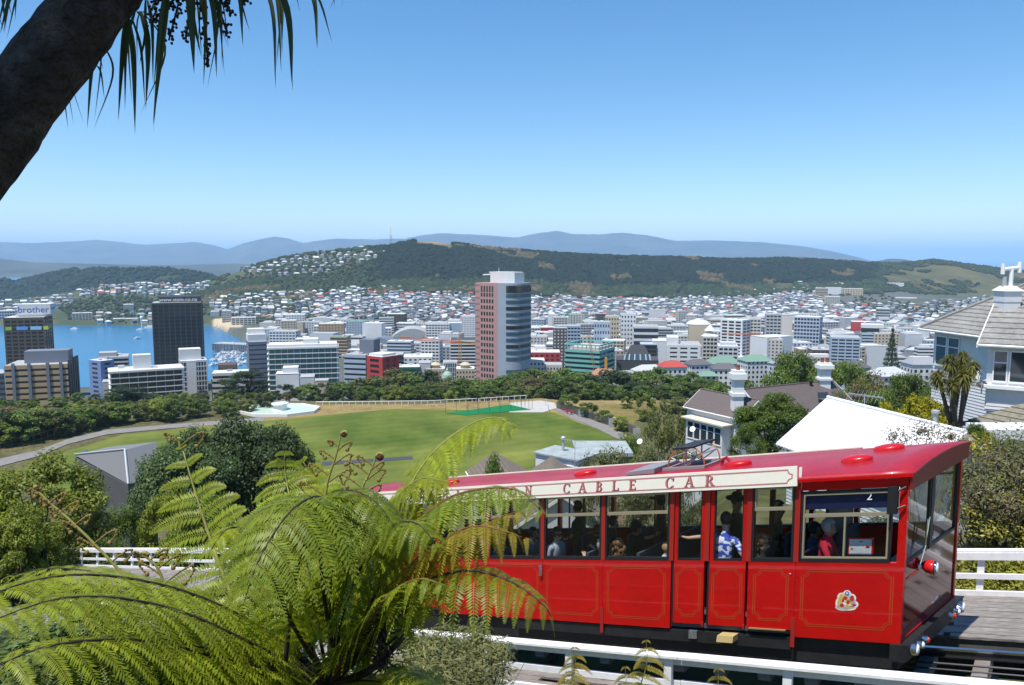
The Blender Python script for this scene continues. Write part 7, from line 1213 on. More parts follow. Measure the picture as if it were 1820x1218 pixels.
# --- right of the tower
block('dark red painted building behind the white walk ups', 940, 996, 626, 600, depth=20, fl=4, wall='red', style='holes', bays=6, roof=RFW); block('stepped white flats at the foot of the grey curved tower', 941, 968, 640, 500, depth=14, fl=7, wall='white', style='holes', bays=4, roof=RFW); block('beige flats between the tower and the teal building', 966, 999, 648, 510, depth=14, fl=5, wall='offwhite', style='holes', bays=6)
r, F, L, zt, zb, fh = block('teal office building with steel frame rising above its roof', 1004, 1066, 622, 540, 528, depth=30, fl=8, wall='teal', glass=GLD, sp=.5, roof=RFG)
for q in ((-.3, L + .3, -.3, .6), (-.3, L + .3, 29.4, 30.3), (-.3, .6, .601, 29.399), (L - .6, L + .3, .601, 29.399)): b = MB(); b.fbox(F, *q, zt + 3.2, zt + 4.2); b.build('roof_beam', CW_['teal'], r)
for i in range(9): b = MB(); u = i * L / 8; b.fbox(F, u - .2, u + .2, 0, .4, zt + .13, zt + 3.19); b.build('frame_post', CW_['teal'], r)
for i in range(1, 6): b = MB(); b.fbox(F, L - .4, L, i * 6 - .2, i * 6 + .2, zt + .13, zt + 3.19); b.build('frame_post', CW_['teal'], r)
b = MB(); b.fbox(F, 3, L - 2, 3, 26, zt + .13, zt + 2); b.build('penthouse', CW_['offwhite'], r)
block('dark brown apartment slab with white window strips', 983, 1008, 583, 760, depth=14, fl=11, wall='brown', glass=CW_['lgrey'], style='holes', bays=4); block('blue grey apartment tower next to the brown slab', 1008, 1032, 579, 755, depth=16, fl=10, wall='blue', style='grid', bays=4, glass=GLD)
r, F, L, zt, zb, fh = block('low building with sloping glass walls white ribs and black crown', 1096, 1172, 640, 560, depth=26, fl=4, wall='dark', style='blank', roof=CW_['dark']); b = MB(); b.add([F(-2, -4, zb), F(L + 2, -4, zb), F(L * .78, 3, zt + 4), F(L * .22, 3, zt + 4)], [(0, 1, 2, 3)]); b.build('sloping_glazing', GLB, r); 
for f in (0, .18, .4, .62, .84, 1): b = MB(); b.tube([F(-2 + (L + 4) * f, -4.3, zb), F(L * .22 + L * .56 * f, 2.7, zt + 4.2)], .55, 4); b.build('rib', CW_['white'], r)
b = MB(); b.add([F(L * .22, 3, zt + 4), F(L * .78, 3, zt + 4), F(L * .7, 16, zt + 4), F(L * .3, 16, zt + 4), F(L * .33, 6, zt + 10), F(L * .67, 6, zt + 10), F(L * .62, 12, zt + 10), F(L * .38, 12, zt + 10)], [(4, 5, 6, 7), (0, 1, 5, 4), (1, 2, 6, 5), (2, 3, 7, 6), (3, 0, 4, 7)]); b.build('black_crown', CW_['black'], r)
block('dark glazed office behind the sloping glass building', 1138, 1168, 612, 640, depth=20, fl=6, wall='dark', sp=.3, roof=CW_['steel']); block('white office block with ribbon windows on two faces', 1186, 1246, 613, 570, 566, depth=30, fl=6, wall='white', sp=.62, pier=2.2, bays=3, roof=RFG, pent=[(.0, .35, .2, .7, 5, 'white')]); block('white wedge roofed block behind the ribbon windowed office', 1160, 1200, 606, 640, depth=20, fl=4, wall='white', style='blank', roof=RFW)
r, F, L, zt, zb, fh = block('pink and white tower with stacked pagoda roofs', 1249, 1276, 598, 640, depth=15, fl=9, wall='offwhite', style='grid', bays=4, sp=.4, roof=RFW)
for k, (s, h0, h1) in enumerate(((.62, 0.2, 4), (.42, 4.5, 9))): c = F(L / 2, 7, zt); b = MB(); b.lathe(c, [(L * s, h0), (L * s * .1, h1)], 8); b.build('pagoda_roof', RFW, r)
block('white and blue office with square windows beside the pagoda tower', 1277, 1313, 615, 600, depth=20, fl=5, wall='lgrey', style='grid', bays=4, sp=.45, roof=RFW, pent=[(.1, .9, .2, .8, 2.5, 'lgrey')])
block('tall white apartment slab with inset balconies', 1280, 1319, 568, 880, 862, depth=20, fl=14, wall='white', style='grid', bays=3, sp=.4, roof=RFW, name='apartment_tower'); block('second white apartment slab joined beside the first', 1319, 1352, 566, 880, depth=20, fl=14, wall='offwhite', style='grid', bays=5, sp=.5, roof=RFG, name='apartment_tower'); block('large blank white walled block', 1333, 1364, 598, 760, 740, depth=34, fl=5, wall='white', style='blank', roof=RFW); block('off white walk up attached to the blank walled block', 1364, 1392, 603, 742, depth=24, fl=4, wall='offwhite', style='holes', bays=4)
block('grey and white striped apartment tower near the long car park', 1360, 1388, 558, 1000, depth=24, fl=11, wall='grey', style='grid', bays=4, name='apartment_tower'); block('cream blank sided tower between the striped apartments', 1388, 1408, 560, 990, depth=22, fl=11, wall='offwhite', style='blank', name='apartment_tower'); block('pale blue curved front apartments', 1410, 1456, 563, 980, 965, depth=24, fl=10, wall='steel', style='grid', bays=8, sp=.4, roof=RFW, name='apartment_tower')
block('grey open decked car park with ribbon openings', 1477, 1530, 600, 760, depth=30, fl=5, wall='blue', sp=.5, pier=1, bays=4); r, F, L, zt, zb, fh = block('round fronted grey office with dark bands', 1126, 1170, 580, 930, depth=30, fl=5, wall='lgrey', sp=.4); r, F, L, zt, zb, fh = block('pink arena with white domed roof', 1224, 1260, 577, 960, depth=36, fl=2, wall='cream', style='blank'); b = MB(); b.lathe(F(L / 2, 16, zt), [(15, .2), (11, 3.5), (4, 5.5), (3.9, 6.5), (.5, 7)], 20); b.build('dome_roof', RFW, r)
block('white gridded hotel half hidden by the pink tower', 821, 846, 562, 1050, depth=24, fl=14, wall='white', style='holes', bays=9, name='apartment_tower'); block('white apartment block with square windows above the suburb', 1103, 1130, 558, 980, depth=20, fl=9, wall='white', style='holes', bays=5, name='apartment_tower'); block('cream apartment block with small windows on the city edge', 1076, 1100, 562, 985, depth=20, fl=8, wall='cream', style='holes', bays=5, name='apartment_tower'); block('light blue block of flats behind the grey crane boom', 1056, 1084, 572, 900, depth=18, fl=6, wall='steel', style='holes', bays=6)
block('long white office with brown window bands', 590, 640, 588, 1180, depth=26, fl=6, wall='white', sp=.55, roof=RFG); block('long banded blue building on the lower slope', 620, 690, 572, 1380, depth=20, fl=4, wall='steel', sp=.4, roof=RFG)
block('long wharf apartments with repeated balconies beside the marina', 376, 478, 612, 1060, 1030, depth=22, fl=5, wall='slate', glass=GLD, style='grid', bays=24, sp=.4, roof=RFG, zb=1); block('second wharf apartment block in line with the first', 476, 560, 606, 1080, depth=22, fl=5, wall='steel', glass=GLD, style='grid', bays=20, sp=.4, roof=RFG, zb=1)
for x0, x1, y, d, w, fl, lb in ((130, 166, 556, 1500, 'cream', 5, 'cream shore apartments with stepped roof by the bay'), (202, 224, 566, 1496, 'offwhite', 3, 'low grey shore flats under the terraced apartments'), (224, 247, 566, 1498, 'cream', 3, 'low cream shore flats next to the grey ones'), (376, 391, 553, 1500, 'white', 6, 'white stepped apartment tower behind the black tower'), (396, 412, 552, 1440, 'offwhite', 6, 'slim cream tower above the beach'), (412, 456, 564, 1400, 'offwhite', 4, 'row of cream apartments behind the beach'), (503, 521, 559, 1330, 'lgrey', 7, 'grey tower on the flat behind the marina'), (476, 503, 572, 1320, 'white', 4, 'white flats beside the grey tower near the marina'), (0, 30, 552, 1520, 'white', 3, 'white shore buildings at the harbour edge'), (40, 70, 560, 1495, 'lgrey', 2, 'low grey shore shed across the water')): block(lb, x0, x1, y, d, depth=18, fl=fl, wall=w, style='grid', bays=6, sp=.4, roof=RFW, name='apartment_block')
r, F, L, zt, zb, fh = block('terraced apartments stepping down the bush slope above the bay', 222, 240, 541, 1580, depth=20, fl=8, wall='offwhite', sp=.5, roof=RFW, name='apartment_block')
for x0, x1, y, d, w, fl, st, lb in ((1465, 1492, 511, 2050, 'white', 2, 'blank', 'long white hospital wing with dark base on the hill'), (1446, 1468, 512, 2000, 'cream', 5, 'band', 'cream slab with horizontal bands on the hill'), (1493, 1530, 513, 2080, 'cream', 4, 'holes', 'cream block with many windows on the hillside'), (1464, 1490, 527, 1820, 'offwhite', 9, 'grid', 'tall off white slab with vertical windows below the hill'), (1570, 1602, 503, 2250, 'white', 1, 'blank', 'large white hall roof high on the hill'), (1588, 1626, 529, 2050, 'white', 1, 'blank', 'white low halls on the tan slope'), (1555, 1580, 548, 1450, 'grey', 5, 'band', 'grey brown office with bands near the tiled house roof'), (1512, 1545, 572, 1150, 'red', 2, 'blank', 'long red walled warehouse among white roofs'), (1530, 1570, 577, 1050, 'white', 2, 'band', 'low white building with ribbon windows beside the red warehouse')): block(lb, x0, x1, y, d, depth=24, fl=fl, wall=w, style=st, bays=8, roof=RFW, name='building')
# monastery
r, F, L, zt, zb, fh = block('brick and stone monastery with gables on a green bluff', 497, 540, 530, 1620, depth=20, fl=3, wall=mat('wall_brick_orange', (0.44, 0.25, 0.15), rough=.9), style='holes', bays=10, name='monastery', roof=RFG)
for f in (.1, .5, .9): b = MB(); b.prism([F(L * f - 4, -.5, zb), F(L * f + 4, -.5, zb), F(L * f + 4, -.5, zt), F(L * f, -.5, zt + 6), F(L * f - 4, -.5, zt)], tuple(bk * 10)); b.build('gable', CW_['cream'], r)
# cranes, mast
YEL = mat('crane_yellow', (0.50, 0.25, 0.03), rough=.6); ORG = mat('crane_orange', (0.50, 0.14, 0.03), rough=.6)
def lattice(b, P, Q, w, n, r=.09):
    P = np.array(P); Q = np.array(Q); t = (Q - P) / np.linalg.norm(Q - P); u = np.cross(t, (0.1, 1, .05)); u /= np.linalg.norm(u); v = np.cross(t, u); c = [(u * a + v * d) * w / 2 for a, d in ((-1, -1), (1, -1), (1, 1), (-1, 1))]
    for k in range(4): b.tube([P + c[k], Q + c[k]], r, 4)
    for i in range(n):
        for k in range(4): b.tube([P + (Q - P) * i / n + c[k], P + (Q - P) * (i + 1) / n + c[(k + 1) % 4]], r * .7, 4)
p = at(818, 660, 560); zg = gz(p[0], p[1]); cr_ = thing('tower_crane', 'yellow lattice tower crane with long jib before the museum', 'crane', (p[0], p[1], zg)); zt = zpix(588, 560); zj = zpix(607, 560)
b = MB(); lattice(b, (p[0], p[1], zg), (p[0], p[1], zj), 1.8, 24, .14); b.build('mast', YEL, cr_); b = MB(); q = at(868, 607, 545); q0 = at(712, 607, 590); lattice(b, (p[0], p[1], zj), (q0[0], q0[1], zj), 1.5, 30, .13); b.build('jib', ORG, cr_); b = MB(); lattice(b, (p[0], p[1], zj), (q[0], q[1], zj), 1.5, 9, .13); b.build('counter_jib', YEL, cr_); b = MB(); lattice(b, (p[0], p[1], zj), (p[0], p[1], zt), 1.2, 5, .13); b.tube([(p[0], p[1], zt), (q0[0], q0[1], zj + 1)], .06, 4); b.tube([(p[0], p[1], zt), (q[0], q[1], zj + 1)], .06, 4); b.build('apex', YEL, cr_); b = MB(); b.box(q[0] - 2, q[0] + 1, q[1] - 1, q[1] + 1, zj - 2.6, zj - .8); b.build('counterweight', CW_['dark'], cr_)
p = at(1072, 655, 515); zg = gz(p[0], p[1]); mc = thing('mobile_crane', 'slanting crane boom rising in front of the teal building', 'crane', (p[0], p[1], zg)); b = MB(); e = at(1044, 582, 520); lattice(b, (p[0], p[1], zg + 2), e, 1.4, 24, .11); b.build('boom', mat('crane_brown', (0.32, 0.2, 0.1), rough=.6), mc); b = MB(); s = at(1076, 636, 515); b.prism([(p[0] + .3, p[1], zg), (p[0] + 3, p[1], zg), s + (1.2, 0, 0), s + (-.3, 0, 0)], (0, 1.5, 0)); b.build('mast', mat('crane_amber', (0.6, 0.28, 0.02), rough=.5), mc)
b = MB(); p, q = at(1288, 593, 840), at(1352, 592, 830); q[2] = p[2]; lattice(b, p, q, 1.4, 22, .14); b.tube([p * .3 + q * .7, (p * .3 + q * .7) * (1, 1, 0) + (0, 0, 6)], .8, 4); tag(b.build('tower_crane', ORG), 'orange crane jib lying across the white apartment slabs', 'crane')
p = at(695, 437, 2130); zg = gz(p[0], p[1]); b = MB(); lattice(b, (p[0], p[1], zg), (p[0], p[1], zpix(418, 2130)), 4.5, 12, .35); b.tube([(p[0], p[1], zpix(418, 2130)), (p[0], p[1], zpix(404, 2130))], .6, 5); tag(b.build('radio_mast', mat('mast_grey', (0.42, 0.4, 0.4), rough=.6)), 'lattice radio mast on the crest of the hill', 'mast')
# ================================================================ houses and blocks filling the suburb
def inpoly(x, y, P):
    r = False; j = len(P) - 1
    for i in range(len(P)):
        if (P[i][1] > y) != (P[j][1] > y) and x < (P[j][0] - P[i][0]) * (y - P[i][1]) / (P[j][1] - P[i][1]) + P[i][0]: r = not r
        j = i
    return r
hr = random.Random(12)
HW_ = [('white', CW_['white']), ('cream', CW_['offwhite']), ('pale grey', CW_['lgrey']), ('pale yellow', mat('wall_yellow', (0.58, 0.48, 0.26), rough=.8)), ('pale blue', CW_['steel'])]
HR_ = [('red', mat('iron_red', (0.40, 0.06, 0.045), rough=.6)), ('grey', mat('iron_grey', (0.27, 0.28, 0.30), rough=.6)), ('pale grey', mat('iron_pale', (0.46, 0.47, 0.48), rough=.6)), ('green', mat('iron_green', (0.16, 0.27, 0.20), rough=.6)), ('rust', mat('iron_rust', (0.36, 0.16, 0.09), rough=.7)), ('white', RFW), ('dark', mat('iron_dark', (0.11, 0.105, 0.11), rough=.7))]
RW = [.5, 6, 4.2, .55, .8, 2.4, 3]
def hmesh(w, d, h, rh, hip, dummy=0):
    b = MB(); b.box(-w / 2, w / 2, -d / 2, d / 2, -3, h); wall = b.mesh('wall', HW_[0][1])
    b = MB(); o = .5; k = (w / 2 * .55 if hip else w / 2 + o)
    if hip: b.add([(-w / 2 - o, -d / 2 - o, h), (w / 2 + o, -d / 2 - o, h), (w / 2 + o, d / 2 + o, h), (-w / 2 - o, d / 2 + o, h), (-k, 0, h + rh), (k, 0, h + rh)], [(3, 2, 1, 0), (0, 1, 5, 4), (1, 2, 5), (2, 3, 4, 5), (3, 0, 4)])
    else: b.add([(-w / 2 - o, -d / 2 - o, h - .2), (w / 2 + o, -d / 2 - o, h - .2), (w / 2 + o, d / 2 + o, h - .2), (-w / 2 - o, d / 2 + o, h - .2), (-k, 0, h + rh), (k, 0, h + rh)], [(3, 2, 1, 0), (0, 1, 5, 4), (1, 2, 5), (2, 3, 4, 5), (3, 0, 4)])
    roof = b.mesh('roof', HR_[0][1]); b = MB()
    for z in np.arange(.9, h - 1, 2.8):
        for x in np.arange(-w / 2 + 1.2, w / 2 - .8, 2.6): b.box(x - .6, x + .6, -d / 2 - .06, -d / 2 + .1, z, z + 1.3)
        for y in np.arange(-d / 2 + 1.2, d / 2 - .8, 2.8): b.box(-w / 2 - .06, -w / 2 + .1, y - .5, y + .5, z, z + 1.3); b.box(w / 2 - .1, w / 2 + .06, y - .5, y + .5, z, z + 1.3)
    return wall, roof, b.mesh('windows', GLD)
HM_ = [hmesh(11, 8, 5.2, 2.4, True), hmesh(9, 11, 5.5, 2.6, False), hmesh(13, 9, 3.4, 2.3, True), hmesh(8, 8, 6.2, 2.2, True), hmesh(10, 7, 5.6, 2.8, False)]
ZH = [[(600, 516), (700, 512), (800, 514), (842, 520), (842, 585), (700, 590), (560, 575), (560, 545)], [(940, 522), (1060, 532), (1150, 533), (1250, 527), (1350, 518), (1420, 513), (1460, 520), (1500, 545), (1560, 560), (1640, 570), (1640, 600), (1300, 575), (940, 582)], [(400, 486), (470, 462), (530, 452), (590, 446), (640, 452), (620, 470), (560, 490), (500, 492), (440, 488)], [(140, 512), (200, 505), (330, 503), (370, 498), (370, 518), (330, 528), (200, 525), (140, 530)], [(0, 540), (60, 532), (130, 524), (130, 545), (60, 556), (0, 560)], [(370, 530), (500, 522), (560, 520), (600, 520), (600, 580), (480, 575), (380, 555)], [(640, 437), (690, 436), (680, 460), (640, 470)], [(1420, 505), (1500, 505), (1500, 520), (1430, 518)], [(240, 548), (272, 550), (272, 574), (170, 576), (170, 562)], [(1100, 560), (1660, 570), (1660, 640), (1480, 650), (1390, 640), (1390, 600), (1100, 585)], [(1490, 540), (1640, 540), (1760, 528), (1800, 560), (1640, 575), (1560, 562)]]
ZN = ['on the lower slopes', 'on the suburb flat', 'on the high spur', 'on the headland', 'at the harbour edge', 'around the bluff', 'under the radio mast', 'by the hospital', 'along the bay shore', 'among city blocks', 'below the tan hill']
ZD = [5.4, 5.0, 9.5, 6.4, 7, 6.4, 9, 7, 8, 7.0, 7.5]
cand = []
for zi, Z in enumerate(ZH):
    xs = [p[0] for p in Z]; ys = [p[1] for p in Z]; y = min(ys)
    while y < max(ys):
        st = ZD[zi] * (1 + .5 * (y - 440) / 200); x = min(xs) + hr.uniform(0, st)
        while x < max(xs):
            X, Y = x + hr.uniform(-2, 2), y + hr.uniform(-1.4, 1.4); x += st * 1.45
            if inpoly(X, Y, Z): cand.append((X, Y, zi))
        y += st * .62
pts = []
for (X, Y, zi), h in zip(cand, hits([(q[0], q[1]) for q in cand])):
    if h is None or h[2] < 2: continue
    if any((h[0] - f[0]) ** 2 + (h[1] - f[1]) ** 2 < (f[2] + 6) ** 2 for f in FOOTS): continue
    pts.append((np.linalg.norm(h[:2]), h, zi, X))
pts.sort(key=lambda q: q[0]); sel = []; cell = {}
for d, h, zi, X in pts:
    k = (int(h[0] // 9), int(h[1] // 9)); ok = True
    for i in (-1, 0, 1):
        for j in (-1, 0, 1):
            for o in cell.get((k[0] + i, k[1] + j), ()):
                if (o[0] - h[0]) ** 2 + (o[1] - h[1]) ** 2 < 72: ok = False
    if ok: cell.setdefault(k, []).append(h); sel.append((d, h, zi, X))
BIG = []
sV, sF, sM = [], [], []; ns = 0; SMATS = [q[1] for q in HW_] + [q[1] for q in HR_] + [GLD]
for n, (d, h, zi, X) in enumerate(sel):
    k = hr.randrange(5); wi = hr.choices(range(5), [4, 3.5, 2.6, .9, 1.2])[0]; ri = hr.choices(range(7), RW)[0]; yaw = hr.choice([0, math.pi / 2]) + hr.gauss(.35, .25); s = hr.uniform(.85, 1.25)
    if zi == 9: s *= 1.5
    z = h[2] - .3
    if n < 290:
        r = thing('house', '%s house with %s roof %s beyond %s' % (HW_[wi][0], HR_[ri][0], ZN[zi], lmark(X)), 'house', (h[0], h[1], z), '%s houses, %s roofs, %s, %s' % (HW_[wi][0], HR_[ri][0], ZN[zi], lmark(X))); r.rotation_euler.z = yaw; r.scale = (s, s, s)
        for nm, me, mt in (('wall', HM_[k][0], HW_[wi][1]), ('roof', HM_[k][1], HR_[ri][1]), ('windows', HM_[k][2], None)):
            o = bpy.data.objects.new(nm, me); link(o, r)
            if mt: o.material_slots[0].link = 'OBJECT'; o.material_slots[0].material = mt
            else: o['kind'] = 'stuff'
    else:
        c, sn = math.cos(yaw), math.sin(yaw); R_ = np.array([[c, sn, 0], [-sn, c, 0], [0, 0, 1]]) * s
        for me, mi in ((HM_[k][0], wi), (HM_[k][1], 5 + ri), (HM_[k][2], 12)):
            for p in me.polygons: vs = [me.vertices[i].co for i in p.vertices]; sF.append([ns + i for i in range(len(vs))]); sM.append(mi); ns += len(vs); sV.extend([(np.array(v) @ R_ + np.array([h[0], h[1], z])).tolist() for v in vs])
me = bpy.data.meshes.new('far_houses'); me.from_pydata(sV, [], sF)
for q in SMATS: me.materials.append(q)
me.polygons.foreach_set('material_index', sM); o = bpy.data.objects.new('far_houses', me); link(o); tag(o, 'crowd of small pale houses with coloured roofs spread over the far slopes', 'houses', kind='stuff')
print('houses', len(sel))
# generic commercial blocks on the flat
ZB = [[(480, 585), (600, 575), (842, 580), (842, 640), (700, 655), (600, 640), (480, 620)], [(940, 565), (1300, 572), (1660, 590), (1660, 655), (1490, 668), (1390, 662), (1180, 655), (940, 660)]]
nb_ = 0; WK = [('white', 4.5), ('offwhite', 4), ('lgrey', 4), ('cream', 2.2), ('grey', 3), ('steel', 1.4), ('blue', 1), ('brown', 1), ('tan', .8), ('red', .3), ('slate', .6)]; WN = {'white': 'white', 'offwhite': 'off white', 'lgrey': 'pale grey', 'cream': 'cream', 'grey': 'grey', 'steel': 'pale blue', 'blue': 'blue grey', 'brown': 'dark brown', 'tan': 'tan', 'red': 'red', 'slate': 'slate grey'}
SN = {'band': 'with ribbon windows', 'grid': 'with gridded windows', 'holes': 'with square windows', 'blank': 'with blank walls'}
for zi, Z in enumerate(ZB):
    y = 570
    while y < 668:
        x = 470 + hr.uniform(0, 20)
        while x < 1665:
            X, Y = x + hr.uniform(-4, 4), y + hr.uniform(-2, 2); x += hr.uniform(14, 25)
            if not inpoly(X, Y, Z): continue
            h = hit(X, Y, 560)
            if h is None or h[2] < 2 or h[1] < 560: continue
            if any((h[0] - f[0]) ** 2 + (h[1] - f[1]) ** 2 < (f[2] + 9) ** 2 for f in FOOTS): continue
            w = hr.choices([q[0] for q in WK], [q[1] for q in WK])[0]; st = hr.choices(['band', 'grid', 'holes', 'blank'], [3, 2, 3, 2])[0]; fl = hr.choices([1, 2, 3, 4, 5, 7], [1, 3, 4, 4, 3.5, 2.5])[0]; wid = hr.uniform(16, 36); px0 = 910 + FPX * (h[0] - wid / 2) / (h[1] * 1.0); px1 = px0 + FPX * wid / h[1]; d0 = h[1] * math.cos(PITCH) + (CAMZ - 20) * math.sin(PITCH) * .9
            rm = hr.choices([0, 1, 2, 3], [5, 5, .5, .35])[0]; fln = {1: 'single storey', 2: 'two storey', 3: 'three storey', 4: 'four storey', 5: 'five storey', 7: 'seven storey'}[fl]; rl = ['white roofed', 'grey roofed', 'green roofed', 'red roofed'][rm]; zz = ['between the museum and the bluff', 'on the city flat beyond the tree belt'][zi]
            r = block('%s %s %s block %s beyond %s' % (rl, fln, WN[w], SN[st], lmark(X)), px0, px1, 0, d0, d0 + hr.uniform(-6, 6), depth=hr.uniform(12, 26), fl=fl, wall=w, style=st, bays=max(3, int(wid / 4)), roof=[RFW, RFG, HR_[3][1], HR_[0][1]][rm], ztop=h[2] + fl * 3.5 + 1, name='city_block', group='%s %s %s %s %s' % (rl, fln, WN[w], SN[st], lmark(X)), pent=[(hr.uniform(.05, .4), hr.uniform(.5, .9), .2, .7, 2.4, 'white')] if hr.random() < .4 else None); nb_ += 1
        y += 7.5
print('blocks', nb_)
# roofs just behind the tree belt
for x0, x1, y, d, wi, ri, lb in ((1171, 1218, 641, 420, 0, 0, 'large house with bright red hipped roof behind the belt'), (1219, 1261, 638, 440, 0, 6, 'tall house with charcoal hipped roof behind the belt'), (1264, 1310, 645, 420, 0, 6, 'white house with slate hipped roof below the pagoda tower'), (1256, 1314, 633, 480, 1, 3, 'house with wide pale green roof'), (1316, 1368, 630, 460, 0, 3, 'rambling house with green gabled roofs'), (1126, 1180, 648, 430, 0, 2, 'house with pale blue grey iron roof'), (1050, 1098, 655, 430, 1, 4, 'bungalow with beige brown roof behind the belt'), (1100, 1130, 658, 410, 1, 1, 'grey roofed bungalow beside the pale blue roof'), (1368, 1395, 640, 440, 2, 1, 'small grey gabled house beside the green gables'), (1240, 1275, 660, 380, 1, 3, 'steep moss green roof among the belt trees'), (1545, 1610, 652, 330, 0, 2, 'house with broad white blue roof below the conifer'), (1480, 1540, 640, 400, 4, 6, 'low brown roofed flats behind the big green tree'), (1610, 1668, 634, 360, 0, 1, 'white houses with grey gables near the tiled roof')):
    h = at((x0 + x1) / 2, y, d); w = (x1 - x0) / FPX * d; g = gz(h[0], h[1]); r = thing('house', lb, 'house', (h[0], h[1], g)); k = hmesh(w * .92, w * .75, max(3, h[2] - g - w * .2), w * .2, hr.random() < .75); r.rotation_euler.z = hr.uniform(-.3, .5); FOOTS.append((h[0], h[1], w))
    for nm, me, mt in (('wall', k[0], HW_[wi][1]), ('roof', k[1], HR_[ri][1]), ('windows', k[2], None)):
        o = bpy.data.objects.new(nm, me); link(o, r)
        if mt: me.materials[0] = mt
        else: o['kind'] = 'stuff'
# ================================================================ far woods: canopy of crowns on the hills, one mass
def ico(seed):
    b = MB(); b.ball((0, 0, 0), 1, 7, 5); v = np.array(b.v); r = np.random.default_rng(seed); v *= r.uniform(.75, 1.2, (len(v), 1)); t = []
    for f in b.f: t += [(f[0], f[i], f[i + 1]) for i in range(1, len(f) - 1)]
    return v, np.array(t)
ICO = [ico(i) for i in range(5)]
def canopy(name, label, P, R, col, m, squash=.8):
    Vs, Fs, Cs = [], [], []; n = 0; rg = np.random.default_rng(len(P))
    for i in range(len(P)):
        v, f = ICO[i % 5]; a = rg.uniform(0, 6.28); c, s = math.cos(a), math.sin(a); q = np.stack([v[:, 0] * c - v[:, 1] * s, v[:, 0] * s + v[:, 1] * c, v[:, 2] * squash], 1) * R[i] + P[i]; Vs.append(q); Fs.append(f + n); n += len(v); Cs.append(np.repeat(col[i][None], len(v), 0))
    o = np_obj(name, np_mesh(name, np.concatenate(Vs), np.concatenate(Fs), m, col=np.concatenate(Cs))); return tag(o, label, 'trees', kind='stuff')
CANM = leaf_mat('far_canopy', (1, 1, 1), trans=0.0, rough=.9, spec=.1, huevar=0)
wr_ = np.random.default_rng(31); n = 26000; us = wr_.uniform(330, 1900, n); md = np.interp(us, *zip(*MIDD)); rd = np.interp(us, *zip(*RIDD)); kk = wr_.random(n); ds = md - 40 + (rd + 60 - md) * kk; sx = (us - 910) / FPX * math.cos(PITCH); X = sx * ds
dens = fbm(X / 130, ds / 130, 3, 6) + .0; pine_ = sstep(us, 600, 720) * (1 - sstep(us, 1530, 1600)); keep = (dens > -.14 - .25 * pine_ + .14 * sstep(us, 1540, 1620)) & ~((np.abs(us - 772) < 34) & (ds > 2050)) & ~((np.abs(us - 905) < 16) & (kk > .80) & (kk < .93)) & ~((np.abs(us - 1105) < 12) & (kk > .75) & (kk < .9)) & ~((np.abs(us - 1395) < 20) & (kk < .3) & (kk > .1)) & ~((us < 660) & (us > 560) & (wr_.random(n) < .5)) & ~((us < 640) & (us > 400) & (ds > 1800) & (wr_.random(n) < .45))
X, ds, us, kk, dens, pine_ = X[keep], ds[keep], us[keep], kk[keep], dens[keep], pine_[keep]; Z = ground(X, ds); R = wr_.uniform(3.2, 6.5, len(X)) * (1 + .5 * pine_)
br = fbm(X / 90, ds / 90, 3, 12); base_c = np.where((pine_ + br * .9 > wr_.uniform(.3, .7, len(X)))[:, None] & (kk > .28)[:, None], np.array([[.011, .020, .011]]), np.array([[.030, .045, .018]])); base_c = np.where((br > .2)[:, None], np.array([[.085, .07, .034]]), base_c) * wr_.uniform(.7, 1.35, (len(X), 1))
canopy('hill_forest', 'dark pine forest and bush covering the long hill behind the city', np.stack([X, ds, Z + R * .35], 1), R, base_c, CANM)
# bush on the bluff and trees between the houses
P, R, C = [], [], []
req = []
for i in range(6000):
    zi = hr.choices([0, 1, 2, 3, 5, 8, 9, 10], [6, 7, 5, 3, 5, 1.5, 2, 7])[0]; Z_ = ZH[zi]; x = hr.uniform(min(p[0] for p in Z_), max(p[0] for p in Z_)); y = hr.uniform(min(p[1] for p in Z_), max(p[1] for p in Z_))
    if inpoly(x, y, Z_): req.append((x, y, hr.uniform(1.8, 4.2), 1))
for poly, cnt in (([(370, 500), (440, 490), (560, 495), (640, 470), (660, 500), (560, 522), (480, 525), (372, 545)], 1300), ([(100, 535), (200, 528), (330, 528), (372, 520), (372, 560), (250, 562), (130, 570), (110, 560)], 900), ([(450, 545), (500, 540), (560, 555), (570, 580), (500, 575), (455, 572)], 350), ([(1440, 510), (1560, 520), (1640, 545), (1640, 560), (1500, 550)], 300), ([(700, 500), (850, 505), (850, 520), (720, 515)], 300)):
    for i in range(cnt):
        x = hr.uniform(min(p[0] for p in poly), max(p[0] for p in poly)); y = hr.uniform(min(p[1] for p in poly), max(p[1] for p in poly))
        if inpoly(x, y, poly): req.append((x, y, hr.uniform(2.5, 5.5), 0))
for (x, y, r, city), h in zip(req, hits([(q[0], q[1]) for q in req])):
    if h is None or h[2] < 2 or (city and any((h[0] - f[0]) ** 2 + (h[1] - f[1]) ** 2 < (f[2] + 2) ** 2 for f in FOOTS)): continue
    P.append(h + np.array([0, 0, r * .4])); R.append(r); C.append(np.array(hr.choice([(.030, .047, .017), (.042, .06, .02), (.06, .068, .028), (.025, .038, .017)])) * hr.uniform(.8, 1.3))
canopy('suburb_trees', 'green trees and bush scattered between the far houses', np.array(P), np.array(R), np.array(C), CANM)
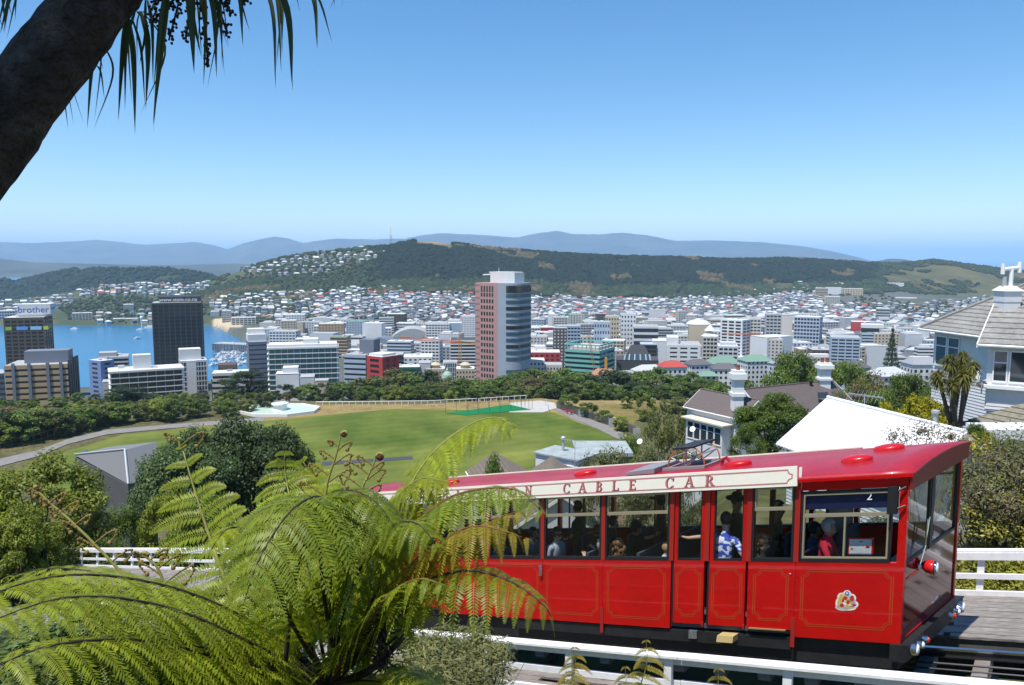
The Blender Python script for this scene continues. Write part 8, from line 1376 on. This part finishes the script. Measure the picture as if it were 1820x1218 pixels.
# wooded far hill across the harbour
vv = np.empty(len(far_hill.data.vertices) * 3, np.float32); far_hill.data.vertices.foreach_get('co', vv); vv = vv.reshape(-1, 3); g = wr_.integers(0, len(vv) - 210, 9000); jx = wr_.random((9000, 1)); P = vv[g] * (1 - jx) + vv[g + 1] * jx; jy = wr_.random((9000, 1)); P = P * (1 - jy) + (vv[g + 200] * (1 - jx) + vv[g + 201] * jx) * jy; ok = (P[:, 2] > 4) & (fbm(P[:, 0] / 160, P[:, 1] / 160, 3, 3) > -.2) & (P[:, 1] < 2800); P = P[ok]; R = wr_.uniform(5, 9, len(P)); canopy('far_wood', 'dark wooded ridge across the harbour', P + np.array([0, 0, 3]), R, np.tile(np.array([[.018, .032, .018]]), (len(P), 1)) * wr_.uniform(.7, 1.3, (len(P), 1)), CANM)
# ================================================================ boats
def boat(px, py, l, label, sail=False, group=None, z=0.0, yaw=None):
    p = on_z(px, py, 0.0); r = thing('boat', label, 'boat', p, group); r.rotation_euler.z = hr.uniform(0, 3.1) if yaw is None else yaw
    h = MB(); w = l * .3; h.add([(-l / 2, -w / 2, 0), (l * .2, -w / 2, 0), (l / 2, 0, 0), (l * .2, w / 2, 0), (-l / 2, w / 2, 0), (-l / 2, -w / 2, l * .12), (l * .2, -w / 2, l * .13), (l * .56, 0, l * .17), (l * .2, w / 2, l * .13), (-l / 2, w / 2, l * .12)], [(4, 3, 2, 1, 0), (5, 6, 7, 8, 9)] + [(i, (i + 1) % 5, 5 + (i + 1) % 5, 5 + i) for i in range(5)]); o = bpy.data.objects.new('hull', h.mesh('hull', CW_['white'])); link(o, r)
    c = MB(); c.box(-l * .25, l * .12, -w * .3, w * .3, l * .12, l * .26); o = bpy.data.objects.new('cabin', c.mesh('cabin', CW_['white'])); link(o, r)
    if sail: c = MB(); c.tube([(0, 0, l * .1), (0, 0, l * 1.3)], .12, 4); c.tube([(0, 0, l * .25), (-l * .4, 0, l * .25)], .1, 4); o = bpy.data.objects.new('mast', c.mesh('mast', GALV)); link(o, r)
boat(134, 586, 16, 'small white launch off the far shore'); boat(245, 602, 12, 'white motorboat trailing a faint wake mid harbour'); boat(268, 584, 22, 'white ferry near the bay shore beside the black tower', yaw=.2); boat(250, 587, 14, 'white launch left of the ferry')
for i in range(44):
    x, y = hr.uniform(378, 442), hr.choice([627, 631, 635, 640, 645, 649]) + hr.uniform(-1, 1)
    boat(x, y, hr.uniform(9, 13), 'white yacht moored among the marina berths', True, 'yachts in the marina', yaw=hr.gauss(1.2, .1))
for i, y in enumerate((629, 638, 647)): b = MB(); p, q = on_z(378, y, .5), on_z(444, y - 2, .5); b.prism([p, q, q + (0, 2.5, 0), p + (0, 2.5, 0)], (0, 0, .5)); tag(b.build('pontoon', CW_['lgrey']), ['pontoon of the marina closest to the wharf apartments', 'middle pontoon of the marina', 'pontoon of the marina closest to the brown building'][i], 'pontoon')
b = MB(); p = on_z(252, 586, 0); b.lathe(p, [(.6, 0), (.5, 8), (1.2, 17), (2.5, 22), (.3, 24)], 8); tag(b.build('fountain_jet', mat('water_spray', (0.8, 0.85, 0.9), rough=1)), 'white jet of the harbour fountain off the bay shore', 'fountain')
# ================================================================ haze
m = bpy.data.materials.new('haze_air'); m.use_nodes = True; N = m.node_tree.nodes; N.remove(N['Principled BSDF']); v = N.new('ShaderNodeVolumePrincipled'); v.inputs['Color'].default_value = (0.53, 0.76, 1.0, 1); v.inputs['Density'].default_value = HAZE; v.inputs['Anisotropy'].default_value = 0.0
m.node_tree.links.new(v.outputs[0], N['Material Output'].inputs['Volume'])
b = MB(); b.box(-61000, 61000, -400, 61000, -6, 760); o = b.build('haze', m, origin=(0, 0, 0)); tag(o, kind='stuff')
